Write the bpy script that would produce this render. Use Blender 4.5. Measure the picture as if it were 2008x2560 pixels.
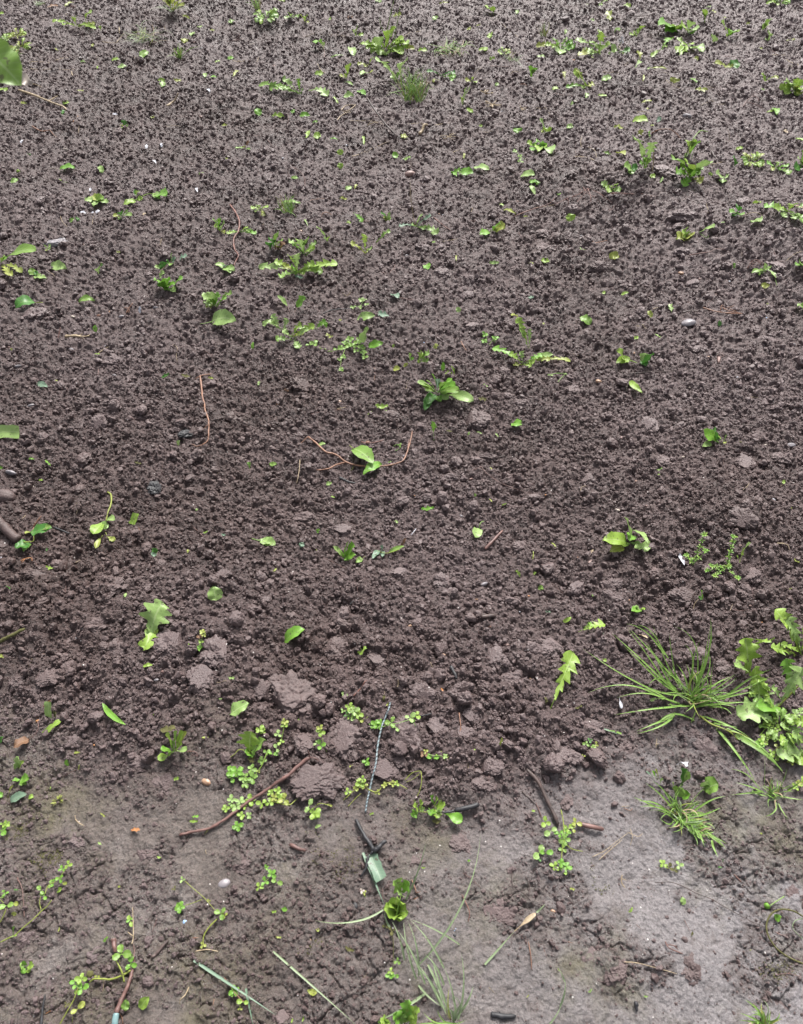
import bpy, math, random
import numpy as np
from mathutils import Vector, Matrix

# ------------------------------------------------------------------ camera, sky, sun, exposure
for o in list(bpy.data.objects): bpy.data.objects.remove(o)
SC = bpy.context.scene
CAM_H, PITCH, TF = 1.5, math.radians(50), math.tan(math.radians(33.5))
cam_d = bpy.data.cameras.new('camera'); cam = bpy.data.objects.new('camera', cam_d)
SC.collection.objects.link(cam); SC.camera = cam
cam.location = (0, 0, CAM_H); cam.rotation_euler = (math.pi/2 - PITCH, 0, 0)
cam_d.sensor_fit = 'VERTICAL'; cam_d.sensor_height = 24.0; cam_d.lens = 12.0/TF
cam_d.clip_end = 2000; cam_d.clip_start = 0.02
cam_d.dof.use_dof = True; cam_d.dof.focus_distance = 1.75; cam_d.dof.aperture_fstop = 8.5

W = bpy.data.worlds.new('World'); SC.world = W; W.use_nodes = True
wn = W.node_tree; bg = wn.nodes['Background']
sky = wn.nodes.new('ShaderNodeTexSky'); sky.sky_type = 'NISHITA'; sky.sun_disc = False
SUN_EL, SUN_AZ = math.radians(52), math.radians(14)      # azimuth from +Y towards +X
sky.sun_elevation = SUN_EL; sky.sun_rotation = SUN_AZ
sky.air_density = 1.0; sky.dust_density = 5.0; sky.ozone_density = 1.0
hs = wn.nodes.new('ShaderNodeHueSaturation'); hs.inputs['Saturation'].default_value = 0.28
wn.links.new(sky.outputs[0], hs.inputs['Color']); wn.links.new(hs.outputs[0], bg.inputs[0])
bg.inputs[1].default_value = 0.095
sd = bpy.data.lights.new('sun', 'SUN'); sun = bpy.data.objects.new('sun', sd); SC.collection.objects.link(sun)
sd.energy = 2.4; sd.angle = math.radians(16); sd.color = (1.0, 0.97, 0.93)
sdir = Vector((math.sin(SUN_AZ)*math.cos(SUN_EL), math.cos(SUN_AZ)*math.cos(SUN_EL), math.sin(SUN_EL)))
sun.rotation_euler = sdir.to_track_quat('Z', 'Y').to_euler(); sun.location = (0, 0, 5)
SC.view_settings.view_transform = 'Standard'; SC.view_settings.look = 'None'
SC.view_settings.exposure = 1.42; SC.view_settings.gamma = 1.0
SC.render.engine = 'CYCLES'
SC.cycles.max_bounces = 6; SC.cycles.diffuse_bounces = 3; SC.cycles.glossy_bounces = 2
SC.cycles.transparent_max_bounces = 4

# ------------------------------------------------------------------ numpy noise
def _h(ix, iy, s):
    with np.errstate(over='ignore'):
        n = (ix.astype(np.uint32)*np.uint32(374761393)) ^ (iy.astype(np.uint32)*np.uint32(668265263)) ^ np.uint32((s*2246822519) & 0xffffffff)
        n = (n ^ (n >> np.uint32(13)))*np.uint32(1274126177)
        n = (n ^ (n >> np.uint32(15)))*np.uint32(2246822519)
        n = n ^ (n >> np.uint32(16))
    return n
def _f(n): return (n & np.uint32(0xffff)).astype(np.float32)/65536.0
def perlin(x, y, s=0):
    ix = np.floor(x).astype(np.int64); iy = np.floor(y).astype(np.int64)
    fx = (x-ix).astype(np.float32); fy = (y-iy).astype(np.float32)
    u = fx*fx*fx*(fx*(fx*6-15)+10); v = fy*fy*fy*(fy*(fy*6-15)+10)
    def g(dx, dy):
        a = _f(_h(ix+dx, iy+dy, s))*6.2831853
        return np.cos(a)*(fx-dx)+np.sin(a)*(fy-dy)
    return ((g(0,0)*(1-u)+g(1,0)*u)*(1-v)+(g(0,1)*(1-u)+g(1,1)*u)*v)*1.5
def perlin3(p, f, s=0):
    q = p*f+100.0; i = np.floor(q).astype(np.int64); t = q-i; u = t*t*t*(t*(t*6-15)+10); r = 0
    for dx in (0, 1):
        for dy in (0, 1):
            for dz in (0, 1):
                n = _h(i[:,0]+dx, i[:,1]+dy+(i[:,2]+dz)*57, s); a = _f(n)*6.2831853; c = _f(n >> np.uint32(12))*2-1; e = np.sqrt(np.clip(1-c*c, 0, 1))
                g = np.cos(a)*e*(t[:,0]-dx)+np.sin(a)*e*(t[:,1]-dy)+c*(t[:,2]-dz)
                r = r+g*(u[:,0] if dx else 1-u[:,0])*(u[:,1] if dy else 1-u[:,1])*(u[:,2] if dz else 1-u[:,2])
    return r*1.6
def fbm(x, y, o=4, s=0, g=.5):
    r = 0; a = 1; t = 0; x, y = .82*x+.57*y+11.3, -.57*x+.82*y+5.9
    for i in range(o):
        r = r+a*perlin(x, y, s+i*7); t += a; a *= g; x, y = 1.63*x-1.21*y+3.7, 1.21*x+1.63*y+8.1
    return r/t
def vor(x, y, s=0, j=.9):
    """F1, F2 distances and a random number of the nearest cell"""
    ix = np.floor(x).astype(np.int64); iy = np.floor(y).astype(np.int64)
    fx = (x-ix).astype(np.float32); fy = (y-iy).astype(np.float32)
    d1 = np.full(x.shape, 9., np.float32); d2 = d1.copy(); r = np.zeros(x.shape, np.float32)
    for dx in (-1, 0, 1):
        for dy in (-1, 0, 1):
            n = _h(ix+dx, iy+dy, s)
            px = dx+.5+j*(_f(n)-.5)-fx; py = dy+.5+j*(_f(n >> np.uint32(11))-.5)-fy
            d = np.sqrt(px*px+py*py); c = d < d1
            d2 = np.where(c, d1, np.minimum(d2, d)); r = np.where(c, _f(n*np.uint32(2654435761) >> np.uint32(7)), r); d1 = np.where(c, d, d1)
    return d1, d2, r
def sstep(a, b, x):
    t = np.clip((x-a)/(b-a), 0, 1); return t*t*(3-2*t)

# ------------------------------------------------------------------ pixel <-> ground (pixels of the 2008 x 2560 photograph)
cp, sp = math.cos(PITCH), math.sin(PITCH)
def ray(px, py):
    x = (px-1004)/1280*TF; t = (1280-py)/1280*TF
    return x, cp+t*sp, -sp+t*cp
def flat(px, py, z=0.0):
    dx, dy, dz = ray(px, py); k = (z-CAM_H)/dz
    return dx*k, dy*k, k

BND = [(-700,1760),(0,1800),(260,1850),(520,1890),(760,1960),(900,2010),(1200,2040),(1400,1960),(1500,1860),(1650,1830),(1800,1880),(2008,1900),(2700,1880)]
_bx = []; _by = []
for p in BND:
    q = flat(*p); _bx.append(q[0]); _by.append(q[1])
BUMPS = [(1920,610,.22,.085),(1500,470,.28,.05),(1760,250,.35,.035),(1200,330,.4,-.03),(1650,800,.3,-.025),(600,500,.5,.025),(250,330,.5,-.02),(1830,520,.10,-.05),(1700,440,.16,.02),(820,1160,.5,-.02),(340,1640,.2,.02),(900,1620,.3,.015),
         (300,1180,.35,.01),(1250,1040,.25,.015),(1850,1290,.12,.03),(560,1690,.14,.015),(1530,2400,.03,.012),(1740,2420,.05,.014),(1540,2200,.05,-.006)]
_b = [(flat(a, b)[0], flat(a, b)[1], r, h) for a, b, r, h in BUMPS]
def mudmask(x, y):
    """1 in the trodden mud of the foreground, 0 in the loose soil"""
    d = np.interp(x, _bx, _by)-y
    return sstep(-.15, .20, d+.19*fbm(x*3.2, y*3.2, 5, 5, .65))
def macro(x, y):
    x = np.asarray(x, np.float64); y = np.asarray(y, np.float64)
    m = mudmask(x, y)
    h = .030*perlin(x*.9, y*.9, 1)+.016*perlin(x*2.7+5, y*2.7, 2)*(1-.6*m)+(.011*fbm(x*7, y*7, 2, 61)+.007*fbm(x*17, y*17, 2, 62))*(1-.75*m)
    for bx, by, r, a in _b: h = h+a*np.exp(-((x-bx)**2+(y-by)**2)/(r*r))
    return h-.013*m
def P(px, py, h=0.0):
    """point at height h above the ground seen at a pixel"""
    z = 0.0
    for i in range(5):
        x, y, k = flat(px, py, z+h); z = float(macro(np.array([x]), np.array([y]))[0])
    return Vector((x, y, z+h))
def mpp(px, py): return flat(px, py)[2]*TF/1280
# ------------------------------------------------------------------ materials
def newmat(name):
    m = bpy.data.materials.new(name); m.use_nodes = True
    n = m.node_tree; b = n.nodes['Principled BSDF']; return m, n, b
def N(n, t, **kw):
    nd = n.nodes.new(t)
    for k, v in kw.items():
        if k in nd.inputs: nd.inputs[k].default_value = v
        else: setattr(nd, k, v)
    return nd
def ramp(n, src, stops):
    r = n.nodes.new('ShaderNodeValToRGB'); e = r.color_ramp.elements
    while len(e) < len(stops): e.new(.5)
    for i, (p, c) in enumerate(stops): e[i].position = p; e[i].color = (*c, 1) if len(c) == 3 else c
    n.links.new(src, r.inputs[0]); return r.outputs[0]
def mixc(n, f, a, b, mode='MIX'):
    m = n.nodes.new('ShaderNodeMix'); m.data_type = 'RGBA'; m.blend_type = mode
    for v, i in ((f, 0), (a, 6), (b, 7)):
        if isinstance(v, (int, float)): m.inputs[i].default_value = v
        elif isinstance(v, tuple): m.inputs[i].default_value = (*v, 1)
        else: n.links.new(v, m.inputs[i])
    return m.outputs[2]
def math_(n, op, a, b=0.0, c=0.0, clamp=False):
    m = n.nodes.new('ShaderNodeMath'); m.operation = op; m.use_clamp = clamp
    for i, v in enumerate((a, b, c)):
        if isinstance(v, (int, float)): m.inputs[i].default_value = v
        else: n.links.new(v, m.inputs[i])
    return m.outputs[0]

def soil_material(name, is_ground):
    m, n, b = newmat(name)
    g = N(n, 'ShaderNodeNewGeometry'); pos = g.outputs['Position']
    def noise(scale, detail=4, rough=.55):
        t = N(n, 'ShaderNodeTexNoise', Scale=scale, Detail=detail, Roughness=rough); n.links.new(pos, t.inputs['Vector']); return t.outputs['Fac']
    big = noise(1.3, 3); mid = noise(9, 4); fine = noise(230, 6, .75)
    c = ramp(n, mid, [(.3, (.041, .025, .022)), (.5, (.070, .046, .042)), (.7, (.106, .073, .069))])
    c = mixc(n, ramp(n, big, [(.35, (0,0,0)), (.65, (1,1,1))]), c, (.092, .066, .065))
    c = mixc(n, .55, c, ramp(n, fine, [(.3, (.25,.24,.24)), (.5, (.5,.5,.5)), (.72, (.85,.84,.84))]), 'OVERLAY')
    # drier towards the right and far side of the bed
    sx = N(n, 'ShaderNodeSeparateXYZ'); n.links.new(pos, sx.inputs[0])
    dry = math_(n, 'MULTIPLY_ADD', sx.outputs[0], .16, .18, True)
    dry = math_(n, 'MULTIPLY_ADD', math_(n, 'SUBTRACT', big, .5), .9, dry, True)
    c = mixc(n, dry, c, (.150, .112, .113))
    # pale mineral grains
    v = N(n, 'ShaderNodeTexVoronoi', Scale=70.0); n.links.new(pos, v.inputs['Vector'])
    cr = N(n, 'ShaderNodeSeparateColor'); n.links.new(v.outputs['Color'], cr.inputs[0])
    gr = math_(n, 'MULTIPLY', math_(n, 'LESS_THAN', v.outputs['Distance'], .10), math_(n, 'GREATER_THAN', cr.outputs[0], .93))
    bump_h = fine; rough = ramp(n, mid, [(.3, (.32,)*3), (.7, (.54,)*3)])
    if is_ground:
        c = mixc(n, 1.0, c, (.76, .73, .72), 'MULTIPLY')     # bed darkened: shade of the gaps between crumbs put into its colour
        a = N(n, 'ShaderNodeAttribute', attribute_name='mud'); mud = a.outputs['Fac']
        mn = noise(5.5, 6, .6); mf = noise(45, 5, .65)
        mc = ramp(n, mn, [(.28, (.060,.045,.037)), (.5, (.110,.090,.080)), (.72, (.165,.145,.140))])
        mc = mixc(n, .5, mc, ramp(n, mf, [(.3, (.32,)*3), (.5, (.5,)*3), (.7, (.68,)*3)]), 'OVERLAY')
        mc = mixc(n, math_(n, 'MULTIPLY_ADD', sx.outputs[0], 1.0, .24, True), mc, (.190, .176, .182))
        mc = mixc(n, .6, mc, ramp(n, fine, [(.36, (.18,)*3), (.5, (.52,)*3), (.66, (.82,)*3)]), 'OVERLAY')
        mc = mixc(n, ramp(n, noise(26, 5, .7), [(.52, (0,)*3), (.66, (.55,)*3)]), mc, (.060, .043, .038))
        al = noise(3.1, 5, .65)
        mc = mixc(n, ramp(n, al, [(.50, (0,)*3), (.68, (.75,)*3)]), mc, (.085, .078, .030))
        pa = N(n, 'ShaderNodeAttribute', attribute_name='crumbly').outputs['Fac']
        mc = mixc(n, math_(n, 'MULTIPLY', math_(n, 'MULTIPLY', pa, ramp(n, noise(38, 5, .7), [(.36, (.25,)*3), (.60, (1,)*3)])), .66), mc, (.064, .046, .042))
        c = mixc(n, mud, c, mc)
        rough = mixc(n, mud, rough, ramp(n, mn, [(.35, (.44,)*3), (.62, (.19,)*3)]))
        n.links.new(math_(n, 'MULTIPLY_ADD', mud, .2, .4), b.inputs['Specular IOR Level'])
        bump_h = math_(n, 'ADD', fine, math_(n, 'MULTIPLY', noise(95, 5, .7), 1.6))
    c = mixc(n, gr, c, (.55, .52, .50))
    n.links.new(c, b.inputs['Base Color']); n.links.new(rough, b.inputs['Roughness'])
    b.inputs['Specular IOR Level'].default_value = .4
    bp = N(n, 'ShaderNodeBump', Strength=.9, Distance=.004 if is_ground else .0022); n.links.new(bump_h, bp.inputs['Height']); n.links.new(bp.outputs[0], b.inputs['Normal'])
    return m
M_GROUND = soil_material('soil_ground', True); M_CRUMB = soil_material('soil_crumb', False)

# ------------------------------------------------------------------ ground sheet
def bumps(x, y, scale, seed, keep=1.0, round_=.62):
    wx = x+.25*scale*perlin(x/scale*.9, y/scale*.9, seed+50); wy = y+.25*scale*perlin(x/scale*.9+7, y/scale*.9, seed+51)
    d1, d2, r = vor(wx/scale, wy/scale, seed)
    b = np.sqrt(np.clip(1-(d1/round_)**2, 0, 1))*(.35+.65*r)
    return np.where(r < keep, b, 0)*scale
def mesh_from(name, co, faces4, mat, smooth=True):
    me = bpy.data.meshes.new(name); nv = len(co); nf = len(faces4)
    me.vertices.add(nv); me.vertices.foreach_set('co', co.astype(np.float32).ravel())
    me.loops.add(nf*4); me.loops.foreach_set('vertex_index', faces4.astype(np.int32).ravel())
    me.polygons.add(nf); me.polygons.foreach_set('loop_start', np.arange(0, nf*4, 4, dtype=np.int32))
    me.polygons.foreach_set('use_smooth', np.full(nf, smooth)); me.update(calc_edges=True)
    me.materials.append(mat); return me
ys = [-.55]
while ys[-1] < 7.6: ys.append(ys[-1]+0.00105*math.hypot(max(ys[-1], 0), CAM_H))
s = .02
while ys[-1] < 600: ys.append(ys[-1]+s); s *= 1.25
ys = np.array([-400, -60, -10, -3, -1.2, -.8]+ys)
us = np.concatenate([[-400, -60, -12, -4, -2.2, -1.5, -1.3], np.linspace(-1.2, 1.2, 1400), [1.3, 1.5, 2.2, 4, 12, 60, 400]])
hw = .56*np.hypot(np.clip(ys, 0, 7), CAM_H)
X = us[None, :]*hw[:, None]; Y = np.repeat(ys[:, None], len(us), 1)
MUD = mudmask(X, Y); near = (np.abs(us)[None, :] < 1.6) & ((Y > -.9) & (Y < 8))
def clodzone(x, y):
    """where lumps are large: the bank above the mud, and patches of the bed"""
    d = y-np.interp(x, _bx, _by)
    return np.clip(np.exp(-((d-.22)/.24)**2)+.75*sstep(.05, .4, fbm(x*1.1, y*1.1, 2, 31)+.22*x-.05), 0, 1)
CZ = clodzone(X, Y)
Z = macro(X, Y); ZM = Z.copy()
cr = bumps(X, Y, .014, 11)*.65+bumps(X, Y, .0075, 12)*.5+bumps(X, Y, .027, 13, .8)*.42
cr = cr+bumps(X, Y, .065, 14, .5)*.38*CZ+.006*fbm(X*14, Y*14, 3, 15)
wx = X+.016*fbm(X*26, Y*26, 3, 71); wy = Y+.016*fbm(X*26, Y*26, 3, 72)
d1, d2, r = vor(wx/.05, wy/.05, 16); e1, e2, r2 = vor(wx/.021, wy/.021, 24)
rough_patch = sstep(-.08, .14, fbm(X*4.2, Y*4.2, 4, 41, .6)-.20*X+.06)          # crumbly patches trodden into the mud
g1_, g2_, r3 = vor((wx+.012*fbm(X*60, Y*60, 2, 74))/.085, (wy+.012*fbm(X*60, Y*60, 2, 75))/.085, 26)
crk = np.exp(-((g2_-g1_)/.022)**2)*sstep(-.12, .12, fbm(X*4, Y*4, 3, 27))
plate = -.0065*crk+(r3-.5)*.005*sstep(0, .08, g2_-g1_)+(r-.5)*.006*sstep(0, .12, d2-d1)-.004*np.exp(-((d2-d1)/.05)**2)*(.3+rough_patch)
plate2 = ((r2-.5)*.0045*sstep(0, .2, e2-e1)-.002*np.exp(-((e2-e1)/.09)**2))*(.15+rough_patch)
pits = sstep(.62, .9, perlin(X*60, Y*60, 19))
mu = .006*fbm(X*9, Y*9, 3, 18, .45)+.0035*fbm(X*34, Y*34, 3, 28, .6)+plate*(.3+.7*rough_patch)+plate2*.8-.003*pits+.0034*fbm(X*90, Y*90, 3, 20, .65)
mu = mu+rough_patch*(bumps(X, Y, .010, 22)*.45+bumps(X, Y, .02, 23, .7)*.40)*.8
Z = Z+np.where(near, cr*(1-MUD)+mu*MUD, 0)
R, Cn = Z.shape
idx = np.arange(R*Cn).reshape(R, Cn)
F4 = np.stack([idx[:-1, :-1], idx[:-1, 1:], idx[1:, 1:], idx[1:, :-1]], -1).reshape(-1, 4)
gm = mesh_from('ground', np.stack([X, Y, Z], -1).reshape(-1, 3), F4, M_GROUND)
at = gm.attributes.new('mud', 'FLOAT', 'POINT'); at.data.foreach_set('value', MUD.astype(np.float32).ravel())
at = gm.attributes.new('crumbly', 'FLOAT', 'POINT'); at.data.foreach_set('value', rough_patch.astype(np.float32).ravel())
ground = bpy.data.objects.new('ground', gm); SC.collection.objects.link(ground); ground['kind'] = 'structure'
ground['label'] = 'dark crumbly garden soil running into trodden grey mud in front'
def surf(x, y):
    """height of the sheet with its lumps, for seating things"""
    i = np.clip(np.searchsorted(ys, y), 1, R-1); h = hw[i]; j = np.clip(np.searchsorted(us, x/h), 1, Cn-1)
    return Z[i, j]

import bisect
_ysl = ys.tolist(); _usl = us.tolist()
def P(px, py, h=0.0):
    z = 0.0
    for i in range(4):
        x, y, k = flat(px, py, z+h); a = min(max(bisect.bisect(_ysl, y), 1), R-1); b = min(max(bisect.bisect(_usl, x/hw[a]), 1), Cn-1); z = float(ZM[a, b])
    return Vector((x, y, z+h))
def mudat(px, py):
    x, y, k = flat(px, py); a = min(max(bisect.bisect(_ysl, y), 1), R-1); return float(MUD[a, min(max(bisect.bisect(_usl, x/hw[a]), 1), Cn-1)])
# ------------------------------------------------------------------ crumbs and clods
import bmesh
def n3(p, f, s): return perlin3(p, f, s)
def lump_mesh(name, sub, seed, mat, rough=1.0, knobs=14, facets=3, flat_z=.8):
    rs = np.random.RandomState(seed)
    bm = bmesh.new(); bmesh.ops.create_icosphere(bm, subdivisions=sub, radius=1)
    p = np.array([v.co[:] for v in bm.verts]); d = p/np.linalg.norm(p, axis=1)[:, None]
    k = rs.normal(size=(knobs, 3)); k /= np.linalg.norm(k, axis=1)[:, None]; kr = rs.uniform(.30, .8, knobs)*(14/knobs)**.25
    ang = np.arccos(np.clip(d@k.T, -1, 1))/kr
    kn = np.max(np.sqrt(np.clip(1-ang**2, 0, 1))*kr[None, :], axis=1)
    r = .72+.05*rough*n3(d+seed, 5.5, seed+2)+.38*rough*kn+.16*rough*n3(d+seed, 1.6, seed)+.07*rough*n3(d+seed, 4.5, seed+9)
    r = r+.06*rough*n3(d, 9, seed+4)
    if sub >= 5: r = r+.045*n3(d, 17, seed+6)+.025*n3(d, 34, seed+8)
    for i in range(facets):
        nv = rs.normal(size=3); nv /= np.linalg.norm(nv); c = rs.uniform(.58, .9)
        t = d@nv; r = np.where(t > .05, np.minimum(r, c/np.maximum(t, .05)+.03*n3(d, 6, seed+i)), r)
    q = d*r[:, None]*np.array([rs.uniform(.85, 1.2), rs.uniform(.8, 1.0), flat_z])
    for v, c in zip(bm.verts, q): v.co = c
    for f in bm.faces: f.smooth = True
    me = bpy.data.meshes.new(name); bm.to_mesh(me); bm.free(); me.materials.append(mat); return me
crumb_col = bpy.data.collections.new('crumb_shapes')
for i in range(14):
    o = bpy.data.objects.new('crumb_shape', lump_mesh('crumb_shape', 4, 100+i, M_CRUMB, 1.6, 12, 7, .74)); crumb_col.objects.link(o)
for i in range(6):
    o = bpy.data.objects.new('lump_shape', lump_mesh('lump_shape', 5, 200+i, M_CRUMB, 1.25, 70, 3, .72)); crumb_col.objects.link(o)
def order(o): return o.name
NAMES = sorted([o.name for o in crumb_col.objects]); LUMP0 = [i for i, k in enumerate(NAMES) if k.startswith('lump')]; CR0 = [i for i, k in enumerate(NAMES) if k.startswith('crumb')]
rs = np.random.RandomState(4)
pts, scl, rot, ins = [], [], [], []
def scatter(n, rmin, rmax, ymin, ymax, big=False, power=2.0, clod=0.0, mudkeep=.12, sink=0.0):
    y = rs.uniform(ymin, ymax, n); h = .56*1.25*np.hypot(np.clip(y, 0, 7), CAM_H)
    x = rs.uniform(-1, 1, n)*h.max(); ok = np.abs(x) < h; x = x[ok]; y = y[ok]
    m = mudmask(x, y); patch = fbm(x*4.2, y*4.2, 4, 41, .6)-.20*x+.06; crust = fbm(x*6.5, y*6.5, 4, 43, .6)
    f = sstep(.15, .95, m); keep = 1-f+f*mudkeep*(.4+6*sstep(-.06, .2, patch))
    if rmin > .003: keep = keep*(.35+.65*sstep(-.30, -.02, crust))
    if clod: keep = keep*(1-clod+clod*clodzone(x, y))
    ok = rs.uniform(size=len(x)) < keep; x = x[ok]; y = y[ok]; m = m[ok]
    r = rmin*(rmax/rmin)**(rs.uniform(size=len(x))**power)
    r = r*np.where(m > .5, .8, 1)
    z = surf(x, y)+r*rs.uniform(-.25, .8, len(x))*np.where(m > .5, .35, 1)-r*sink
    pts.append(np.stack([x, y, z], -1)); scl.append(np.stack([r]*3, -1)*rs.uniform(.8, 1.2, (len(x), 3)))
    e = np.stack([rs.normal(0, .45, len(x)), rs.normal(0, .45, len(x)), rs.uniform(0, 6.283, len(x))], -1)
    if not big: e[:, :2] = rs.uniform(0, 6.283, (len(x), 2))
    rot.append(e); ins.append(rs.choice(LUMP0 if big else CR0, len(x)))
scatter(70000, .002, .005, -.35, 1.7, mudkeep=.4, sink=.6)
scatter(120000, .0018, .0042, -.35, 1.9)
scatter(290000, .0033, .0068, -.35, 7.8, mudkeep=.12)
scatter(105000, .0055, .0112, -.3, 7.8, power=1.7, mudkeep=.07)
scatter(11500, .010, .021, -.2, 7.8, True, 1.7, .72, .05)
scatter(2200, .016, .029, -.1, 6.2, True, 1.6, .94, .0, .35)
# ------------------------------------------------------------------ plant and debris materials
def leaf_mat(name, c1, c2, vein, rough=.42, trans=.25):
    m, n, b = newmat(name)
    uv = n.nodes.new('ShaderNodeUVMap'); sx = N(n, 'ShaderNodeSeparateXYZ'); n.links.new(uv.outputs[0], sx.inputs[0])
    g = N(n, 'ShaderNodeNewGeometry'); t = N(n, 'ShaderNodeTexNoise', Scale=55.0, Detail=3.0); n.links.new(g.outputs['Position'], t.inputs['Vector'])
    oi = n.nodes.new('ShaderNodeObjectInfo')
    f = math_(n, 'ADD', math_(n, 'MULTIPLY', oi.outputs['Random'], .45), math_(n, 'MULTIPLY', t.outputs['Fac'], .6), 0, True)
    c = mixc(n, f, c1, c2)
    av = math_(n, 'ABSOLUTE', math_(n, 'SUBTRACT', sx.outputs[1], .5))
    mid = math_(n, 'LESS_THAN', av, .035)
    w = math_(n, 'FRACT', math_(n, 'MULTIPLY', math_(n, 'SUBTRACT', sx.outputs[0], math_(n, 'MULTIPLY', av, .35)), 9.0))
    side = math_(n, 'MULTIPLY', math_(n, 'LESS_THAN', w, .12), .35)
    c = mixc(n, math_(n, 'MAXIMUM', math_(n, 'MULTIPLY', mid, .75), side), c, vein)
    t2 = N(n, 'ShaderNodeTexNoise', Scale=140.0, Detail=2.0); n.links.new(g.outputs['Position'], t2.inputs['Vector'])
    c = mixc(n, math_(n, 'MULTIPLY', math_(n, 'GREATER_THAN', t2.outputs['Fac'], .655), .7), c, (.075, .055, .04))
    n.links.new(c, b.inputs['Base Color']); b.inputs['Roughness'].default_value = rough; b.inputs['Specular IOR Level'].default_value = .35
    tr = n.nodes.new('ShaderNodeBsdfTranslucent'); n.links.new(c, tr.inputs[0]); mx = n.nodes.new('ShaderNodeMixShader'); mx.inputs[0].default_value = trans
    out = n.nodes['Material Output']; n.links.new(b.outputs[0], mx.inputs[1]); n.links.new(tr.outputs[0], mx.inputs[2]); n.links.new(mx.outputs[0], out.inputs[0])
    bp = N(n, 'ShaderNodeBump', Strength=.35, Distance=.001); n.links.new(t.outputs['Fac'], bp.inputs['Height']); n.links.new(bp.outputs[0], b.inputs['Normal'])
    return m
def plain_mat(name, c1, c2, rough=.6, scale=90, bump=.4):
    m, n, b = newmat(name); g = N(n, 'ShaderNodeNewGeometry'); t = N(n, 'ShaderNodeTexNoise', Scale=float(scale), Detail=4.0); n.links.new(g.outputs['Position'], t.inputs['Vector'])
    n.links.new(mixc(n, ramp(n, t.outputs['Fac'], [(.35, (0,)*3), (.65, (1,)*3)]), c1, c2), b.inputs['Base Color']); b.inputs['Roughness'].default_value = rough
    bp = N(n, 'ShaderNodeBump', Strength=bump, Distance=.001); n.links.new(t.outputs['Fac'], bp.inputs['Height']); n.links.new(bp.outputs[0], b.inputs['Normal']); return m
MT = {
 'g1': leaf_mat('leaf_fresh', (.165,.270,.038), (.245,.365,.062), (.30,.40,.13)),
 'g2': leaf_mat('leaf_mid', (.125,.230,.042), (.190,.310,.062), (.26,.36,.14)),
 'g3': leaf_mat('leaf_bright', (.100,.240,.028), (.160,.320,.042), (.20,.33,.08)),
 'g4': leaf_mat('leaf_pale', (.190,.300,.085), (.260,.375,.125), (.32,.42,.18)),
 'g5': leaf_mat('leaf_dark', (.035,.130,.018), (.065,.180,.030), (.12,.24,.06)),
 'g6': leaf_mat('leaf_bluish', (.100,.170,.115), (.160,.240,.165), (.22,.30,.20)),
 'y': leaf_mat('leaf_yellow', (.200,.250,.045), (.280,.310,.065), (.38,.40,.16)),
 'gr': leaf_mat('grass_green', (.140,.260,.050), (.220,.355,.085), (.26,.38,.12), .4),
 'gy': leaf_mat('grass_grey', (.170,.225,.120), (.240,.310,.170), (.32,.38,.24), .4),
 'br': leaf_mat('leaf_brown', (.110,.055,.030), (.190,.105,.060), (.22,.14,.08), .6, .1),
 'straw': plain_mat('straw', (.22,.165,.10), (.36,.28,.18), .6),
 'root': plain_mat('root_red', (.080,.030,.024), (.185,.080,.060), .5, 70),
 'rust': plain_mat('root_orange', (.130,.058,.034), (.245,.125,.078), .5, 70),
 'twig': plain_mat('twig_dark', (.030,.020,.018), (.075,.048,.042), .55, 60),
 'brown': plain_mat('twig_brown', (.085,.042,.036), (.160,.085,.072), .5, 60),
 'char': plain_mat('charcoal', (.008,.008,.010), (.024,.023,.026), .55, 80, .6),
 'white': plain_mat('petal_white', (.28,.28,.31), (.44,.45,.49), .5, 60, .2),
 'tan': plain_mat('pebble_tan', (.24,.14,.085), (.33,.21,.14), .35, 50, .2),
 'pale': plain_mat('stone_pale', (.24,.20,.17), (.36,.31,.26), .45, 60, .3),
 'grey': plain_mat('stone_grey', (.13,.12,.13), (.22,.20,.21), .45, 50, .5),
 'pink': plain_mat('stone_pink', (.15,.09,.08), (.23,.15,.13), .5, 60, .4),
 'orange': plain_mat('chip_orange', (.28,.11,.04), (.38,.18,.07), .5, 60, .3),
 'blue': plain_mat('blue_chip', (.16,.26,.42), (.30,.42,.60), .4, 60, .2),
 'cord': plain_mat('cord_pale', (.15,.20,.22), (.25,.31,.32), .6, 160, .4),
 'cord2': plain_mat('cord_dark', (.07,.08,.09), (.13,.14,.15), .6, 160, .4),
 'teal': plain_mat('tube_teal', (.09,.17,.18), (.16,.25,.25), .35, 60, .2),
 'wood': plain_mat('plank_wood', (.085,.055,.035), (.15,.10,.065), .7, 12, .6),
 'moss': plain_mat('moss', (.050,.050,.012), (.085,.080,.024), .9, 200, .8),
 'clod': M_CRUMB,
}
# ------------------------------------------------------------------ builders
rnd = random.Random(7)
CAPX0, CAPY0, CAPS = -3.2, -.7, .004
CAP = np.full((1600, 1760), 9.0, np.float32)
def cap(p, rad):
    r = max(1, int(rad/CAPS)); i = int((p[0]-CAPX0)/CAPS); j = int((p[1]-CAPY0)/CAPS)
    if 0 <= i-r and i+r < 1600 and 0 <= j-r and j+r < 1760: CAP[i-r:i+r+1, j-r:j+r+1] = np.minimum(CAP[i-r:i+r+1, j-r:j+r+1], p[2])
def up(px, py):
    return .009*(1-mudat(px, py))+.001
OX = OY = 0.0
def T(c, r):
    global OX, OY
    OX, OY = 670*c, 512*r
def px_(x, y): return OX+x/2.549, OY+y/2.549
def Q(x, y, h=0.0):
    """tile pixel and height in cm -> point"""
    a, b = px_(x, y); return P(a, b, h*.01+up(a, b))
def mm(x, y): return mpp(*px_(x, y))/2.549
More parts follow.
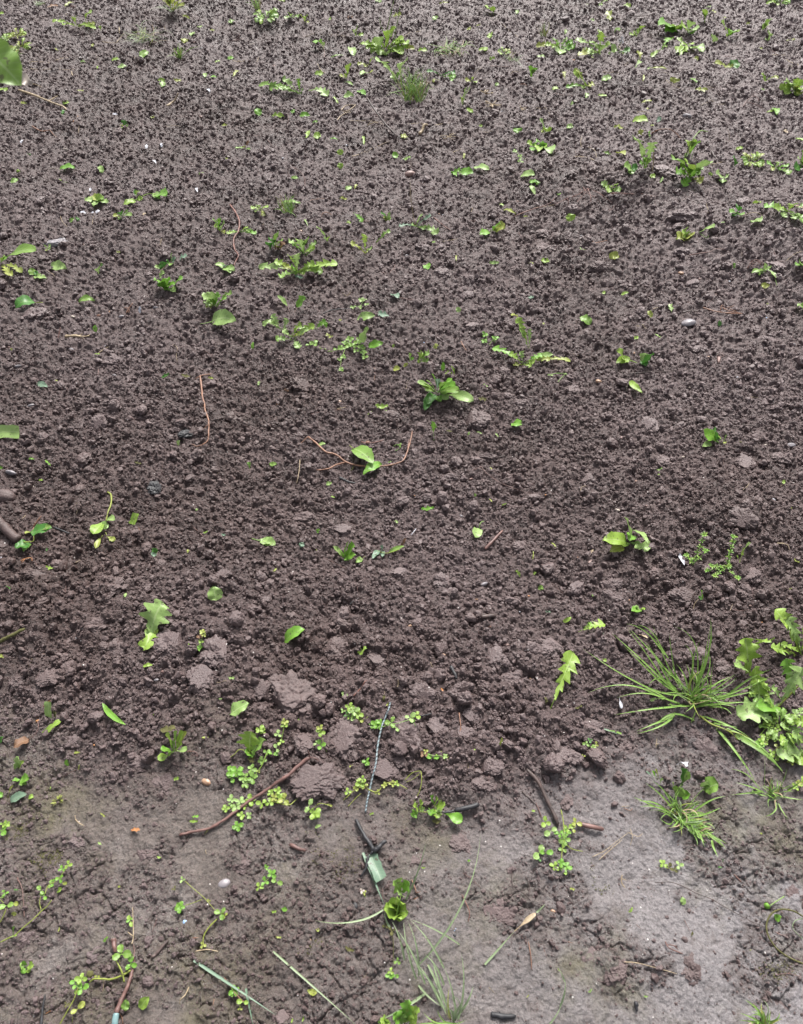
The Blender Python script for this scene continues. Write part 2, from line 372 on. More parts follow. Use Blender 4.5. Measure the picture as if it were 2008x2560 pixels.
class MB:
    def __init__(s): s.v = []; s.f = []; s.uv = []
    def build(s, name, mat, parent=None, loc=None):
        me = bpy.data.meshes.new(name); o = bpy.data.objects.new(name, me); SC.collection.objects.link(o)
        base = Vector(loc) if loc is not None else Vector((0, 0, 0))
        me.from_pydata([tuple(v-base) for v in s.v], [], s.f)
        l = me.uv_layers.new(name='UVMap')
        vi = np.empty(len(me.loops), np.int32); me.loops.foreach_get('vertex_index', vi)
        l.data.foreach_set('uv', np.array(s.uv, np.float32)[vi].ravel())
        me.polygons.foreach_set('use_smooth', np.ones(len(me.polygons), bool)); me.update()
        me.materials.append(MT[mat]); o.location = base
        if parent is not None: o.parent = parent; o.location = base-parent.location
        return o
def prof(kind, s, side, ph):
    if kind == 'd':
        env = (.10+.9*sstep(.12, .72, s))*math.sqrt(max(0, 1-max(0, (s-.74)/.26)**1.5))
        k = (s*5.6+ph+side*.21) % 1.0; lob = 1 if s > .83 else .20+.80*(1-k)**1.25
        return env*lob, -.055*(1-k if s < .8 else 0)*(1 if k < .5 else 0)
    if kind == 'o': return (max(0, math.sin(math.pi*min(1, s**.82))))**.75*(1+.05*math.sin(s*60+side)), 0
    if kind == 's': return (.16+.84*sstep(.2, .68, s))*math.sqrt(max(0, 1-max(0, (s-.68)/.32)**2.0)), 0
    if kind == 'b': return (.75+.25*min(1, s*5))*(1-s**1.7)+.02, 0
    if kind == 'r': return math.sqrt(max(0, 1-((s-.58)/.42)**2)) if s > .2 else .12, 0
    if kind == 't': return 1.0+.08*math.sin(s*17+side), .03*side
    if kind == 'j': return (.3+.7*abs(math.sin(s*6.5+ph*6)))*math.sqrt(max(0, 1-(2*s-1)**4)), .08*math.sin(s*9+side)
    if kind == 'l': return (.25+.75*sstep(.15, .5, s))*math.sqrt(max(0, 1-max(0, (s-.6)/.4)**2))*(.75+.25*math.cos(s*26+ph)), 0
def addleaf(mb, A, B, w, kind, arch=.10, fold=.30, bend=0.0, roll=None, drape=True):
    n = {'d': 34, 'o': 14, 's': 14, 'b': 10, 'r': 9, 't': 6, 'j': 14, 'l': 22}[kind]; cols = (-1, -.5, 0, .5, 1)
    if kind == 'b' or w < .003: cols = (-1, 0, 1); n = min(n, 10)
    d = B-A; L = d.length
    if L < 1e-6: return
    hd = Vector((d.x, d.y, 0)); hd = hd.normalized() if hd.length > 1e-5 else Vector((0, 1, 0))
    side = Vector((hd.y, -hd.x, 0))
    if roll is None: roll = rnd.uniform(-.3, .3)+.35*side.y*min(1, max(0, A.y-.6))
    ph = rnd.random(); tw = rnd.uniform(-.4, .4); wp = rnd.uniform(0, 6.3); wa = rnd.uniform(.10, .22) if kind != 'b' else 0
    S = [i/n for i in range(n+1)]; cen = []
    for s in S: cen.append(A+d*s+Vector((0, 0, 1))*(arch*L*4*s*(1-s))+side*(bend*L*4*s*(1-s)))
    if drape:
        zs = surf(np.array([c.x for c in cen]), np.array([c.y for c in cen]))+.003
        zz = [max(c.z, z) for c, z in zip(cen, zs)]
        for it in range(3): zz = [zz[0]]+[max(zz[i], (zz[i-1]+zz[i]+zz[i+1])/3) for i in range(1, n)]+[zz[-1]]
        for c, z in zip(cen, zz): c.z = z
    b0 = len(mb.v); m = len(cols)
    for i, s in enumerate(S):
        tan = (cen[min(n, i+1)]-cen[max(0, i-1)]).normalized()
        sd = side-tan*side.dot(tan); sd = sd.normalized(); up_ = sd.cross(tan); up_ = up_ if up_.z > 0 else -up_
        a = roll+tw*(s-.3); sv = sd*math.cos(a)+up_*math.sin(a); uv_ = up_*math.cos(a)-sd*math.sin(a)
        for c in cols:
            wv, ds = prof(kind, s, 1 if c > 0 else -1, ph)
            mb.v.append(cen[i]+sv*(c*w*.5*wv)+uv_*(abs(c)*w*.5*wv*fold+wa*w*abs(c)*math.sin(s*13+wp+c*2)*.5)+tan*(ds*L*abs(c)))
            mb.uv.append((s, .5+.5*c))
        if i % 2 == 0 and w > .006: cap(cen[i]-Vector((0, 0, .001)), w*.32)
    for i in range(n):
        for j in range(m-1):
            k = b0+i*m+j; mb.f.append((k, k+1, k+m+1, k+m))
def smoothline(pts, k=4):
    if len(pts) < 3: return pts
    out = []
    for i in range(len(pts)-1):
        p0 = pts[max(0, i-1)]; p1 = pts[i]; p2 = pts[i+1]; p3 = pts[min(len(pts)-1, i+2)]
        for j in range(k):
            t = j/k; out.append(.5*((2*p1)+(p2-p0)*t+(2*p0-5*p1+4*p2-p3)*t*t+(3*p1-p0-3*p2+p3)*t**3))
    return out+[pts[-1]]
def addtube(mb, pts, r0, r1, sides=7, jit=.12, drape=False, knots=.15):
    pts = smoothline(pts, 5 if len(pts) > 2 else 1)
    if len(pts) == 2: pts = [pts[0].lerp(pts[1], i/5) for i in range(6)]
    n = len(pts)-1; b0 = len(mb.v)
    for i, p in enumerate(pts):
        s = i/n; tan = (pts[min(n, i+1)]-pts[max(0, i-1)]).normalized(); a = Vector((0, 0, 1)) if abs(tan.z) < .9 else Vector((1, 0, 0))
        u = tan.cross(a).normalized(); v = tan.cross(u); r = (r0+(r1-r0)*s)*(1+rnd.uniform(-knots, knots))*(1 if 0 < i < n else .6)
        q = p.copy()
        if drape: q.z = max(q.z, float(surf(np.array([q.x]), np.array([q.y]))[0])+r*(.25+.5*math.sin(i*1.7)))
        if 0 < i < n: q += u*rnd.uniform(-jit, jit)*r+v*rnd.uniform(-jit, jit)*r
        for k in range(sides):
            t = 2*math.pi*k/sides; mb.v.append(q+u*math.cos(t)*r+v*math.sin(t)*r); mb.uv.append((s, k/sides))
        if r > .0009: cap(q+Vector((0, 0, r*.3)), r)
    for i in range(n):
        for k in range(sides):
            a = b0+i*sides+k; b = b0+i*sides+(k+1) % sides; mb.f.append((a, b, b+sides, a+sides))
    mb.f.append(tuple(b0+k for k in reversed(range(sides)))); mb.f.append(tuple(b0+n*sides+k for k in range(sides)))
LAND = []; AUTO = []; COUNT = {}
def tag(o, label, cat, group=None, at=None, lm=None):
    if label: o['label'] = label
    o['category'] = cat
    if group: o['group'] = group
    if at is not None: COUNT.setdefault(cat, []).append(at)
    if lm: LAND.append((lm, at[0], at[1]))
    return o
def empty(name, loc):
    o = bpy.data.objects.new(name, None); SC.collection.objects.link(o); o.location = loc; o.empty_display_size = .02; return o
def leaf_from(t, mat, scale=1.0):
    """(x0, y0, x1, y1, width, kind, tip height cm, material, arch, bend)"""
    x0, y0, x1, y1, w, kind = t[:6]; h = t[6] if len(t) > 6 and t[6] is not None else (1.0 if kind != 'b' else 1.5)
    mt = t[7] if len(t) > 7 and t[7] else mat; arch = t[8] if len(t) > 8 and t[8] is not None else .10; bend = t[9] if len(t) > 9 else 0
    A = Q(x0, y0, 0); B = Q(x1, y1, h); k = mm((x0+x1)/2, (y0+y1)/2)*(1.06+.45*min(1, max(0, A.y-.8)/3.4))*(.93 if kind == 'd' else 1)
    return A, B, w*k, kind, arch, bend, mt
def plant(name, cat, label, mat, leaves, stems=(), smat='g1', group=None, lm=None, part='leaf', spart='stem', heads=()):
    t0 = leaves[0] if leaves else (stems[0][0]+(0,))
    x, y = t0[0], t0[1]; e = empty(name, Q(x, y, -.6)); tag(e, label, cat, group, px_(x, y), lm)
    for t in leaves:
        A, B, w, kind, arch, bend, mt = leaf_from(t, mat); mb = MB(); addleaf(mb, A, B, w, kind, arch, .3 if kind != 'b' else .5, bend); mb.build(part, mt, e, A)
    for st in stems:
        pts = [Q(*p) for p in st[:-1]]; r = st[-1]*mm(st[0][0], st[0][1])*.5; mb = MB(); addtube(mb, pts, r, r*.6, 6); mb.build(spart, smat, e, pts[0])
    return e
def one(name, cat, label, mat, t, stalk=None, smat='g4', lm=None, group=None):
    """a single lying leaf, with an optional stalk given as points"""
    A, B, w, kind, arch, bend, mt = leaf_from(t, mat); mb = MB(); addleaf(mb, A, B, w, kind, arch, .3, bend)
    o = mb.build(name, mt, None, A); tag(o, label, cat, group, px_((t[0]+t[2])/2, (t[1]+t[3])/2), lm)
    if stalk:
        pts = [A.copy()]+[Q(*p) for p in stalk[:-1]]; r = stalk[-1]*mm(t[0], t[1])*.5; m2 = MB(); addtube(m2, pts, r, r*.7, 6, 0, True); m2.build('stalk', smat, o, A)
    return o
def strand(name, cat, label, mat, pts, w, branches=(), bpart='side_root', lm=None, group=None, taper=.6, jit=.15, sunk=.2, knots=.15):
    """twig, root, straw: points (x, y, height cm); w = thickness in tile pixels"""
    V = [Q(*(p if len(p) > 2 else (p[0], p[1], sunk))) for p in pts]; r = w*mm(pts[0][0], pts[0][1])*(.5 if w > 17 else .42)
    mb = MB(); addtube(mb, V, r, r*taper, 8 if r > .002 else 6, jit, True, knots); c = pts[len(pts)//2]
    o = mb.build(name, mat, None, V[0]); tag(o, label, cat, group, px_(c[0], c[1]), lm)
    for b in branches:
        V2 = [Q(*(p if len(p) > 2 else (p[0], p[1], sunk))) for p in b[:-1]]; r = b[-1]*mm(b[0][0], b[0][1])*.5; m2 = MB(); addtube(m2, V2, r, r*.5, 6, jit, True); m2.build(bpart, mat, o, V[0])
    return o
_lumps = {}
def blob(name, cat, label, mat, x, y, w, d=None, zf=.6, kind='pebble', rise=.35, lm=None, group=None, rz=None):
    """pebble, clod, charcoal: width and depth in tile pixels on the ground"""
    k = mm(x, y); d = d or w*.8; sd = (int(x*7+y*13)) % (9 if kind == 'clod' else 5)
    key = (kind, mat, sd)
    if key not in _lumps:
        if kind == 'pebble': me = lump_mesh('stone', 4, 300+sd, MT[mat], .18, 3, 1, 1.0)
        elif kind == 'clod': me = lump_mesh('clod', 6, 320+sd, MT[mat], 1.9, 110, 2, 1.0)
        elif kind == 'chip': me = lump_mesh('chip', 3, 340+sd, MT[mat], .5, 5, 8, 1.0)
        _lumps[key] = me
    o = bpy.data.objects.new(name, _lumps[key]); SC.collection.objects.link(o)
    p = Q(x, y, 0); z = float(surf(np.array([p.x]), np.array([p.y]))[0]); r = w*k*.5; zf = min(zf, .6)*(.85 if w*k > .05 else .95) if kind == 'clod' else zf; d = min(d*1.3, w*1.1) if kind == 'clod' else d
    mu_ = mudat(*px_(x, y))
    if kind == 'clod': z = p.z-.004; rise *= .45
    o.location = (p.x, p.y, max(p.z, z)-.002-.003*mu_+r*zf*(rise-(.25*mu_ if kind == 'clod' else 0))); o.scale = (r, d*k*.5, r*zf)
    o.rotation_euler = (rnd.uniform(-.15, .15), rnd.uniform(-.15, .15), (rnd.uniform(-.5, .5)+(math.pi if rnd.random() < .5 else 0)) if rz is None else rz)
    cap(Vector((p.x, p.y, z+.004+r*zf*.2)), r*.45)
    tag(o, label, cat, group, px_(x, y), lm); return o
def sprigs(lst, mb_parent, mat, up_h=.8):
    """small round leaves in pairs or fours about a point: (x, y, size, n)"""
    for s in lst:
        x, y, sz, n = s[:4]; h = s[4] if len(s) > 4 else up_h; mt = s[5] if len(s) > 5 else mat
        a0 = rnd.uniform(0, 6.3); k = mm(x, y); C0 = Q(x, y, h)
        for i in range(n):
            a = a0+i*6.283/n+rnd.uniform(-.3, .3); L = sz*k*rnd.uniform(.75, 1.1)
            B = C0+Vector((math.cos(a)*L, math.sin(a)*L, rnd.uniform(-.1, .5)*L)); mb = MB(); addleaf(mb, C0, B, L*.72, 'r', .05, .25, 0, None, False); mb.build('leaf', mt, mb_parent, C0)
def creeper(name, cat, label, mat, stems, sp, smat='g1', group=None, lm=None, h=.8):
    x, y = sp[0][:2] if not stems else stems[0][0][:2]; e = empty(name, Q(x, y, -.6)); tag(e, label, cat, group, px_(sp[len(sp)//2][0], sp[len(sp)//2][1]), lm)
    for st in stems:
        pts = [Q(*(p if len(p) > 2 else (p[0], p[1], h*.5))) for p in st[:-1]]; r = st[-1]*mm(*st[0][:2])*.5; mb = MB(); addtube(mb, pts, r, r*.7, 6, .1, True); mb.build('stem', smat, e, pts[0])
    sprigs(sp, e, mat, h); return e
def tuft(name, label, x, y, blades, mat='gr', w=9, lm=None, cat='grass tuft', auto=None, spread=8, seed=0):
    """grass tuft; blades (x1, y1, bend, tip height) explicit, or auto = (n, length, height, a0, a1)"""
    e = empty(name, Q(x, y, -.6)); tag(e, label, cat, None, px_(x, y), lm); R_ = random.Random(seed+int(x+y)); k = mm(x, y)
    for b in blades:
        x0 = x+R_.uniform(-spread, spread); y0 = y+R_.uniform(-spread, spread)*.5
        if len(b) > 4 and b[4]: x0, y0 = b[4]
        A = Q(x0, y0, -.3); B = Q(b[0], b[1], b[3]); mb = MB(); addleaf(mb, A, B, w*k*R_.uniform(.8, 1.15), 'b', .16 if b[3] < 6 else .08, .5, b[2]); mb.build('grass_blade', mat, e, A)
    if auto:
        n, L, hh, a0, a1 = auto; C0 = Q(x, y, -.3)
        for i in range(n):
            a = math.radians(R_.uniform(a0, a1)); l = L*k*R_.uniform(.5, 1.1); h = hh*.01*R_.uniform(.45, 1.1); rr = spread*k
            A = C0+Vector((R_.uniform(-rr, rr), R_.uniform(-rr, rr), 0)); B = A+Vector((math.cos(a)*l, math.sin(a)*l, h)); mb = MB()
            addleaf(mb, A, B, w*k*R_.uniform(.6, 1.1), 'b', R_.uniform(.08, .3), .5, R_.uniform(-.2, .2)); mb.build('grass_blade', R_.choice([mat]*5+['y', 'gy', 'straw']), e, A)
    return e
COL = {'g1': 'yellow-green', 'g2': 'green', 'g3': 'bright green', 'g4': 'pale green', 'g5': 'dark green', 'g6': 'grey-green', 'y': 'yellowish', 'straw': 'straw-coloured', 'root': 'reddish',
       'rust': 'orange-brown', 'twig': 'dark', 'brown': 'brown', 'char': 'black', 'white': 'white', 'tan': 'tan', 'pale': 'cream', 'grey': 'grey', 'pink': 'pinkish', 'orange': 'orange', 'blue': 'blue',
       'br': 'brown', 'gr': 'green', 'gy': 'grey-green', 'clod': 'dark', 'moss': 'mossy'}
def later(o, mat, noun, x, y): AUTO.append((o, COL[mat]+' '+noun, *px_(x, y)))
KN = {'o': 'leaf scrap', 's': 'seedling leaf', 'd': 'torn weed leaf', 't': 'cut leaf piece', 'r': 'round leaflet', 'j': 'crumpled leaf bit', 'b': 'grass blade', 'l': 'lobed leaf'}
def bits(rows):
    """small leaf scraps: x, y, length, angle (0 right, 90 away), width, kind, material[, lift]"""
    for b in rows:
        x, y, L, a, w, kind, mat = b[:7]; h = b[7] if len(b) > 7 else .5
        if kind == 'j': L *= .85; w *= .75
        dx = math.cos(math.radians(a))*L/2; dy = math.sin(math.radians(a))*L/2
        o = one({'b': 'loose_grass_blade', 'j': 'leaf_scrap', 'r': 'leaflet'}.get(kind, 'leaf_scrap' if L < 60 else 'fallen_leaf'), 'grass blade' if kind == 'b' else 'leaf', None, mat, (x-dx, y+dy, x+dx, y-dy, w, kind, h))
        later(o, mat, KN[kind], x, y)
def stones(rows, noun='pebble', kind='pebble', cat='stone', name='pebble', zf=.6):
    for x, y, w, d, mat in rows: later(blob(name, cat, None, mat, x, y, w*.8, d*.75, zf, kind if w > 30 else 'chip', .1), mat, noun, x, y)
def lines(rows, noun='thin twig', name='twig', cat='twig'):
    for mat, w, *pts in rows:
        later(strand(name, cat, None, mat, pts, w), mat, noun, *pts[len(pts)//2][:2])
def finish_labels():
    """scraps too small to tell apart by look are told apart by the nearest landmark and their rank from it"""
    groups = {}
    for o, what, x, y in AUTO:
        lx = min(LAND, key=lambda l: math.hypot((l[1]-x), (l[2]-y)*1.25)); dx = x-lx[1]; dy = y-lx[2]
        rel = ('right of' if dx > 0 else 'left of') if abs(dx) > abs(dy)*1.1 else ('in front of' if dy > 0 else 'behind')
        groups.setdefault((what, rel, lx[0]), []).append((math.hypot(dx, dy), o))
    ordw = ['nearest to it', 'second from it', 'third from it', 'fourth from it', 'fifth from it', 'sixth from it', 'seventh from it', 'eighth from it', 'ninth from it', 'tenth from it']
    for (what, rel, lm), l in groups.items():
        l.sort(key=lambda a: a[0])
        for i, (d, o) in enumerate(l):
            o['label'] = f'small {what} {rel} {lm}'+('' if len(l) == 1 else ', '+ordw[min(i, 9)])
# ================================================================== THE THINGS, tile by tile (tile = 670 x 512 pixels of the photograph, read at 2.549x)
DN = 'dandelion'
# ---- tile 0,0 : far left
T(0, 0)
def berry_stalk(o, pts, r):
    mb = MB(); addtube(mb, pts, r, r*.8); bpy.context.view_layer.update(); c = mb.build('stalk', 'g4', None, pts[0]); c.parent = o; c.matrix_parent_inverse = o.matrix_basis.inverted()
def frond(name, cat, label, x, y, w, h, n, mat, mats=None, hh=7, lm=None, kind='l', seed=1):
    """leafy upright weed: leaves set around short stems within a box of w x h tile pixels"""
    R_ = random.Random(seed); e = empty(name, Q(x, y, -.6)); tag(e, label, cat, None, px_(x, y), lm)
    for i in range(3):
        tx = x+R_.uniform(-.35, .35)*w; mb = MB(); pts = [Q(x, y, 0), Q((x+tx)/2, y-h*.15, hh*.3), Q(tx, y-h*.3, hh*.7)]; addtube(mb, pts, 2*mm(x, y), 1*mm(x, y), 6, .1); mb.build('stem', mat, e, pts[0])
    for i in range(n):
        f = R_.random(); a = R_.uniform(0, 6.28); k = mm(x, y); hx = x+math.cos(a)*w*.25*(1-f*.4); C0 = Q(x, y, hh*f*.7)+Vector((math.cos(a)*w*.15*k, math.sin(a)*w*.15*k, 0))
        L = w*.32*k*R_.uniform(.6, 1.1); B = C0+Vector((math.cos(a)*L, math.sin(a)*L, L*R_.uniform(-.2, .6))); mb = MB(); addleaf(mb, C0, B, L*R_.uniform(.35, .6), kind, .15, .3, 0, None, False)
        mb.build('leaf', (mats or [mat])[i % len(mats or [mat])], e, C0)
    return e
frond('weed', 'weed', 'bushy yellow-green weed standing at the far left edge of the bed', 110, 230, 130, 150, 34, 'y', ['y', 'g1', 'y'], 7, 'the bushy far-left weed')
frond('weed', 'weed', 'broad green weed cut by the left edge, behind the hanging leaf', 15, 260, 120, 110, 22, 'g1', ['g1', 'g2'], 4, seed=4)
frond('weed', 'weed', 'low yellow-green weed in front of the bushy far-left weed', 130, 300, 150, 60, 22, 'y', ['y', 'g1'], 1.5, seed=5)
tuft('grass_tuft', 'green grass tuft just right of the hanging leaf at the left edge', 110, 390, [], 'gr', 7, auto=(34, 60, 5, -30, 210))
tuft('grass_tuft', 'flattened grey-green grass lying at the far left behind the cream stone', 245, 45, [], 'gy', 5, auto=(16, 70, 1.5, -20, 200))
plant('dandelion', DN, 'flat-lying dandelion at the back left with one leaf raised', 'g1', [(470,160,335,140,34,'d',2),(480,165,400,160,30,'d',1.5),(490,170,470,110,28,'d',6),(500,175,610,185,30,'d',2),(495,170,560,160,26,'d',2),(545,140,582,90,30,'s',6),(500,180,610,150,20,'d',3,'y')], lm='the back-left dandelion')
tuft('grass_tuft', 'sprawling thin grey-green grass patch at the back left', 930, 265, [], 'gy', 4.5, lm='the sprawling thin grass patch', auto=(46, 165, 3.5, 0, 360), spread=50)
tuft('grass_tuft', 'small upright yellow-green grass tuft with one long blade leaning right', 1150, 385, [(1270,300,0,5),(1110,310,0,8),(1190,300,0,8),(1060,365,0,3)], 'gr', 6, lm='the tuft with the long blade', auto=(26, 50, 7, 0, 360))
plant('weed', 'weed', 'yellow-green weed with upright leaves and grey grass at the back edge left', 'y', [(1100,70,1050,10,26,'s',8),(1100,70,1110,-25,26,'s',11),(1105,70,1150,10,28,'s',8),(1100,70,1180,30,20,'s',5),(1095,75,1070,-10,20,'s',9,'g1')], lm='the upright weed at the back edge')
tuft('grass_tuft', 'spidery grey-green grass around the upright weed at the back edge', 1100, 80, [(945,75,0,3),(1010,60,0,4),(1215,70,0,3),(1190,60,0,4),(1140,40,0,7)], 'gy', 5, auto=(12, 100, 3, 0, 360))
frond('weed', 'weed', 'leafy green weed at the back edge, right of the upright weed', 1690, 110, 190, 140, 30, 'g2', ['g1', 'g2', 'gr'], 9, 'the back-edge leafy weed', 's', 8)
tuft('grass_tuft', 'grass blades growing left out of the leafy back-edge weed', 1640, 70, [], 'gr', 5, auto=(26, 80, 8, 60, 300), spread=18)
bits([(640,180,40,100,14,'s','g1',2),(1285,0,1,0,1,'o','g1')][:1]+[(780,430,60,20,24,'o','g4',1),(920,350,70,35,30,'o','g2',1),(738,383,50,10,18,'o','g1'),(527,397,38,0,16,'j','g2'),(1228,222,36,60,26,'o','g4'),(1190,115,45,-10,12,'o','y'),(1478,142,44,30,24,'o','g2'),
      (1180,265,34,60,28,'o','y'),(1470,377,45,20,26,'o','g3'),(1308,480,30,100,18,'o','g4'),(1362,495,36,5,16,'o','g3'),(1385,395,44,20,20,'j','g1'),(1505,470,60,50,16,'j','y',1),(1030,515,50,170,18,'o','g1'),(1040,540,34,60,26,'o','g4'),
      (1130,515,52,0,24,'j','y'),(512,580,44,0,14,'j','y'),(150,660,44,0,18,'j','y'),(420,655,44,10,22,'o','g1'),(405,722,40,70,26,'j','g5'),(975,755,30,80,20,'j','y'),(1645,718,56,95,34,'o','g3',2),(1430,800,34,0,22,'j','y'),(645,1080,50,120,28,'o','g4',1),
      (95,1155,54,30,24,'o','g2'),(182,985,34,0,14,'j','g5'),(1285,1105,34,15,10,'b','g4'),(355,320,34,0,14,'j','y'),(445,30,70,30,22,'j','y'),(340,45,80,10,20,'j','br'),(625,430,22,90,16,'j','g1'),(590,295,14,0,14,'r','y'),(1350,195,34,0,16,'j','y'),(1275,175,34,20,14,'j','g1'),(1445,1010,20,20,12,'j','y'),(10,90,24,0,16,'r','g1'),(20,575,60,0,34,'j','g1')])
one('fallen_leaf', 'leaf', 'bright oval green leaf lying alone left, its pale stalk pointing left', 'g3', (382,1080,480,1072,44,'o',1.2), [(345,1072,.4),(312,1076,.3),4], 'pale', 'the bright stalked leaf')
plant('seedling', 'seedling', 'dark green seedling with spread leaves in the upper left soil', 'g2', [(795,815,795,765,28,'s',3,'g5'),(795,815,765,795,16,'s',2,'y'),(795,815,818,800,16,'s',1.5),(797,818,780,815,14,'s',1)], lm='the dark upper-left seedling')
plant('weed', 'weed', 'scraggly brownish weed with thin bent leaves in the upper middle-left soil', 'g2', [(1560,950,1500,945,14,'j',1),(1560,950,1590,900,18,'s',3,'br'),(1562,950,1595,955,12,'s',.6),(1558,948,1550,930,16,'s',1,'y')], lm='the scraggly brownish weed')
for i, (x, y, lab, st) in enumerate([(120,1100,'round green berry lying at the left edge of the soil',None),(385,1160,'round green berry with a short pale stalk, in front of the bright leaf',(430,1162))]):
    o = blob('berry', 'berry', lab, 'g1', x, y, 30, 30, 1.0, 'pebble', .8)
    if st: berry_stalk(o, [Q(x+13, y, .8), Q(st[0], st[1], .5)], 1.5*mm(x, y))
strand('dry_stalk', 'stalk', 'thick pale dry stalk with a short side twig, near the left edge', 'straw', [(118,572,2),(200,600,1.6),(300,640,1.2),(370,668,.8),(402,680,.6),(428,702,.4)], 17, [[(315,640,1.2),(340,620,1.6),(366,600,2),9]], 'side_twig', 'the thick pale dry stalk')
one('husk', 'husk', 'crumpled whitish husk at the upper end of the thick dry stalk', 'pale', (125,560,200,540,60,'j',2.5,None,.4))
lines([('straw',5,(195,530,2),(235,540,1.5),(270,555,.5)),('straw',4,(150,447),(300,443),(480,446)),('straw',5,(352,388),(400,372),(440,366)),('straw',6,(180,402),(340,404)),('straw',8,(455,455),(463,478),(475,488)),
       ('straw',8,(760,175,1.5),(762,215,.5)),('straw',6,(650,268),(700,270),(738,275)),('straw',4,(740,275),(770,235,1),(790,210,2)),('straw',9,(1485,392),(1530,394),(1560,390)),('straw',3,(810,440),(818,480)),('straw',3,(1045,165),(1060,205)),
       ('straw',3,(1635,400),(1650,360,1)),('brown',4,(1380,265),(1480,262),(1550,245)),('brown',3,(1490,262),(1530,225,1)),('straw',3,(1585,290),(1620,275)),('brown',3,(1600,860),(1640,865),(1668,878)),('straw',3,(850,350),(862,370)),('straw',4,(505,800),(503,850)),
       ('straw',3,(1060,812),(1100,800),(1150,806)),('pale',3,(600,345),(640,370)),('straw',4,(420,90),(460,110))], 'dry straw', 'straw', 'straw')
strand('root', 'root', 'short red root ending in a forked yellow shoot at the left', 'rust', [(205,808,.8),(240,825,.6),(270,835,.4),(320,832,.3)], 9, [[(320,832,.4),(345,860,.4),(372,882,.2),5]], 'shoot', 'the short red root')
strand('dry_stalk', 'stalk', 'short bent buff stalk standing up in the soil, upper left of centre', 'straw', [(1062,675,.3),(1095,655,.6),(1120,630,1.5),(1134,595,4)], 15, lm='the short buff stalk')
stones([(420,960,74,26,'pale'),(565,895,24,20,'pale'),(570,775,16,14,'white'),(1475,760,30,20,'tan'),(1280,742,34,26,'pink'),(495,745,34,18,'orange'),(470,775,16,12,'orange'),(130,18,80,20,'pale'),(465,45,56,18,'pink'),(985,165,18,14,'white'),(1570,605,18,14,'white'),(1285,312,44,34,'char'),(1145,270,36,30,'grey'),(1240,270,26,18,'pink'),(625,378,26,14,'pale')])
for x, y, a in ((1330,580,-40),(735,730,0),(935,935,80),(1030,925,95),(985,1035,-30),(1255,1212,-70),(140,902,60),(578,1212,90)):
    later(one('petal', 'petal', None, 'white', (x-14*math.cos(math.radians(a)), y+14*math.sin(math.radians(a)), x+14*math.cos(math.radians(a)), y-14*math.sin(math.radians(a)), 12, 'o', .8)), 'white', 'petal', x, y)
plant('weed', 'weed', 'wilted pale green rosette lying beside the leafy vine, left', 'g4', [(620,1290,540,1275,40,'l',1),(620,1290,585,1250,44,'o',1,'y'),(620,1290,650,1240,40,'o',2,'g1'),(620,1290,690,1290,40,'l',1),(625,1295,600,1315,36,'o',1),(625,1285,665,1265,36,'o',2,'g2')], lm='the wilted pale rosette')
plant('vine', 'vine', 'trailing vine with four green leaves and a thin stem, upper left', 'g1', [(880,1240,850,1225,34,'o',1.2,'g5'),(860,1250,905,1235,36,'o',1),(870,1285,785,1305,34,'o',.8),(980,1240,1020,1270,36,'o',1,'g4'),(1010,1245,1065,1250,60,'o',2,'g3'),(870,1280,910,1262,30,'l',1)],
      [[(840,1290,.3),(900,1255,.8),(950,1235,1),(1010,1240,1.2),5]], 'g1', lm='the trailing upper-left vine')
# ---- tile 1,0
T(1, 0)
plant('dandelion', DN, 'large dandelion rosette with three bare flower stalks, near the top centre', 'g1',
      [(740,320,585,280,46,'d',3),(735,325,620,300,44,'d',2),(730,315,660,265,44,'d',4),(710,335,712,235,44,'s',9,'g4'),(745,310,690,250,40,'d',6),(750,300,785,185,46,'s',11),(755,300,815,175,40,'s',9),(760,310,840,265,46,'d',5),(765,315,900,275,52,'d',4),
       (765,325,890,305,46,'d',2),(760,330,860,345,50,'s',1),(745,335,760,350,40,'s',.6),(735,332,650,325,40,'d',1),(800,320,935,312,26,'d',1,'y'),(750,325,700,350,30,'s',.5),(770,300,860,255,40,'s',5),(765,320,830,330,44,'d',2)],
      [[(750,240,2),(775,120,12),(805,-5,24),7],[(800,260,2),(825,140,11),(843,35,20),6],[(745,225,2),(722,170,7),(710,115,12),5]], 'g4', lm='the large top-centre dandelion', spart='flower_stalk')
plant('seedling', 'seedling', 'two-leaved green seedling left of the large top-centre dandelion', 'g1', [(560,230,572,165,26,'s',5),(558,230,538,190,20,'s',3),(565,232,610,222,18,'s',.8)])
plant('seedling', 'seedling', 'single broad-leaved seedling on a thin stem, left of the top-centre dandelion', 'g3', [(350,290,300,275,40,'s',4),(355,320,350,265,16,'s',4,'g4')], [[(358,380,0),(360,330,1.5),(350,285,4),6]], 'brown', lm='the thin-stemmed seedling')
plant('weed', 'weed', 'low green weed at the back edge, second weed from the leafy one', 'g2', [(160,115,110,120,26,'d',2),(150,115,140,85,24,'s',4),(155,115,200,105,26,'d',2),(235,140,245,100,22,'s',4,'g1'),(235,145,260,150,14,'s',1,'y'),(235,140,205,95,12,'s',4,'y')])
plant('dandelion', DN, 'tall two-winged dandelion with serrated upright leaves behind the green tuft', 'g4', [(820,515,690,385,52,'d',13),(815,515,735,420,34,'s',8),(825,505,880,385,48,'s',12),(815,525,835,465,36,'d',4,'g3'),(810,520,790,480,28,'s',2)], lm='the two-winged dandelion')
plant('seedling', 'seedling', 'upright yellow-green seedling pair left of the two-winged dandelion', 'g1', [(505,500,520,405,30,'s',8),(500,505,455,480,18,'s',2,'y'),(500,505,495,470,20,'s',3)], lm='the upright seedling pair')
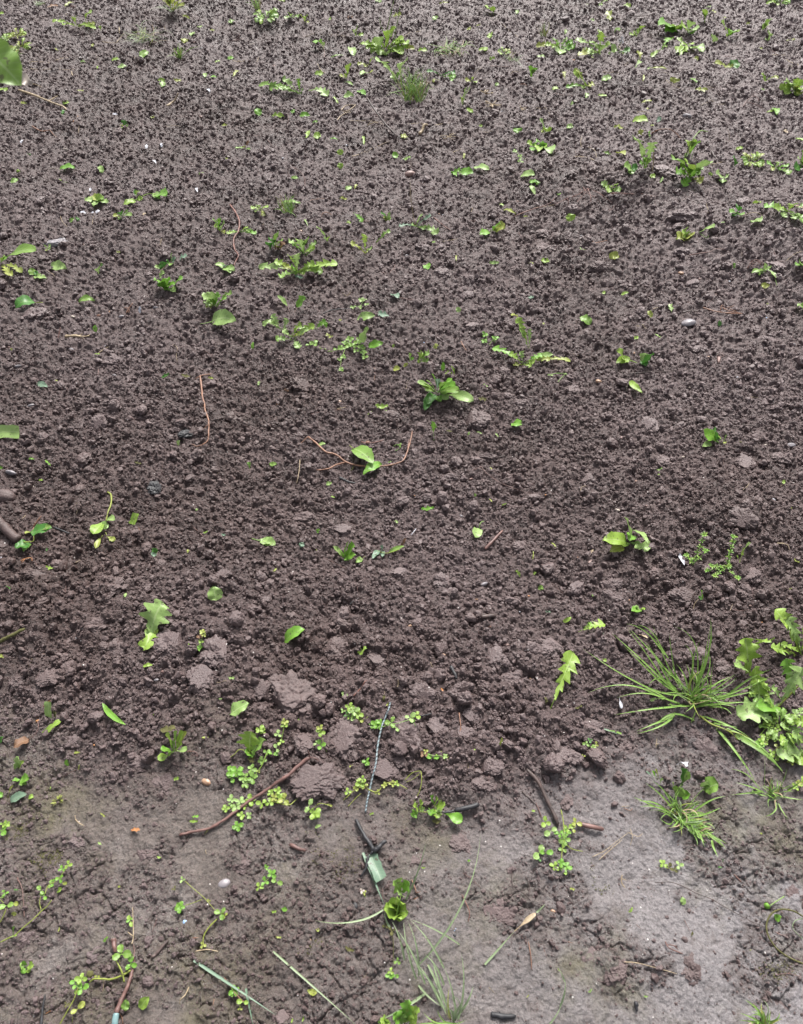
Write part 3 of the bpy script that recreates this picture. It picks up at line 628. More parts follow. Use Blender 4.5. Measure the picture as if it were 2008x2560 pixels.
plant('weed', 'weed', 'low brownish-green weed just left of the two-winged dandelion', 'y', [(640,420,570,410,26,'d',1.5),(645,420,670,370,18,'s',5,'g1'),(640,425,615,425,20,'d',1),(640,470,585,475,30,'o',1,'g4'),(650,465,670,455,22,'o',1)])
plant('dandelion', DN, 'small flat dandelion with a long dark leaf, right of the two-winged one', 'g3', [(1100,480,1010,455,30,'d',1.5,'g5'),(1100,485,1195,465,28,'d',1.5,'g5'),(1120,490,1195,495,36,'d',1),(1160,495,1175,520,24,'d',.5),(1090,520,1050,525,18,'s',.5,'y')], lm='the small flat dandelion')
tuft('grass_tuft', 'dense bright green spiky grass tuft near the top centre', 925, 650, [(740,620,0,3),(760,590,0,4)], 'gr', 6.5, lm='the dense spiky grass tuft', auto=(95, 110, 12, -20, 200), spread=55)
plant('weed', 'weed', 'slim pale upright weed standing right of the spiky grass tuft', 'g4', [(1240,670,1265,560,34,'d',8),(1240,665,1290,555,20,'s',8),(1238,672,1225,610,26,'s',5,'g1')], lm='the slim pale weed')
plant('seedling', 'seedling', 'spindly yellowish seedling behind the slim pale weed', 'g1', [(1300,525,1255,510,20,'s',2,'y'),(1300,525,1330,530,20,'s',1),(1300,520,1310,490,14,'s',3)], [[(1300,525,0),(1320,480,4),(1345,440,7),4]], 'straw')
tuft('grass_tuft', 'long flat grass patch lying right of the large dandelion, top', 1180, 335, [], 'gr', 5, lm='the long flat grass patch', auto=(46, 130, 2.5, 0, 360), spread=70)
tuft('grass_tuft', 'dark thin grass strands leaning right at the top right of centre', 1560, 390, [(1490,360,0,3),(1640,455,.1,.5),(1620,430,.1,.5),(1520,350,0,4)], 'gy', 4.5, auto=(14, 70, 3, 0, 360), spread=25)
frond('weed', 'weed', 'spreading yellow-green weed right of the long flat grass patch', 1500, 335, 110, 70, 20, 'g1', ['g1', 'y', 'g3'], 4, 'the spreading yellow-green weed', 's', 12)
plant('seedling', 'seedling', 'round-leaved seedling on a stem at the top, right of the stalks', 'g1', [(1435,85,1395,50,50,'r',3),(1437,85,1447,50,18,'s',3,'g3')], [[(1437,100,0),(1438,80,2),4]], 'g4')
plant('dandelion', DN, 'jagged flat dandelion with a shed leaf beside it, upper centre-left', 'g2', [(195,598,90,500,46,'d',7,'g4'),(185,598,95,575,52,'d',2,'g4'),(175,590,5,560,56,'d',2),(190,595,80,560,40,'d',3),(205,600,195,500,28,'d',7,'g3'),(210,600,225,565,26,'d',2,'g3'),(200,602,-60,548,40,'d',1.5,'g2')], lm='the jagged flat dandelion')
one('fallen_leaf', 'leaf', 'torn dandelion leaf lying right of the jagged flat dandelion', 'g4', (265,585,380,615,58,'d',1.5,None,.15))
strand('twig', 'twig', 'straight dark stick slanting down to the right near the top centre', 'twig', [(630,622,7),(680,700,5),(740,780,3),(800,845,1.2),(850,893,.2)], 14, [[(740,780,3),(765,770,3.5),6]], 'twig_stub', 'the slanting dark stick')
strand('dry_stalk', 'stalk', 'curled cream root stub right of the slanting dark stick', 'straw', [(965,855,.5),(985,830,1),(995,800,2),(1018,797,1.5)], 20, lm='the curled cream stub')
strand('root', 'root', 'wiry brown loop of root standing in the soil, left of centre', 'brown', [(235,1195,0),(232,1130,2),(190,1080,4),(145,1068,5),(125,1095,3),(140,1130,1)], 6, lm='the wiry root loop')
strand('straw', 'straw', 'pair of curved buff straws left of the slanting stick', 'straw', [(438,770,.3),(470,735,1),(510,715,1),(545,722,.5)], 8, [[(465,705,.5),(500,672,1.2),(560,668,1),7],[(560,668,1),(520,700,.8),(475,712,.5),7]], 'second_straw', 'the curved buff straws')
lines([('straw',4,(515,768),(640,772),(730,778)),('straw',5,(630,800),(680,780),(740,792)),('straw',4,(640,792),(662,765,1)),('straw',4,(880,790),(950,788),(1000,796)),('straw',4,(1060,798),(1120,788),(1175,784)),('straw',4,(1170,975),(1230,950),(1290,932)),
       ('straw',6,(535,1000),(590,980),(635,970)),('straw',4,(640,970),(720,925),(775,900)),('straw',3,(230,232),(360,222)),('straw',3,(385,225),(510,232)),('straw',5,(850,240),(920,212),(985,195)),('straw',4,(905,1080,0),(912,1035,4)),
       ('straw',4,(908,1300,0),(906,1220,4),(907,1145,8)),('straw',5,(315,405),(340,450),(370,472)),('straw',5,(1545,470),(1570,455,1),(1600,462)),('straw',3,(1310,490,1),(1330,450,4),(1365,432,5)),('straw',4,(1250,495,0),(1248,448,4)),('brown',5,(1400,418),(1470,422),(1540,428)),
       ('brown',3,(60,660),(110,700),(132,760),(110,830)),('brown',4,(0,890),(30,935)),('brown',4,(440,1165),(520,1172),(600,1200)),('brown',6,(1640,390),(1690,402)),('brown',4,(300,1130),(320,1180),(325,1215)),('rust',4,(265,1280),(300,1270),(400,1262)),('straw',3,(1490,150),(1560,215),(1640,265)),
       ('rust',5,(1600,535),(1680,550)),('brown',4,(960,1160),(1010,1185),(1070,1200)),('straw',3,(1370,840),(1430,850))], 'dry straw', 'straw', 'straw')
def wisp(name, label, x, y, n, L, mat='straw', w=6, seed=1, lm=None, hh=1.5):
    R_ = random.Random(seed); pts = lambda a: [(x, y, .4), (x+math.cos(a)*L*.5+R_.uniform(-8, 8), y+math.sin(a)*L*.3, hh*.8), (x+math.cos(a)*L, y+math.sin(a)*L*.55, .2)]
    ang = [R_.uniform(0, 6.28) for i in range(n)]; return strand(name, 'root', label, mat, pts(ang[0]), w, [pts(a)+[w*.8] for a in ang[1:]], 'root_fibre', lm)
wisp('root_cluster', 'star of pale roots lying between the slim weed and the top right', 1430, 665, 9, 60, 'straw', 7, 3, 'the star of pale roots')
wisp('root_cluster', 'pale forked root with an upright prong behind the star of pale roots', 1390, 600, 5, 50, 'straw', 8, 5, None, 4)
wisp('root_cluster', 'small buff knot of roots at the right, level with the star of pale roots', 1615, 690, 6, 35, 'straw', 6, 8)
wisp('root_cluster', 'crossed buff root fibres in front of the curled cream stub, to its right', 1150, 870, 7, 55, 'straw', 5, 9)
bits([(820,100,60,10,34,'j','y',1.5),(1065,122,36,110,26,'o','g4',1),(535,330,60,120,34,'o','g4',1),(440,360,90,10,14,'j','g2'),(325,475,60,0,40,'j','g1'),(515,535,60,-20,16,'o','g4'),(515,615,66,0,34,'o','g4'),(598,598,54,-20,30,'o','g3',1),(430,640,50,-45,14,'j','g1'),(365,545,1,0,1,'o','g1'),
      (1285,715,50,-20,26,'j','g1',1),(1590,840,44,90,44,'r','g3',2),(870,875,44,0,34,'o','y'),(610,895,60,100,18,'j','g1'),(420,888,54,0,18,'j','g3'),(315,872,50,0,40,'o','g1'),(255,860,60,80,36,'j','g1',1),(60,742,90,0,30,'j','g1'),(160,715,36,40,28,'j','g3'),(235,738,66,0,26,'o','g3'),(300,782,40,0,18,'j','g3'),
      (460,970,44,100,30,'o','g1',2),(460,1058,44,110,30,'o','g1',2),(812,995,44,20,34,'o','g3',1),(885,1018,60,20,26,'j','g2'),(1250,995,36,90,16,'j','y'),(170,1137,50,0,30,'j','g2'),(560,1190,34,60,20,'j','y'),(515,1205,44,30,22,'o','g4'),(480,1270,50,0,20,'j','y'),(700,15,44,0,26,'j','g2'),(1120,22,60,10,16,'j','y'),(1415,230,36,90,40,'j','g1'),
      (1425,380,44,10,30,'j','g1'),(1370,320,60,0,44,'j','g1',1),(1590,80,26,90,22,'j','g2'),(1340,165,30,0,14,'j','y'),(85,8,50,0,22,'j','g1'),(525,115,44,0,20,'j','br'),(1355,805,26,0,20,'j','g1'),(1640,465,1,0,1,'o','g1'),(1460,540,30,45,16,'o','g4'),(985,325,70,0,30,'j','g1',1),(395,130,16,0,14,'r','g1'),(1280,185,20,0,20,'r','y')])
plant('seedling', 'seedling', 'broad upright green seedling at the right of the top centre', 'g3', [(1675,490,1690,425,40,'s',6),(1680,490,1705,440,30,'s',5)])
creeper('weed', 'weed', 'wispy grey-green weed with small leaves in the upper right of centre', 'g2', [[(1580,960,.2),(1610,1000,1),(1640,1020,.4),4]], [(1575,965,22,4),(1605,1000,20,4),(1605,1030,24,3)], 'g4')
plant('seedling', 'seedling', 'cluster of yellow-green leaves half cut off from the right neighbour tuft', 'g3', [(1700,940,1650,905,30,'s',2,'g1'),(1700,940,1720,895,50,'o',3),(1700,945,1680,960,30,'s',.8),(1705,945,1760,930,40,'o',2)])
plant('fallen_sprig', 'sprig', 'curled dandelion leaf and pale bent leaf lying together, upper centre', 'g3', [(1170,1110,1225,1085,34,'j',2),(1215,1110,1310,1105,52,'o',1.5),(1310,1075,1412,1082,44,'o',1.5,'g4'),(1175,1100,1200,1120,22,'j',1)], [[(1405,1080,.8),(1440,1045,1.5),4]], 'brown', lm='the curled leaf pair')
one('fallen_leaf', 'leaf', 'pale upside-down oval leaf lying right of the curled leaf pair', 'g4', (1610,1132,1700,1118,44,'o',1.2,None,.15))
bits([(1690,1165,50,0,34,'o','g3'),(1685,1222,50,-40,22,'o','g4'),(145,1295,130,0,40,'j','gr',1)])
blob('pebble', 'stone', 'grey lichened pebble with a straw behind it, upper centre', 'pink', 905, 1115, 90, 60, .6, lm='the lichened pebble')
stones([(500,925,26,22,'white'),(95,1010,20,16,'white'),(1340,905,38,28,'pink'),(870,1135,24,24,'white'),(695,735,24,18,'pink'),(1085,1072,0,0,'pale'),(1590,1282,34,22,'pink'),(1525,1285,20,14,'pale'),(620,18,24,18,'blue'),(665,700,22,18,'tan'),(515,200,12,12,'white'),(1490,708,16,14,'white'),(40,418,30,22,'pink')][:5]+[(1590,1282,34,22,'pink'),(1525,1285,20,14,'pale'),(620,18,24,18,'grey'),(665,700,22,18,'tan'),(1490,708,16,14,'white'),(40,418,30,22,'pink')])
# ---- tile 2,0
T(2, 0)
pb = [P(2008-48, 2), P(2320, -20)]
e = empty('garden_edging', pb[0]); tag(e, 'wooden edging board at the far right corner of the bed', 'edging', None, (2000, 5))
def box(mb, a, b, th, z0, z1):
    d = (b-a); d.z = 0; nrm = Vector((-d.y, d.x, 0)).normalized()*th; i = len(mb.v)
    for p in (a, b, b+nrm, a+nrm):
        for z in (z0, z1): mb.v.append(Vector((p.x, p.y, p.z+z))); mb.uv.append((0, 0))
    for f in ((0,2,3,1),(2,4,5,3),(4,6,7,5),(6,0,1,7),(1,3,5,7),(0,6,4,2)): mb.f.append(tuple(i+k for k in f))
mb = MB(); box(mb, pb[0], pb[1], .03, -.05, .14); mb.build('board', 'wood', e, pb[0])
mb = MB(); box(mb, pb[0]+Vector((.02, .032, 0)), pb[0]+Vector((.07, .034, 0)), .045, -.1, .17); mb.build('stake', 'wood', e, pb[0])
frond('weed', 'weed', 'low leafy green weed at the top right, beside the wooden edging', 1545, 20, 150, 40, 24, 'g1', ['g1', 'g3'], 4, 'the wooden edging board', 's', 15)
plant('weed', 'weed', 'spreading dandelion patch, left group of the top right row', 'g3', [(150,310,110,250,44,'d',5),(160,310,195,250,50,'d',5,'g4'),(165,320,150,345,50,'s',.8,'g4'),(175,305,250,300,44,'d',2),(150,300,60,290,34,'d',1.5,'g1'),(160,305,235,265,36,'d',4),(155,315,100,300,34,'d',1,'g1'),(150,300,0,295,34,'d',1,'y'),(160,308,215,320,40,'d',1)], lm='the left top-right dandelion')
plant('dandelion', DN, 'wide dandelion with a tall central leaf, middle of the top right row', 'g1', [(400,340,410,200,54,'d',11),(395,345,270,355,40,'d',1.5,'y'),(390,340,320,330,44,'d',2,'g4'),(385,320,250,260,46,'d',4,'g4'),(405,345,408,290,44,'s',5,'g4'),(410,330,475,275,36,'d',4),(400,345,340,350,30,'d',.8,'g2'),(395,310,340,270,44,'d',4,'g4')], lm='the tall-leaved top dandelion')
plant('seedling', 'seedling', 'pale spoon-shaped leaf and its dark neighbour in the top right row', 'g4', [(465,345,515,305,44,'s',3),(525,345,600,320,46,'d',2,'g5'),(530,350,560,345,26,'d',.8,'g1')])
tuft('grass_tuft', 'faded upright grass tuft left of the top right dandelions', 50, 245, [], 'gy', 5, auto=(26, 40, 8, 0, 360), spread=20)
e = strand('dandelion_clock', 'seed head', 'white dandelion seed head on a leaning stalk, top right', 'g4', [(515,335,0),(530,295,3),(547,262,6)], 5, lm='the white seed head')
o = e; k = mm(547, 255); C0 = Q(547, 256, 6.2); mb = MB()
for i in range(46):
    a = rnd.uniform(0, 6.28); c = rnd.uniform(-.8, 1); s_ = math.sqrt(1-c*c); d_ = Vector((math.cos(a)*s_, math.sin(a)*s_, c)); addtube(mb, [C0, C0+d_*24*k*rnd.uniform(.8, 1)], .5*k, 1.2*k, 3, 0)
mb.build('seeds', 'white', o, C0)
plant('weed', 'weed', 'small serrated weed with an upturned tip, right of the seed head', 'g1', [(640,230,600,225,30,'d',1),(640,230,665,185,34,'d',4,'g2'),(645,225,690,165,20,'s',6),(640,232,620,200,26,'d',2)])
plant('broadleaf_weed', 'weed', 'broad glossy-leaved weed at the back right of the bed', 'g3', [(870,200,775,160,62,'o',6),(875,200,830,205,60,'o',2),(880,200,900,165,50,'o',5,'g1'),(960,200,925,160,40,'s',5,'g1'),(965,205,990,140,40,'s',7,'g4'),(970,205,1025,190,44,'s',3,'g4'),(965,210,1000,215,34,'s',1),(885,195,925,190,40,'o',3)], lm='the broad glossy-leaved weed')
plant('fallen_sprig', 'sprig', 'line of torn leaves trailing down left below the glossy-leaved weed', 'g1', [(800,320,860,245,44,'d',2,'g3'),(790,330,735,365,28,'d',.8),(800,310,825,290,36,'d',1)])
plant('weed', 'weed', 'ragged weed with one round leaf, just in front of the glossy-leaved weed', 'g1', [(960,290,895,250,40,'d',3),(965,290,925,280,32,'d',2),(970,290,1000,285,20,'s',2),(990,310,1068,330,60,'o',1.5,'g4'),(950,300,895,330,36,'j',1),(955,320,915,345,40,'j',.6),(965,295,950,330,16,'s',1)], lm='the ragged round-leaf weed')
plant('seedling', 'seedling', 'tall narrow seedling leaf standing at the back right', 'g1', [(1075,150,1070,60,26,'s',8),(1078,120,1070,95,30,'s',5,'g3')], lm='the tall narrow seedling')
plant('seedling', 'seedling', 'forked bright yellow-green plant at the back right', 'g1', [(1215,235,1180,150,34,'s',8),(1220,235,1270,205,52,'s',4,'g3'),(1225,238,1300,200,20,'s',4),(1218,238,1240,225,34,'s',2)], lm='the forked bright plant')
plant('seedling', 'seedling', 'leaning seedling with a long slanted leaf near the right edge top', 'g2', [(1435,205,1500,120,26,'s',8),(1440,205,1480,160,22,'s',4,'g1'),(1438,208,1460,150,18,'s',5)], lm='the leaning slanted seedling')
plant('seedling', 'seedling', 'small upright green leaf in front of the leaning slanted seedling', 'g4', [(1480,265,1485,200,36,'s',5),(1478,265,1462,255,16,'s',1)])
one('fallen_leaf', 'leaf', 'small round upright pale leaf left of the forked bright plant', 'g4', (1130,268,1132,225,36,'o',4))
plant('fallen_sprig', 'sprig', 'yellowing strip and dark leaf lying together at the middle right top', 'y', [(1210,430,1135,400,28,'j',1.5),(1200,425,1250,435,26,'j',.8),(1240,435,1295,405,50,'o',1.5,'g5')], lm='the yellowing leaf strip')
plant('weed', 'weed', 'feathery small weed at the right with a yellow side leaf', 'g1', [(1460,520,1440,465,16,'j',3),(1465,520,1490,500,18,'j',2),(1500,510,1545,495,34,'j',1,'y'),(1462,522,1448,500,16,'j',1)])
plant('dandelion', DN, 'bright lush leafy weed cut by the right edge', 'g1', [(1640,580,1550,560,50,'l',2),(1640,580,1590,520,54,'l',5,'g4'),(1650,580,1680,505,54,'l',6),(1640,590,1580,595,50,'d',1.5),(1650,590,1690,600,50,'d',1,'y'),(1655,585,1720,570,60,'l',3),(1650,582,1640,545,50,'l',4,'y'),(1645,585,1620,555,50,'l',3,'g4'),(1660,580,1710,530,50,'l',4),(1648,588,1655,610,44,'d',.6)], lm='the lush right-edge weed')
plant('dandelion', DN, 'long thin-leaved dandelion lying among dry fibres, upper right', 'g1', [(330,550,235,455,54,'d',7),(320,550,250,440,30,'d',8,'y'),(325,555,190,555,30,'d',1,'g3'),(330,555,370,530,34,'j',1,'y'),(320,550,290,560,28,'d',.8)], lm='the thin-leaved dandelion')
bits([(180,490,60,100,26,'d','y',2),(450,505,70,20,34,'o','g4',1),(125,568,44,10,22,'o','g1'),(322,610,34,90,26,'j','g4'),(422,612,60,0,26,'j','g1'),(240,655,54,35,14,'o','g4'),(880,518,44,80,44,'r','y',2),(1003,515,44,-30,30,'j','g3'),(1050,580,90,-5,34,'j','y'),(650,415,60,50,18,'s','g4',1),(718,440,26,0,22,'j','g4'),(660,355,54,100,28,'s','y',2),
      (685,500,50,80,14,'j','y'),(780,440,120,0,16,'j','y'),(1018,378,36,0,22,'r','y'),(665,772,100,0,44,'o','g1',1.5),(780,770,34,0,34,'o','g6'),(705,650,80,10,20,'j','y'),(712,695,26,90,14,'j','y'),(525,818,70,0,30,'j','y'),(740,802,26,0,20,'j','y'),(1500,712,70,10,18,'j','g1'),(1525,715,44,-60,30,'o','g3',1),(1445,578,26,-30,14,'o','g4'),(1430,315,30,0,20,'j','y'),
      (1355,155,44,0,20,'j','y'),(580,40,50,0,30,'j','g1',1),(440,8,44,20,14,'j','g1'),(410,45,34,0,20,'j','g4'),(325,35,36,0,24,'j','g1'),(360,130,34,0,18,'j','g4'),(465,110,90,100,40,'j','y',3),(520,200,60,40,26,'j','g2'),(190,205,36,80,18,'j','g4'),(1100,48,30,0,22,'j','g2'),(1130,80,40,0,18,'j','y'),(1205,115,30,0,16,'j','y'),(1620,262,60,0,20,'j','y'),(1620,430,20,90,20,'j','y'),
      (30,367,60,0,22,'j','g4'),(360,370,24,0,14,'j','y'),(1590,845,40,0,16,'o','straw'),(1675,895,60,0,34,'j','g1',1),(1300,950,60,10,30,'j','g1',1),(215,818,50,20,28,'o','g4'),(145,1248,34,90,24,'j','g3'),(10,1165,30,90,40,'j','g3'),(740,1130,50,20,36,'j','g1',1),(800,1150,40,60,16,'j','g4'),(1050,1110,1,0,1,'o','g1')][:-1])
strand('twig', 'twig', 'curved dark twig arching over the soil at the top right', 'twig', [(470,222,0),(490,160,4),(550,120,6),(620,105,6),(705,98,5)], 8, lm='the arching dark twig')
strand('root', 'root', 'long thin wavy dark root lying across the upper right', 'twig', [(395,518,.6),(480,530,.8),(570,542,.8),(650,537,1),(740,545,1),(830,568,.8),(955,577,.3)], 7, lm='the long wavy dark root')
strand('straw', 'straw', 'arched orange straw standing behind the serrated dandelion pair', 'rust', [(735,850,.3),(780,828,3),(840,822,4),(890,845,3),(925,890,.5)], 8, lm='the arched orange straw')
strand('root', 'root', 'wiry brown root with an orange hooked end at the right', 'brown', [(1320,680,.3),(1345,640,1.5),(1385,618,2.5),(1415,630,2),(1420,655,1)], 7, [[(1340,650,1.5),(1400,665,1),(1450,692,.3),5],[(1380,615,2),(1390,590,3),4]], lm='the hooked brown root')
strand('root', 'root', 'tangled red rootlets spilling left of the dark mound, middle right', 'root', [(120,1305,.3),(200,1265,.8),(270,1235,1),(330,1200,1.5)], 6, [[(330,1200,1.5),(350,1250,1),(350,1305,.3),6],[(300,1190,1.5),(330,1230,1),(390,1260,.5),5],[(260,1290,.6),(300,1240,1.2),(350,1195,1.6),4],[(480,1225,1),(600,1232,.8),(760,1250,.3),7],[(360,1210,1.3),(420,1240,1),(490,1290,.3),4],[(200,1265,.8),(210,1290,.4),(200,1309,.2),4]], lm='the tangled red rootlets')
lines([('straw',4,(400,458),(470,462),(560,470)),('straw',3,(790,470),(830,462,1),(862,490)),('straw',4,(830,510),(860,535),(940,572)),('straw',3,(1040,540),(1140,560)),('straw',5,(1490,350),(1570,352),(1655,362)),('straw',4,(1590,385),(1640,410),(1690,435)),('brown',4,(1480,300),(1530,340),(1560,352)),('brown',4,(1020,95),(1060,96)),
       ('brown',4,(1195,358),(1260,362),(1330,370)),('brown',5,(120,592),(170,605),(240,612)),('straw',4,(640,715),(700,712),(735,728)),('brown',4,(465,700),(490,760),(525,800)),('straw',4,(545,820,0),(560,795,2)),('straw',4,(1110,1048),(1155,1040),(1195,1030)),('straw',4,(1230,905,0),(1232,860,2),(1220,820,4)),('straw',3,(1050,670),(1110,645),(1145,648)),('straw',3,(1155,665),(1220,662)),
       ('straw',8,(237,1000),(275,998),(330,1010),(370,1020)),('straw',4,(385,1010,0),(375,960,2),(330,935,1)),('straw',4,(290,940,.2),(285,900,2),(295,868,3)),('brown',3,(255,985),(250,940,1),(265,890,1)),('straw',4,(0,688),(60,700),(110,750)),('straw',3,(560,420),(590,395,1)),('straw',4,(520,300),(570,340)),('twig',14,(1120,960,.5),(1140,1000,.8),(1175,1030,.4)),('twig',9,(1180,985,1),(1190,1015,.5))], 'dry straw', 'straw', 'straw')
plant('dandelion', DN, 'tall pale serrated dandelion standing left of the dark flat clod', 'g4', [(690,1070,625,880,74,'d',17),(700,1070,745,910,60,'d',13),(695,1075,680,1000,52,'d',5,'g3'),(690,1075,660,1030,40,'d',3,'g3'),(700,1072,720,1010,34,'s',6,'g2')], [[(740,1095,0),(750,1030,3),(750,950,8),8]], 'straw', lm='the tall pale dandelion')
plant('broadleaf_weed', 'weed', 'small weed with one flat round leaf in front of the tall pale dandelion', 'g2', [(605,1080,560,1060,50,'o',2),(605,1080,650,1075,46,'o',1,'g5'),(610,1090,600,1110,30,'s',.6)])
plant('dandelion', DN, 'broad dandelion rosette with a bent stalk, right of the dark flat clod', 'g3', [(985,1130,865,1010,76,'d',9,'g2'),(985,1135,890,1100,70,'d',3),(985,1125,960,1040,70,'s',8,'g1'),(995,1125,1110,1035,70,'s',10,'g4'),(990,1130,1065,1080,60,'d',5),(990,1140,935,1185,60,'d',.8),(995,1140,1060,1160,56,'d',1,'y'),(985,1135,1010,1080,56,'s',6,'g3'),(985,1140,960,1160,44,'d',.8,'y'),(980,1130,920,1060,50,'s',6,'g1'),(1000,1130,1050,1105,44,'d',3,'g2')],
      [[(950,1010,1),(985,920,8),(1040,842,12),(1095,838,11),8],[(990,1015,2),(1010,950,6),5]], 'g4', lm='the broad stalked dandelion', spart='flower_stalk')
plant('seedling', 'seedling', 'upright crumpled leaf bunch behind the broad stalked dandelion', 'g1', [(975,985,985,905,50,'s',8),(980,985,1020,915,44,'s',8,'g3'),(975,990,945,1010,16,'s',1,'g4')])
plant('weed', 'weed', 'pale three-leaved weed right of the broad stalked dandelion', 'g4', [(1190,1145,1150,1110,44,'s',3),(1190,1145,1225,1125,46,'d',2),(1190,1150,1185,1170,36,'s',.6),(1110,1120,1120,1100,26,'o',1,'g1')])
frond('weed', 'weed', 'tall thin-stemmed weed patch at the right, behind the leafy right weed', 1380, 1030, 170, 90, 26, 'g1', ['g1', 'g2', 'y'], 6, 'the thin-stemmed weed patch', 's', 17)
plant('dandelion', DN, 'low jagged dandelion at the right, beside the thin-stemmed patch', 'g3', [(1520,1070,1470,1040,44,'d',3),(1525,1070,1560,1035,40,'d',4,'g4'),(1530,1075,1610,1060,40,'d',2),(1540,1080,1620,1110,44,'d',1,'g2'),(1520,1075,1500,1085,34,'d',1,'y'),(1530,1075,1555,1085,36,'d',1)], lm='the low jagged dandelion')
plant('seedling', 'seedling', 'round dark leaf on a short stem left of the thin-stemmed patch', 'g5', [(1265,1055,1260,1005,50,'r',3)])
plant('broadleaf_weed', 'weed', 'dark green weed with small leaves cut by the right edge, upper right', 'g2', [(1690,1060,1650,1080,50,'s',1,'g5'),(1690,1050,1700,970,44,'s',6),(1692,1060,1720,1040,44,'s',3),(1688,1050,1672,1010,30,'s',4,'g4')])
plant('weed', 'weed', 'crumpled green weed on the mound beside the tangled red rootlets', 'g1', [(470,1200,415,1165,40,'l',2,'g4'),(475,1200,520,1175,30,'j',3),(480,1210,540,1215,40,'l',1.5,'g4'),(470,1205,440,1200,40,'j',1),(478,1208,460,1222,30,'l',.6)])
plant('broadleaf_weed', 'weed', 'two shiny oval leaves with a red-rimmed stem, left of upper right tuft', 'g3', [(45,940,5,900,60,'o',4),(40,945,10,965,54,'o',1.5,'g1'),(60,950,100,980,60,'o',1.5,'g4'),(50,940,50,905,36,'o',3,'g3')], lm='the shiny oval-leaf weed')
plant('seedling', 'seedling', 'curled seedling with a pointed tip at the left of the upper right area', 'g2', [(60,850,25,755,22,'s',6,'g4'),(65,850,80,815,44,'o',3,'g1'),(60,855,30,835,18,'s',1,'y')])
bits([(540,985,50,0,44,'j','y',1.5),(665,845,50,80,36,'j','y',2),(720,865,60,100,40,'j','g3',3),(450,985,60,0,18,'j','g2')])
later(blob('clod', 'clod', None, 'clod', 1320, 1290, 90, 70, .6, 'clod'), 'clod', 'soil clod', 1320, 1290)
blob('clod', 'clod', 'broad flat dark clod wedged between the two big right dandelions', 'clod', 825, 1090, 130, 110, .45, 'clod', .5, 'the dark flat clod')
stones([(1210,905,44,24,'pale'),(395,960,70,34,'grey'),(240,385,40,20,'orange'),(960,745,90,50,'grey'),(1540,1270,10,10,'pale'),(115,75,28,18,'pale'),(140,45,20,12,'white')][:4]+[(115,75,28,18,'pale'),(140,45,20,12,'white'),(490,460,28,18,'pink')])
# ---- tile 0,1
T(0, 1)
plant('dandelion', DN, 'dandelion cut by the left edge with one long smooth leaf pointing right', 'g1', [(10,370,235,290,66,'s',6,'g2'),(15,385,145,430,46,'d',1.5,'y'),(10,390,75,455,50,'d',1,'y'),(15,375,25,330,34,'s',3),(0,385,-60,420,50,'d',1),(10,370,40,345,26,'s',3,'g3')], lm='the left-edge dandelion')
plant('fallen_sprig', 'sprig', 'pair of folded green leaves lying right of the left-edge dandelion', 'g3', [(225,460,190,405,36,'o',2,'g2'),(225,460,245,425,34,'o',1.5,'g5'),(220,465,298,470,34,'o',1,'g4')], lm='the folded leaf pair')
one('fallen_leaf', 'leaf', 'oval green leaf with dark shading at the upper left, lying flat', 'g4', (330,402,425,405,52,'o',1.2,None,.15), [(445,402,.4),4])
plant('fallen_sprig', 'sprig', 'wilted sprig with dark and pale folded leaves, left of centre', 'g2', [(1050,410,1020,365,44,'o',2.5,'g5'),(1075,385,1060,355,40,'o',2,'g5'),(1100,370,1120,340,40,'o',2,'g6'),(1095,365,1095,300,24,'o',4,'g4'),(1020,405,985,398,28,'o',1,'g4'),(1145,345,1190,330,40,'j',1,'g6'),(1100,375,1080,390,26,'o',1,'g2')], [[(1010,435,.3),(1040,405,.8),(1080,370,1.5),5]], 'brown', lm='the wilted dark sprig')
plant('broadleaf_weed', 'weed', 'glossy bright green weed with curled leaf, in front of the wilted dark sprig', 'g3', [(1055,530,985,480,70,'o',5),(1060,530,1060,470,60,'o',5),(1065,530,1110,510,50,'o',3),(1110,520,1160,475,46,'s',5),(1080,540,1120,555,40,'o',1.5,'g4'),(1020,470,1050,430,44,'o',3,'g4'),(1040,525,1005,515,44,'o',2),(1060,535,1075,555,30,'o',.5,'g3')], lm='the glossy curled weed')
plant('dandelion', DN, 'ruffled bright green dandelion cluster left of centre', 'g3', [(1370,640,1285,570,60,'l',4,'g4'),(1370,640,1340,555,56,'l',6,'g4'),(1375,640,1400,570,60,'l',5),(1380,645,1440,600,56,'d',4),(1385,645,1480,560,40,'d',7,'g2'),(1370,650,1310,650,40,'l',1,'y'),(1380,650,1420,655,44,'d',1),(1370,645,1350,600,50,'l',4,'g3'),(1375,650,1295,625,46,'l',2,'g4')], lm='the ruffled dandelion cluster')
one('fallen_leaf', 'leaf', 'pale upside-down leaf with raised vein and long stalk pointing left', 'g4', (1350,745,1505,740,90,'o',3,None,.12), [(1320,752,.5),(1275,762,.3),5], 'g4', 'the pale stalked leaf')
one('fallen_leaf', 'leaf', 'dark green cupped leaf on the left with a yellow stalk pointing right', 'g5', (225,628,100,660,70,'o',1.2,None,.25), [(245,622,1.2),(275,622,1),5], 'y', 'the dark cupped leaf')
one('fallen_leaf', 'leaf', 'narrow arched green leaf in the left soil, right of the cupped leaf', 'g2', (505,622,605,612,36,'o',1,None,.25), lm='the narrow arched leaf')
plant('dandelion', DN, 'small bright fern-like dandelion left of the long red root', 'g3', [(1405,165,1355,90,44,'d',5),(1405,165,1400,85,44,'d',6),(1408,165,1430,120,50,'d',4,'g4'),(1405,170,1365,135,36,'d',2,'g1'),(1410,170,1435,180,30,'d',1,'y')], lm='the fern-like dandelion')
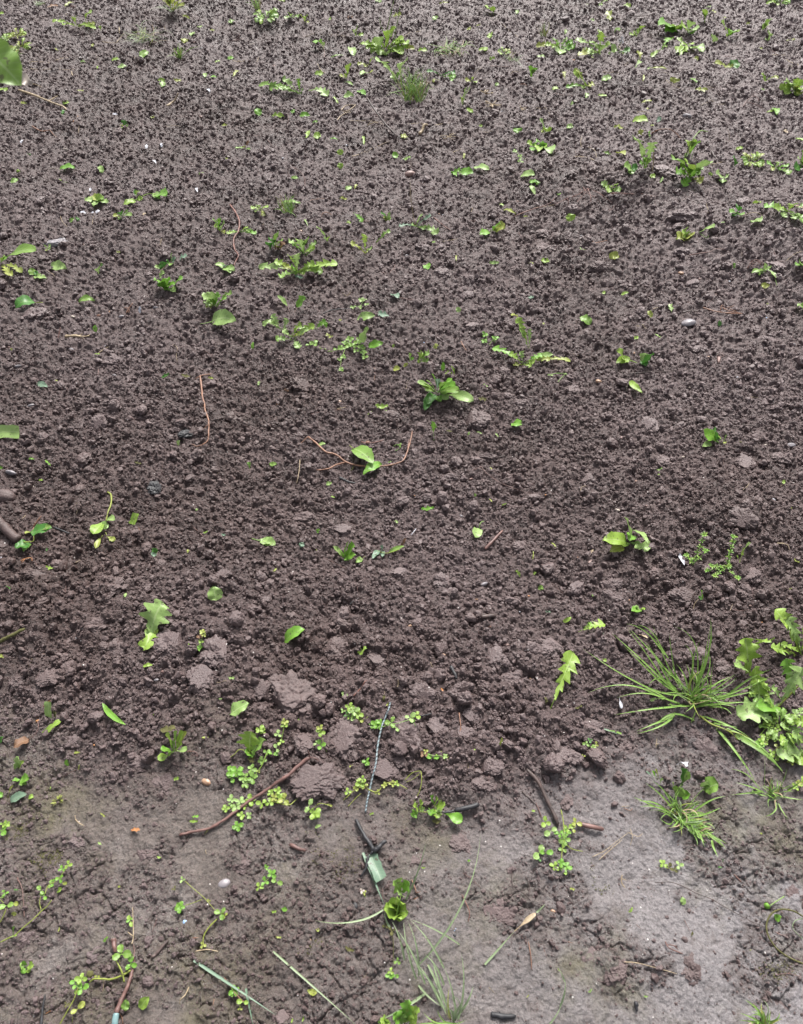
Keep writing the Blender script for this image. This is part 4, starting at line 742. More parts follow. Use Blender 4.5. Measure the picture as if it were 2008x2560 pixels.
plant('dandelion', DN, 'narrow-leaved dandelion crossed by the long red root', 'g1', [(1520,180,1445,185,30,'d',1.5),(1530,180,1635,185,40,'d',1.5,'g3'),(1530,178,1580,145,28,'d',3),(1525,182,1490,170,30,'d',2,'g3'),(1535,182,1600,165,34,'d',2,'g4')])
strand('root', 'root', 'long red root snaking down the left centre of the soil', 'root', [(1465,0,.5),(1500,45,1),(1525,100,1.2),(1520,165,1.4),(1490,215,1),(1495,280,.8),(1520,322,.6),(1505,355,.5),(1490,388,.2)], 13, lm='the long red root')
plant('dandelion', DN, 'bright yellow-green jagged weed near the long red root, right of it', 'g1', [(1665,30,1600,25,34,'d',2),(1665,30,1640,5,34,'d',3,'g4'),(1670,30,1710,15,36,'d',3),(1670,35,1680,70,30,'d',.6,'y'),(1665,35,1625,45,28,'d',1)])
plant('fallen_sprig', 'sprig', 'folded grey-green leaf pair at the lower end of the long red root', 'g4', [(1440,400,1370,378,34,'o',1.2),(1440,405,1470,435,46,'o',.8,'g2'),(1445,400,1500,420,34,'o',1,'g4'),(1440,398,1430,385,26,'o',1.5,'g6')])
plant('seedling', 'seedling', 'tiny star-shaped green seedling at the left, behind the folded pair', 'g4', [(300,285,280,255,24,'s',2),(300,285,325,260,20,'s',2),(302,285,320,285,18,'s',1),(300,288,300,300,16,'s',.3,'y')])
plant('seedling', 'seedling', 'slender dark seedling with a forked stem, left of the wilted sprig', 'g2', [(630,440,620,405,30,'s',3,'g4'),(632,435,650,370,18,'s',4),(640,400,655,385,16,'o',3,'g5')], lm='the slender forked seedling')
plant('weed', 'weed', 'small dark weed with a reddish base near the upper left of the bed', 'g2', [(770,80,720,70,22,'s',1,'y'),(775,80,770,45,34,'s',3,'g5'),(780,75,845,65,24,'s',1.5,'g4'),(778,80,820,35,14,'s',3),(775,85,760,95,20,'s',.3)], lm='the small reddish-base weed')
bits([(460,100,40,45,20,'o','g2',1),(500,98,30,80,26,'o','g5',1),(610,790,50,95,26,'o','g3',2),(1612,898,50,85,16,'o','g3',1),(1345,1108,40,0,18,'j','y'),(1185,1095,60,0,30,'j','moss'),(1055,1092,60,30,30,'j','g5',1),(1650,1142,40,80,20,'j','g4',1),(757,305,30,0,16,'j','y'),(1695,755,60,45,26,'o','g4',1),(620,952,34,0,14,'j','g1'),(355,1122,24,0,12,'j','y'),(76,925,26,100,12,'s','y',1),(530,52,40,-10,16,'o','white'),(625,45,34,35,16,'o','white'),(590,52,14,0,14,'o','white'),(920,62,30,30,14,'o','straw')])
one('fallen_leaf', 'leaf', 'small smooth bluish oval leaf lying alone near the left edge', 'g6', (237,1148,305,1162,38,'o',1.2,None,.1), lm='the small bluish oval leaf')
strand('root', 'root', 'long orange-red root with side fibres, running down left of centre', 'rust', [(1275,1090,.8),(1285,1160,.8),(1290,1220,.8),(1303,1270,.7),(1308,1310,.6),(1332,1380,.7),(1330,1440,.7),(1325,1500,.6),(1290,1530,.3)], 14, [[(1275,1090,.8),(1310,1082,.8),(1350,1078,.5),9],[(1275,1090,.8),(1245,1110,.4),5],[(1330,1410,.7),(1290,1435,.3),5],[(1290,1530,.3),(1255,1540,.3),(1220,1525,.2),6]], lm='the long orange root')
strand('straw', 'straw', 'frayed pale straw piece in the left soil', 'straw', [(415,840,.5),(460,835,.7),(525,838,.5)], 20, [[(500,840,.6),(550,838,1),(572,828,.6),8],[(510,835,.6),(525,818,1.4),7],[(515,842,.6),(540,855,.4),6]], 'frayed_end', 'the frayed pale straw')
strand('twig', 'twig', 'stubby brown twig standing beside the frayed pale straw', 'brown', [(370,855,.3),(378,820,1),(385,780,2)], 11)
strand('twig', 'twig', 'orange-brown forked scrap of root in front of the arched leaf', 'rust', [(805,690,.4),(825,655,1),(848,625,2)], 9, [[(820,660,1),(790,655,.5),6],[(825,665,.6),(820,690,.4),6]])
one('petal', 'petal', 'white curved petal standing on edge right of the orange forked scrap', 'white', (893,695,893,645,14,'o',2))
blob('clod', 'clod', 'rounded pale clod in front of the dark cupped leaf, left', 'clod', 205, 710, 150, 120, .6, 'clod', lm='the rounded left clod')
blob('clod', 'clod', 'very dark lumpy clod in front of the thin straw, left centre', 'clod', 710, 1000, 120, 90, .7, 'clod', lm='the very dark lumpy clod')
blob('stone', 'stone', 'flat greyish slab of earth half buried at the upper left', 'grey', 360, 245, 130, 70, .35, 'clod', .3)
lines([('straw',4,(385,70),(400,110),(430,140)),('straw',4,(595,75),(588,125)),('straw',3,(1030,215),(1020,260)),('straw',5,(625,945),(660,922),(692,905)),('brown',6,(625,1090),(628,1045,1)),('twig',5,(1260,405),(1300,390),(1345,375)),('straw',3,(1100,890),(1130,910),(1125,960),(1130,1000)),('brown',3,(1310,935),(1345,955),(1370,975)),('straw',4,(1640,160),(1690,130)),('straw',4,(300,425),(335,440),(350,460)),('rust',4,(530,250),(540,260))], 'dry straw', 'straw', 'straw')
stones([(465,712,40,26,'pale'),(630,705,44,30,'rust'),(700,680,34,34,'tan'),(775,710,60,30,'grey'),(455,920,56,40,'grey'),(730,1085,50,30,'grey'),(115,1030,80,40,'grey'),(58,905,30,20,'pink'),(670,895,12,12,'white'),(990,655,60,30,'grey'),(200,1285,70,40,'grey')])
# ---- tile 1,1
T(1, 1)
plant('dandelion', DN, 'largest dandelion rosette in the middle left, with spiky lobed leaves', 'g1',
      [(190,430,185,310,62,'d',9,'g4'),(185,440,75,465,60,'d',2,'g2'),(180,430,40,365,56,'d',4),(195,430,445,380,64,'d',5),(200,435,350,430,60,'d',2,'g2'),(190,425,130,320,44,'d',8),(195,428,300,375,50,'d',5),(185,435,-60,400,50,'d',2,'g4'),(190,440,240,430,46,'d',1.5),(185,430,90,390,50,'d',3,'y'),(195,440,330,405,50,'d',3),(188,435,150,400,44,'s',3,'g3')], lm='the largest middle-left dandelion')
plant('dandelion', DN, 'upright dandelion with broad wrinkled leaves directly behind the largest rosette', 'g4',
      [(220,300,130,235,64,'d',6),(225,300,200,225,60,'l',8),(225,305,255,215,54,'d',8,'g2'),(235,310,300,280,48,'s',4,'g1'),(230,315,310,240,40,'d',6),(240,330,290,290,40,'s',3,'g2'),(225,310,160,260,50,'d',5,'g3')])
plant('weed', 'weed', 'leafy stump with a chewed brown base, left of the upright dandelion', 'g2', [(40,270,20,220,40,'s',5,'g5'),(50,265,60,180,40,'s',7),(60,290,110,245,50,'l',3,'br'),(50,295,40,260,40,'l',2,'br'),(20,300,0,240,36,'s',5,'g5'),(60,270,90,230,30,'s',5),(70,280,80,270,40,'l',2,'y')], lm='the chewed brown stump')
plant('dandelion', DN, 'small toothed dandelion leaf pair behind and right of the largest rosette', 'g3', [(380,235,315,145,44,'d',7,'g4'),(380,235,390,205,34,'d',3,'g1'),(378,240,360,215,26,'s',2)])
plant('dandelion', DN, 'three-leaved dandelion left of the pale clods, with a detached leaf beside', 'g1', [(620,310,615,190,44,'d',9),(620,310,525,245,44,'d',4,'y'),(622,310,665,275,36,'d',3,'g4'),(618,312,640,295,30,'s',1.5,'y')], lm='the three-leaved dandelion')
one('fallen_leaf', 'leaf', 'detached toothed dandelion leaf pointing up right by the three-leaved dandelion', 'g2', (690,245,780,165,44,'d',5))
plant('dandelion', DN, 'thin grey-green dandelion with a tall bare stalk, middle upper centre', 'g6', [(940,140,835,140,36,'d',1.5),(945,135,985,60,44,'d',6,'g4'),(955,140,1085,185,56,'d',1,'g4'),(950,140,1040,70,40,'d',5),(945,140,915,130,34,'d',2,'g2'),(950,145,1000,155,34,'d',1,'g2')], [[(940,140,0),(925,60,4),(915,-10,9),(906,-140,15),5]], 'straw', lm='the thin grey-green dandelion', spart='flower_stalk')
plant('weed', 'weed', 'feathery dark weed with whitish edges left of the thin grey-green dandelion', 'g5', [(760,95,720,50,26,'j',3),(765,95,780,50,26,'j',3,'g4'),(760,100,735,75,24,'j',1,'y'),(765,98,785,85,20,'j',1,'g2')])
one('fallen_leaf', 'leaf', 'single small dandelion leaf lying left of the feathery dark weed', 'g3', (545,60,605,110,32,'d',1.5), lm='the single small dandelion leaf')
tuft('grass_tuft', 'short green grass tuft in the upper left of the middle row', 130, 50, [(40,30,0,3),(185,80,0,.4)], 'gr', 7, lm='the short middle grass tuft', auto=(44, 55, 6, -30, 210), spread=30)
one('fallen_leaf', 'leaf', 'narrow pointed green leaf standing with a round-tipped one, left of centre', 'g4', (125,650,60,580,34,'o',4), [(140,690,.2),4], 'brown')
one('fallen_leaf', 'leaf', 'round-tipped upright green leaf on a dark stem, left of centre', 'g3', (185,660,242,590,54,'o',5), [(165,690,.2),4], 'brown', lm='the round-tipped upright leaf')
plant('dandelion', DN, 'long sprawling jagged dandelion lying in an arc, left of centre', 'g4',
      [(80,800,25,700,50,'d',5),(90,800,0,740,44,'d',3),(100,810,125,725,46,'d',4),(150,840,215,760,54,'d',5,'g1'),(160,850,300,770,50,'d',4,'g1'),(150,860,50,860,54,'d',1.5,'g2'),(165,865,200,915,56,'d',1),(155,850,90,800,54,'d',3),(150,845,230,815,46,'d',2,'y'),(170,860,260,790,40,'d',4),(60,790,30,740,46,'d',3)], lm='the sprawling jagged dandelion')
plant('fallen_sprig', 'sprig', 'pair of bent toothed leaves at the right tip of the sprawling dandelion', 'g3', [(300,800,370,740,46,'d',3),(290,800,200,790,36,'d',2,'g4'),(375,800,365,745,22,'s',3)])
creeper('chickweed', 'chickweed', 'dense creeping chickweed with one upright pointed leaf, centre', 'g2', [[(320,905,.3),(380,935,.5),(440,925,.6),(500,900,1),5],[(500,900,1),(470,980,.6),(460,1040,.4),4],[(560,900,1),(610,940,1),(615,975,.4),4]],
        [(520,860,30,4),(490,880,26,4),(470,915,26,4),(540,900,30,4),(575,880,30,4),(560,930,26,3),(600,910,28,4),(610,945,30,4),(615,975,26,3),(300,885,32,3),(265,890,30,3),(480,970,24,4),(455,990,20,3),(465,1050,22,4),(440,920,26,2),(515,900,30,4),(580,860,26,3),(400,840,20,3,.8,'y'),(380,830,16,3,.8,'y')], 'g1', lm='the dense creeping chickweed')
one('fallen_leaf', 'leaf', 'upright pointed light green leaf rising out of the dense chickweed', 'g4', (610,890,632,780,66,'o',8))
one('fallen_leaf', 'leaf', 'dark boat-shaped leaf lying right of the dense creeping chickweed', 'g2', (640,900,735,880,44,'o',2,'g3',.1,.1))
creeper('seedling', 'seedling', 'pale round-leaved seedling patch behind the flat toothed leaf, centre', 'g4', [[(545,660,.3),(590,640,1),(610,610,1.5),4]], [(545,655,22,3),(600,610,24,4),(625,640,20,3),(590,655,20,3),(620,605,18,3)], 'g4')
one('fallen_leaf', 'leaf', 'flat light green toothed leaf lying in the centre of the bed', 'g4', (568,735,682,705,48,'o',1.5), lm='the flat toothed leaf')
one('fallen_leaf', 'leaf', 'crumpled whitish-green leaf right of the flat toothed leaf', 'g6', (700,700,765,710,40,'j',1))
one('fallen_leaf', 'leaf', 'small bluish oval leaf tied to a thin brown root, centre', 'g6', (792,575,835,595,40,'o',1.2), [(880,600,.6),(940,605,.4),(1000,610,.2),5], 'brown')
plant('dandelion', DN, 'three-cornered curled green leaf group right of the chickweed', 'g2', [(955,1010,985,940,60,'d',4,'g1'),(960,1005,1030,940,60,'d',4),(960,1010,1025,990,40,'d',2,'g2'),(905,1000,905,945,24,'d',4),(900,1005,930,975,20,'s',2,'g3'),(880,1030,870,1010,30,'o',1,'y')], lm='the three-cornered curled leaves')
creeper('seedling', 'seedling', 'thin-stemmed seedling with two leaf tufts, right of centre', 'g3', [[(1380,890,.2),(1395,860,1),(1385,825,2),4],[(1410,895,.2),(1430,865,1),(1450,850,2),5]], [(1385,830,26,4),(1380,870,24,4),(1450,855,30,3),(1440,845,20,3),(1440,870,14,2)], 'g4', lm='the two-tufted seedling')
plant('dandelion', DN, 'pale-ribbed dandelion leaf pair standing right of centre', 'g1', [(1660,915,1585,720,56,'d',8),(1665,915,1665,790,34,'d',6,'g4'),(1655,905,1600,790,40,'d',6,'g2'),(1600,740,1555,708,34,'d',8,'y')], lm='the pale-ribbed leaf pair')
plant('dandelion', DN, 'long dandelion lying across the right of centre, in front of the ribbed pair', 'g1', [(1620,1010,1430,915,60,'d',2,'g3'),(1620,1010,1540,950,56,'d',4),(1625,1005,1610,935,50,'d',4,'g4'),(1620,1020,1560,1025,44,'d',1,'y'),(1630,1015,1750,960,56,'d',3,'g3'),(1640,1020,1700,1000,44,'d',2),(1640,1010,1800,985,44,'d',2,'y'),(1690,1000,1930,995,40,'d',1.5,'y'),(1700,990,1820,955,44,'o',3,'g4'),(1630,1020,1680,1030,40,'d',1)], lm='the long lying dandelion')
plant('plantain', 'plantain', 'plantain plant with long folded ribbed leaves in the centre of the bed', 'g1',
      [(1080,1200,950,1130,34,'s',6,'g4'),(1080,1200,1080,1110,30,'s',9,'g6'),(1085,1200,1045,1080,36,'s',9,'g3'),(1090,1195,1200,1150,70,'o',7,'g3'),(1095,1200,1225,1190,74,'o',4,'g2'),(1110,1215,1310,1250,62,'s',1.5,'g4'),(1060,1210,1010,1275,56,'o',1.5,'g5'),(1030,1230,1000,1310,50,'o',.8,'g5'),
       (1075,1205,980,1150,26,'s',5,'g1'),(1085,1200,1170,1120,50,'s',8,'g3'),(1070,1225,1105,1255,44,'o',.8,'g3'),(1090,1200,1120,1130,40,'s',7,'g2'),(1075,1200,1010,1120,24,'s',7,'g2'),(1090,1215,1150,1240,40,'s',1,'g4'),(1078,1205,1000,1180,22,'s',3,'g4')], lm='the central plantain plant')
bits([(1115,1030,60,90,22,'o','g3',3),(1180,1055,70,110,22,'j','g1',3),(1150,1080,50,0,34,'j','g1',1),(725,1290,90,10,44,'j','g1',1),(820,1048,44,0,34,'o','y',1),(1390,1158,44,0,14,'j','g4'),(1070,905,44,60,34,'j','y',1),(800,900,30,90,20,'j','g1',1),(1212,670,40,120,26,'o','g4',1),(1440,372,66,0,30,'j','g4',1),(1015,400,44,90,40,'o','g3',1),(1058,240,30,0,12,'o','g4'),(1200,340,40,90,14,'j','y'),
      (1535,45,90,-15,26,'j','y',1.5),(515,115,26,60,28,'j','g1'),(1675,600,50,70,34,'j','g6'),(1675,375,36,0,16,'j','y'),(1365,1245,60,0,40,'j','moss'),(1490,5,30,0,14,'o','g1'),(460,735,20,0,16,'j','y'),(200,462,60,0,24,'j','g6'),(245,120,44,-60,8,'b','g4'),(1640,75,30,0,14,'j','y')])
plant('broadleaf_weed', 'weed', 'round yellowish leaf with a small companion leaf, right of upper centre', 'g1', [(1440,160,1515,145,60,'o',3,'y'),(1435,165,1480,120,40,'o',4,'g3'),(1410,180,1350,190,44,'o',1.5,'g3')], [[(1400,180,.4),(1430,160,1),4]], 'g1', lm='the round yellowish leaf')
strand('twig', 'twig', 'black thin root running right beside the flat toothed leaf', 'char', [(350,695,.4),(400,672,.8),(470,665,.7),(540,660,.3)], 8, [[(350,695,.4),(290,740,.3),4]], lm='the black thin root')
strand('root', 'root', 'arched orange root near the short middle grass tuft', 'rust', [(340,80,.2),(350,55,1.2),(375,48,1.5),(408,65,.5)], 7, lm='the arched orange root')
strand('root', 'root', 'thick reddish root piece lying right of the thin grey-green dandelion', 'root', [(1058,80,.6),(1110,125,.8),(1170,165,.4)], 9)
strand('root', 'root', 'long curved reddish twig pointing to the round yellowish leaf', 'root', [(1590,65,1),(1640,45,1),(1705,22,.8),(1760,5,.5),(1830,-25,.3)], 8, [[(1590,65,1),(1560,80,.3),4]]) 
lines([('rust',10,(1230,870),(1245,900),(1265,930)),('brown',4,(1285,102),(1320,105),(1370,125)),('brown',5,(775,445),(800,410),(810,380)),('brown',4,(720,430),(760,440)),('straw',5,(880,1180,0),(885,1145,1),(892,1120,2)),('rust',5,(678,1040),(682,1080),(678,1120)),('straw',6,(440,1300),(495,1290)),('straw',4,(1110,235),(1170,225),(1210,215)),('straw',5,(505,580),(525,560,1),(530,540,2)),('straw',3,(470,560),(500,580),(540,590)),
       ('twig',8,(915,1280),(950,1268),(1000,1260)),('brown',4,(1600,175),(1615,210)),('twig',5,(1110,690),(1150,685)),('rust',4,(600,100),(700,112)),('straw',3,(1295,50),(1305,15,1)),('twig',6,(1072,860),(1075,890))], 'root piece', 'root', 'root')
stones([(210,165,30,30,'tan'),(1188,995,44,30,'pale'),(455,1255,40,34,'tan'),(325,1260,44,40,'pink'),(65,1268,40,34,'orange'),(120,1183,60,20,'tan'),(1115,62,20,14,'white'),(1090,55,18,14,'tan'),(885,320,40,30,'grey'),(993,875,18,14,'blue'),(655,765,14,14,'pale'),(1320,552,34,16,'pale')])
for i, (x, y, w, d, lab, lm) in enumerate([(985,275,100,80,'roundish pale clod, the left of the pair in front of the grey-green dandelion','the left pale clod'),(1090,285,90,60,'dark clod touching the left pale clod on its right',None),(1110,440,90,80,'dark angular clod in front of the pale clod pair','the dark angular clod'),
      (1255,585,110,70,'low crumbly clod right of the small bluish leaf',None),(1300,775,110,60,'flat pale-topped clod beside the thin dark root, right of centre',None),(195,770,1,1,'',None),(210,1150,150,80,'wide crumbled clod at the lower left of the middle tiles',None),(1610,1275,110,60,'smooth rounded clod right of the central plantain',None)]):
    if w > 1: blob('clod', 'clod', lab, 'clod', x, y, w, d, .6, 'clod', .3, lm)
# ---- tile 2,1
T(2, 1)
plant('dandelion', DN, 'large flattened dandelion lying at the right edge behind the mound', 'g1', [(1600,60,1455,10,60,'d',3,'g3'),(1600,60,1520,25,60,'d',3),(1610,60,1705,120,70,'d',1.5,'g2'),(1600,55,1640,5,60,'d',4),(1595,65,1570,75,50,'d',1,'g4'),(1615,70,1660,95,60,'d',1.5,'g4'),(1650,30,1708,10,50,'d',2,'g4')], lm='the flattened right-edge dandelion')
plant('broadleaf_weed', 'weed', 'dark pointed-leaf weed standing on the right-hand mound', 'g5', [(1280,65,1230,45,30,'s',3,'g3'),(1280,65,1290,10,40,'s',5),(1285,68,1308,70,36,'s',1.5,'g3'),(1280,68,1255,75,26,'s',1)], lm='the dark weed on the mound')
plant('fallen_sprig', 'sprig', 'bunched yellow-green wilted leaf beside the white folded leaf', 'y', [(950,215,895,210,60,'j',1.5),(955,215,940,155,60,'j',3,'g1'),(960,215,1005,190,50,'j',2),(950,220,990,215,44,'j',.8,'moss'),(955,200,975,165,22,'s',3,'g4')], lm='the bunched wilted leaf')
one('fallen_leaf', 'leaf', 'folded whitish-green leaf opened like wings, in the right hollow', 'g4', (1040,178,1140,140,44,'s',4), [(1090,210,.5),(1100,190,1),5])
one('fallen_leaf', 'leaf', 'small flat green leaf on the lip of the right-hand mound', 'g4', (1380,115,1435,110,60,'o',1.5), lm='the leaf on the mound lip')
plant('fallen_sprig', 'sprig', 'wilted weed in front of the right-hand mound, with a thin hanging stem', 'g4', [(1450,420,1375,430,30,'j',1,'g2'),(1450,415,1465,370,26,'j',3),(1460,420,1500,395,26,'j',2),(1470,410,1530,465,24,'s',1,'g4'),(1440,430,1420,440,30,'j',.8,'g2'),(1455,425,1440,405,30,'j',2,'g2')], [[(1520,450,.5),(1532,490,.4),(1545,545,.2),4]], 'g4', lm='the wilted weed before the mound')
bits([(215,85,60,100,54,'o','g1',3),(500,335,66,5,40,'o','y',1),(60,362,56,-10,30,'o','g1',.8),(295,290,44,-15,12,'j','g4'),(1460,520,60,5,30,'o','y',.8),(430,565,26,0,20,'r','g1'),(565,570,54,20,20,'o','g1',1.5),(725,698,50,120,26,'o','y',1),(860,660,60,100,34,'j','g4',1),(1170,755,40,90,20,'o','g5',1.5),(635,852,44,10,34,'j','g1',.8),(775,840,54,-40,14,'j','g4'),(1262,385,40,100,26,'j','g3',1.5),(1190,115,26,0,10,'o','g4'),
      (1400,8,50,0,24,'o','g1',.8),(1665,20,80,-10,14,'j','straw'),(45,770,16,0,12,'r','y'),(1475,635,20,60,10,'o','y')])
plant('seedling', 'seedling', 'small green seedling cluster cut by the right edge, below the mound', 'g3', [(1695,370,1672,345,30,'s',2),(1695,370,1700,325,34,'s',4,'g2'),(1700,375,1720,360,30,'s',2)])
plant('seedling', 'seedling', 'broad pale leaf cluster cut by the right edge, in front of the mound', 'g2', [(1700,670,1670,645,50,'o',3,'g4'),(1700,680,1690,630,44,'o',3)])
one('fallen_leaf', 'leaf', 'twisted dark green leaf lying at the left of the right column', 'g2', (345,770,278,715,54,'o',1.5), lm='the twisted dark green leaf')
plant('fallen_sprig', 'sprig', 'four oval leaves on a fallen twig, left pair yellow-green, right pair darker', 'g3', [(560,1000,515,925,60,'o',6,'g1'),(590,990,512,1010,50,'o',1.5,'g1'),(660,1015,720,955,64,'o',3,'g4'),(690,1030,745,945,60,'o',6,'g5'),(665,1020,700,1035,44,'o',1,'g5')], [[(590,990,1.5),(625,1000,1),(665,1018,1),7]], 'g1', lm='the four-leaved fallen sprig')
strand('twig', 'twig', 'bundle of thin dark twigs lying under the four-leaved fallen sprig', 'twig', [(540,1078,.4),(640,1072,.7),(760,1062,.8),(890,1062,.3)], 8, [[(640,1078,.5),(720,1062,.8),(790,1070,.4),6],[(520,1050,.3),(560,1075,.6),6]], 'side_twig')
one('fallen_leaf', 'leaf', 'twisted narrow yellow-green leaf in front of the four-leaved sprig', 'g1', (595,1125,680,1200,36,'o',1.5,None,.1,.1), lm='the twisted narrow leaf')
creeper('seedling', 'seedling', 'limp pale seedling with a thin bent stem, left of the tan pebble', 'g4', [[(80,1085,.4),(130,1075,1),(190,1075,1.5),6],[(190,1075,1.5),(165,1100,.8),(140,1130,.4),6]], [(90,1085,20,2),(190,1078,14,3)], 'g4')
blob('pebble', 'stone', 'smooth tan-orange oval pebble, left of the twisted narrow leaf', 'tan', 398, 1133, 48, 40, .6, lm='the tan-orange pebble')
blob('pebble', 'stone', 'flat pale tan disc-shaped pebble, right of the four-leaved sprig', 'tan', 1100, 985, 38, 52, .4, lm='the pale disc pebble')
strand('root', 'root', 'curled reddish ring and stub beside the pale disc pebble', 'pink', [(1150,960,.6),(1170,970,.3),(1198,962,.6),(1175,948,1),(1150,960,.8)], 6, [[(1165,975,.3),(1162,1010,.4),26]], 'stub')
blob('pebble', 'stone', 'tan pebble with a dark chip, in front of the right hollow', 'tan', 925, 440, 48, 36, .5)
blob('stone', 'stone', 'flat pale grey stone, the largest stone at the right of the bed', 'grey', 968, 768, 118, 90, .45, 'chip', .4, 'the flat pale grey stone')
strand('root', 'root', 'reddish root bundle lying behind the flat pale grey stone', 'rust', [(1065,655,.4),(1140,678,.8),(1230,690,1),(1320,695,.3)], 11, [[(1175,675,.8),(1185,640,2),(1200,650,1.5),7],[(1190,655,1.5),(1240,680,1),(1310,690,.5),7],[(1210,660,1.5),(1270,640,1),4],[(1230,660,1),(1290,685,.6),5]], lm='the reddish root bundle')
strand('twig', 'twig', 'bent brown twig lying in front of the folded whitish leaf', 'brown', [(975,322,.3),(1040,308,.8),(1110,295,1),(1160,260,1),(1210,268,.4)], 8, lm='the bent brown twig')
strand('root', 'root', 'dark red root knot under the right-hand mound', 'root', [(1350,400,.3),(1375,350,1.2),(1415,318,1.6),(1450,345,1),(1460,370,.4)], 6, [[(1380,370,1),(1420,345,1.4),(1440,380,.5),5],[(1370,380,.8),(1400,375,1),(1430,350,1),5]])
strand('straw', 'straw', 'long pale straw bending over the top of the right-hand mound', 'straw', [(1290,95,.3),(1340,65,2),(1400,60,2.5),(1440,80,1)], 5)
lines([('rust',7,(345,252),(400,240),(455,226)),('straw',5,(0,18),(60,12),(120,0)),('brown',4,(420,45),(480,30),(500,0)),('straw',4,(1085,0),(1100,30),(1095,55)),('straw',5,(745,665),(770,655),(790,652)),('straw',4,(1620,300),(1660,295),(1700,285)),('straw',6,(640,770),(680,782),(710,795)),('brown',4,(1085,655),(1110,620,1),(1130,595,2)),('brown',4,(960,620),(1010,640)),
       ('straw',4,(235,960),(260,965),(275,958)),('twig',12,(820,655),(815,690)),('twig',14,(930,690),(990,675),(1035,680)),('brown',4,(1530,250),(1570,285),(1620,300)),('straw',5,(1320,300),(1325,280,1)),('straw',4,(1365,1222),(1420,1235),(1430,1255)),('straw',4,(1670,1228),(1705,1218))], 'root piece', 'root', 'root')
stones([(1235,485,22,20,'white'),(1150,570,34,24,'pink'),(875,1250,24,16,'white'),(1470,718,20,16,'blue'),(290,195,34,24,'grey'),(620,955,30,30,'tan'),(215,260,24,18,'pink'),(980,1165,24,18,'pale'),(1285,1095,20,20,'white'),(1645,885,34,24,'grey'),(1040,480,26,20,'pink')])
for x, y, w, d, lab, lm in [(400,400,120,60,'flat-topped pale clod near the left of the right-hand bed',None),(455,505,80,50,'smooth rounded grey clod in front of the flat-topped pale one','the smooth rounded clod'),(560,510,80,60,'rounded clod immediately right of the smooth rounded grey one',None),(700,500,50,40,'small round smooth clod, right of the two rounded clods',None),
      (50,185,90,80,'dark lump of earth at the left of the right column, upper',None),(130,205,80,60,'paler clod touching the dark upper lump on its right',None),(60,280,110,90,'large rough clod in front of the dark upper lump',None),(1000,510,90,60,'blackish clod behind the reddish root bundle','the blackish clod'),(1480,480,90,60,'dark clod directly beneath the wilted weed before the mound',None),
      (1560,320,120,90,'rounded dark clod forming the foot of the right-hand mound',None),(930,300,90,70,'dark broken clod under the bent brown twig',None),(220,1190,130,90,'pale broad clod left of and behind the smooth tan-orange pebble',None),(1040,920,80,60,'knobbly clod between the grey stone and the pale disc pebble',None),(1480,870,100,60,'wide dark clod near the right edge, level with the four-leaved sprig',None)]:
    blob('clod', 'clod', lab, 'clod', x, y, w, d, .6, 'clod', .3, lm)
blob('clod', 'clod', 'block-shaped dark clod with a flat face in the right hollow', 'clod', 930, 75, 170, 90, .5, 'clod', .3, 'the block-shaped dark clod')
# ---- tile 0,2
T(0, 2)
one('fallen_leaf', 'leaf', 'broad green leaf half cut off by the left edge of the photo', 'g4', (-60,165,125,145,70,'t',1.2), lm='the cut-off left leaf')
blob('charcoal', 'charcoal', 'shiny black lump of charcoal, left of centre', 'char', 990, 500, 92, 84, .7, 'clod', .4, 'the shiny black charcoal')
blob('charcoal', 'charcoal', 'flat black charcoal chip left of the long orange root', 'char', 1190, 152, 100, 56, .4, 'clod', .4, 'the flat charcoal chip')
blob('stone', 'stone', 'big rounded grey-brown stone cut by the left edge', 'clod', 40, 565, 170, 150, .75, 'pebble', .4, 'the rounded left-edge stone')
strand('branch', 'branch', 'thick earthy grey-brown branch end at the left edge', 'clod', [(-40,680,1.5),(30,750,1.3),(80,800,1),(120,835,.6)], 62, lm='the thick branch end', knots=.08, taper=.9)
plant('fallen_sprig', 'sprig', 'dark green torn leaf on a brown stem beside the thick branch end', 'g5', [(200,795,335,755,80,'o',2,'g5'),(215,780,160,790,26,'s',1.5,'y'),(250,780,330,745,40,'o',3,'g2')], [[(215,745,.8),(240,710,2),(262,678,3),11],[(215,745,.8),(205,790,.8),6]], 'rust', lm='the torn leaf on a brown stem')
plant('fallen_sprig', 'sprig', 'folded green leaf with a pale stalk in front of the torn dark leaf', 'g5', [(200,860,95,880,70,'o',1.2),(195,855,150,905,50,'o',.6,'g2')], [[(150,845,.8),(190,842,1.2),(215,835,1.5),(215,805,2),7]], 'y', lm='the folded leaf with pale stalk')
strand('root', 'root', 'small orange forked root in front of the folded left leaves', 'orange', [(130,965,.3),(160,950,.6),(200,945,.6),(205,965,.3)], 7, [[(160,950,.6),(140,975,.4),5]])
strand('twig', 'twig', 'short charred twig lying right of the torn dark leaf', 'char', [(345,750,.5),(390,768,.7),(445,790,.4)], 17, lm='the short charred twig')
plant('fallen_sprig', 'sprig', 'uprooted seedling with a ridged tan stalk and folded olive leaf', 'g1', [(690,710,595,795,70,'s',2,'g1'),(690,700,735,705,44,'o',3,'g4'),(655,805,610,885,30,'s',.6,'y'),(690,830,735,840,34,'s',.6,'y'),(650,770,690,730,60,'s',2,'g4')], [[(685,525,.4),(708,545,.8),(708,600,1.2),(690,650,1.5),(675,710,1.2),13],[(672,780,.8),(690,820,.5),5],[(655,800,.8),(635,830,.5),5]], 'y', lm='the uprooted seedling')
one('fallen_leaf', 'leaf', 'narrow upright yellow-green leaf blade right of the uprooted seedling', 'g1', (845,738,868,660,36,'t',2.5,None,.05))
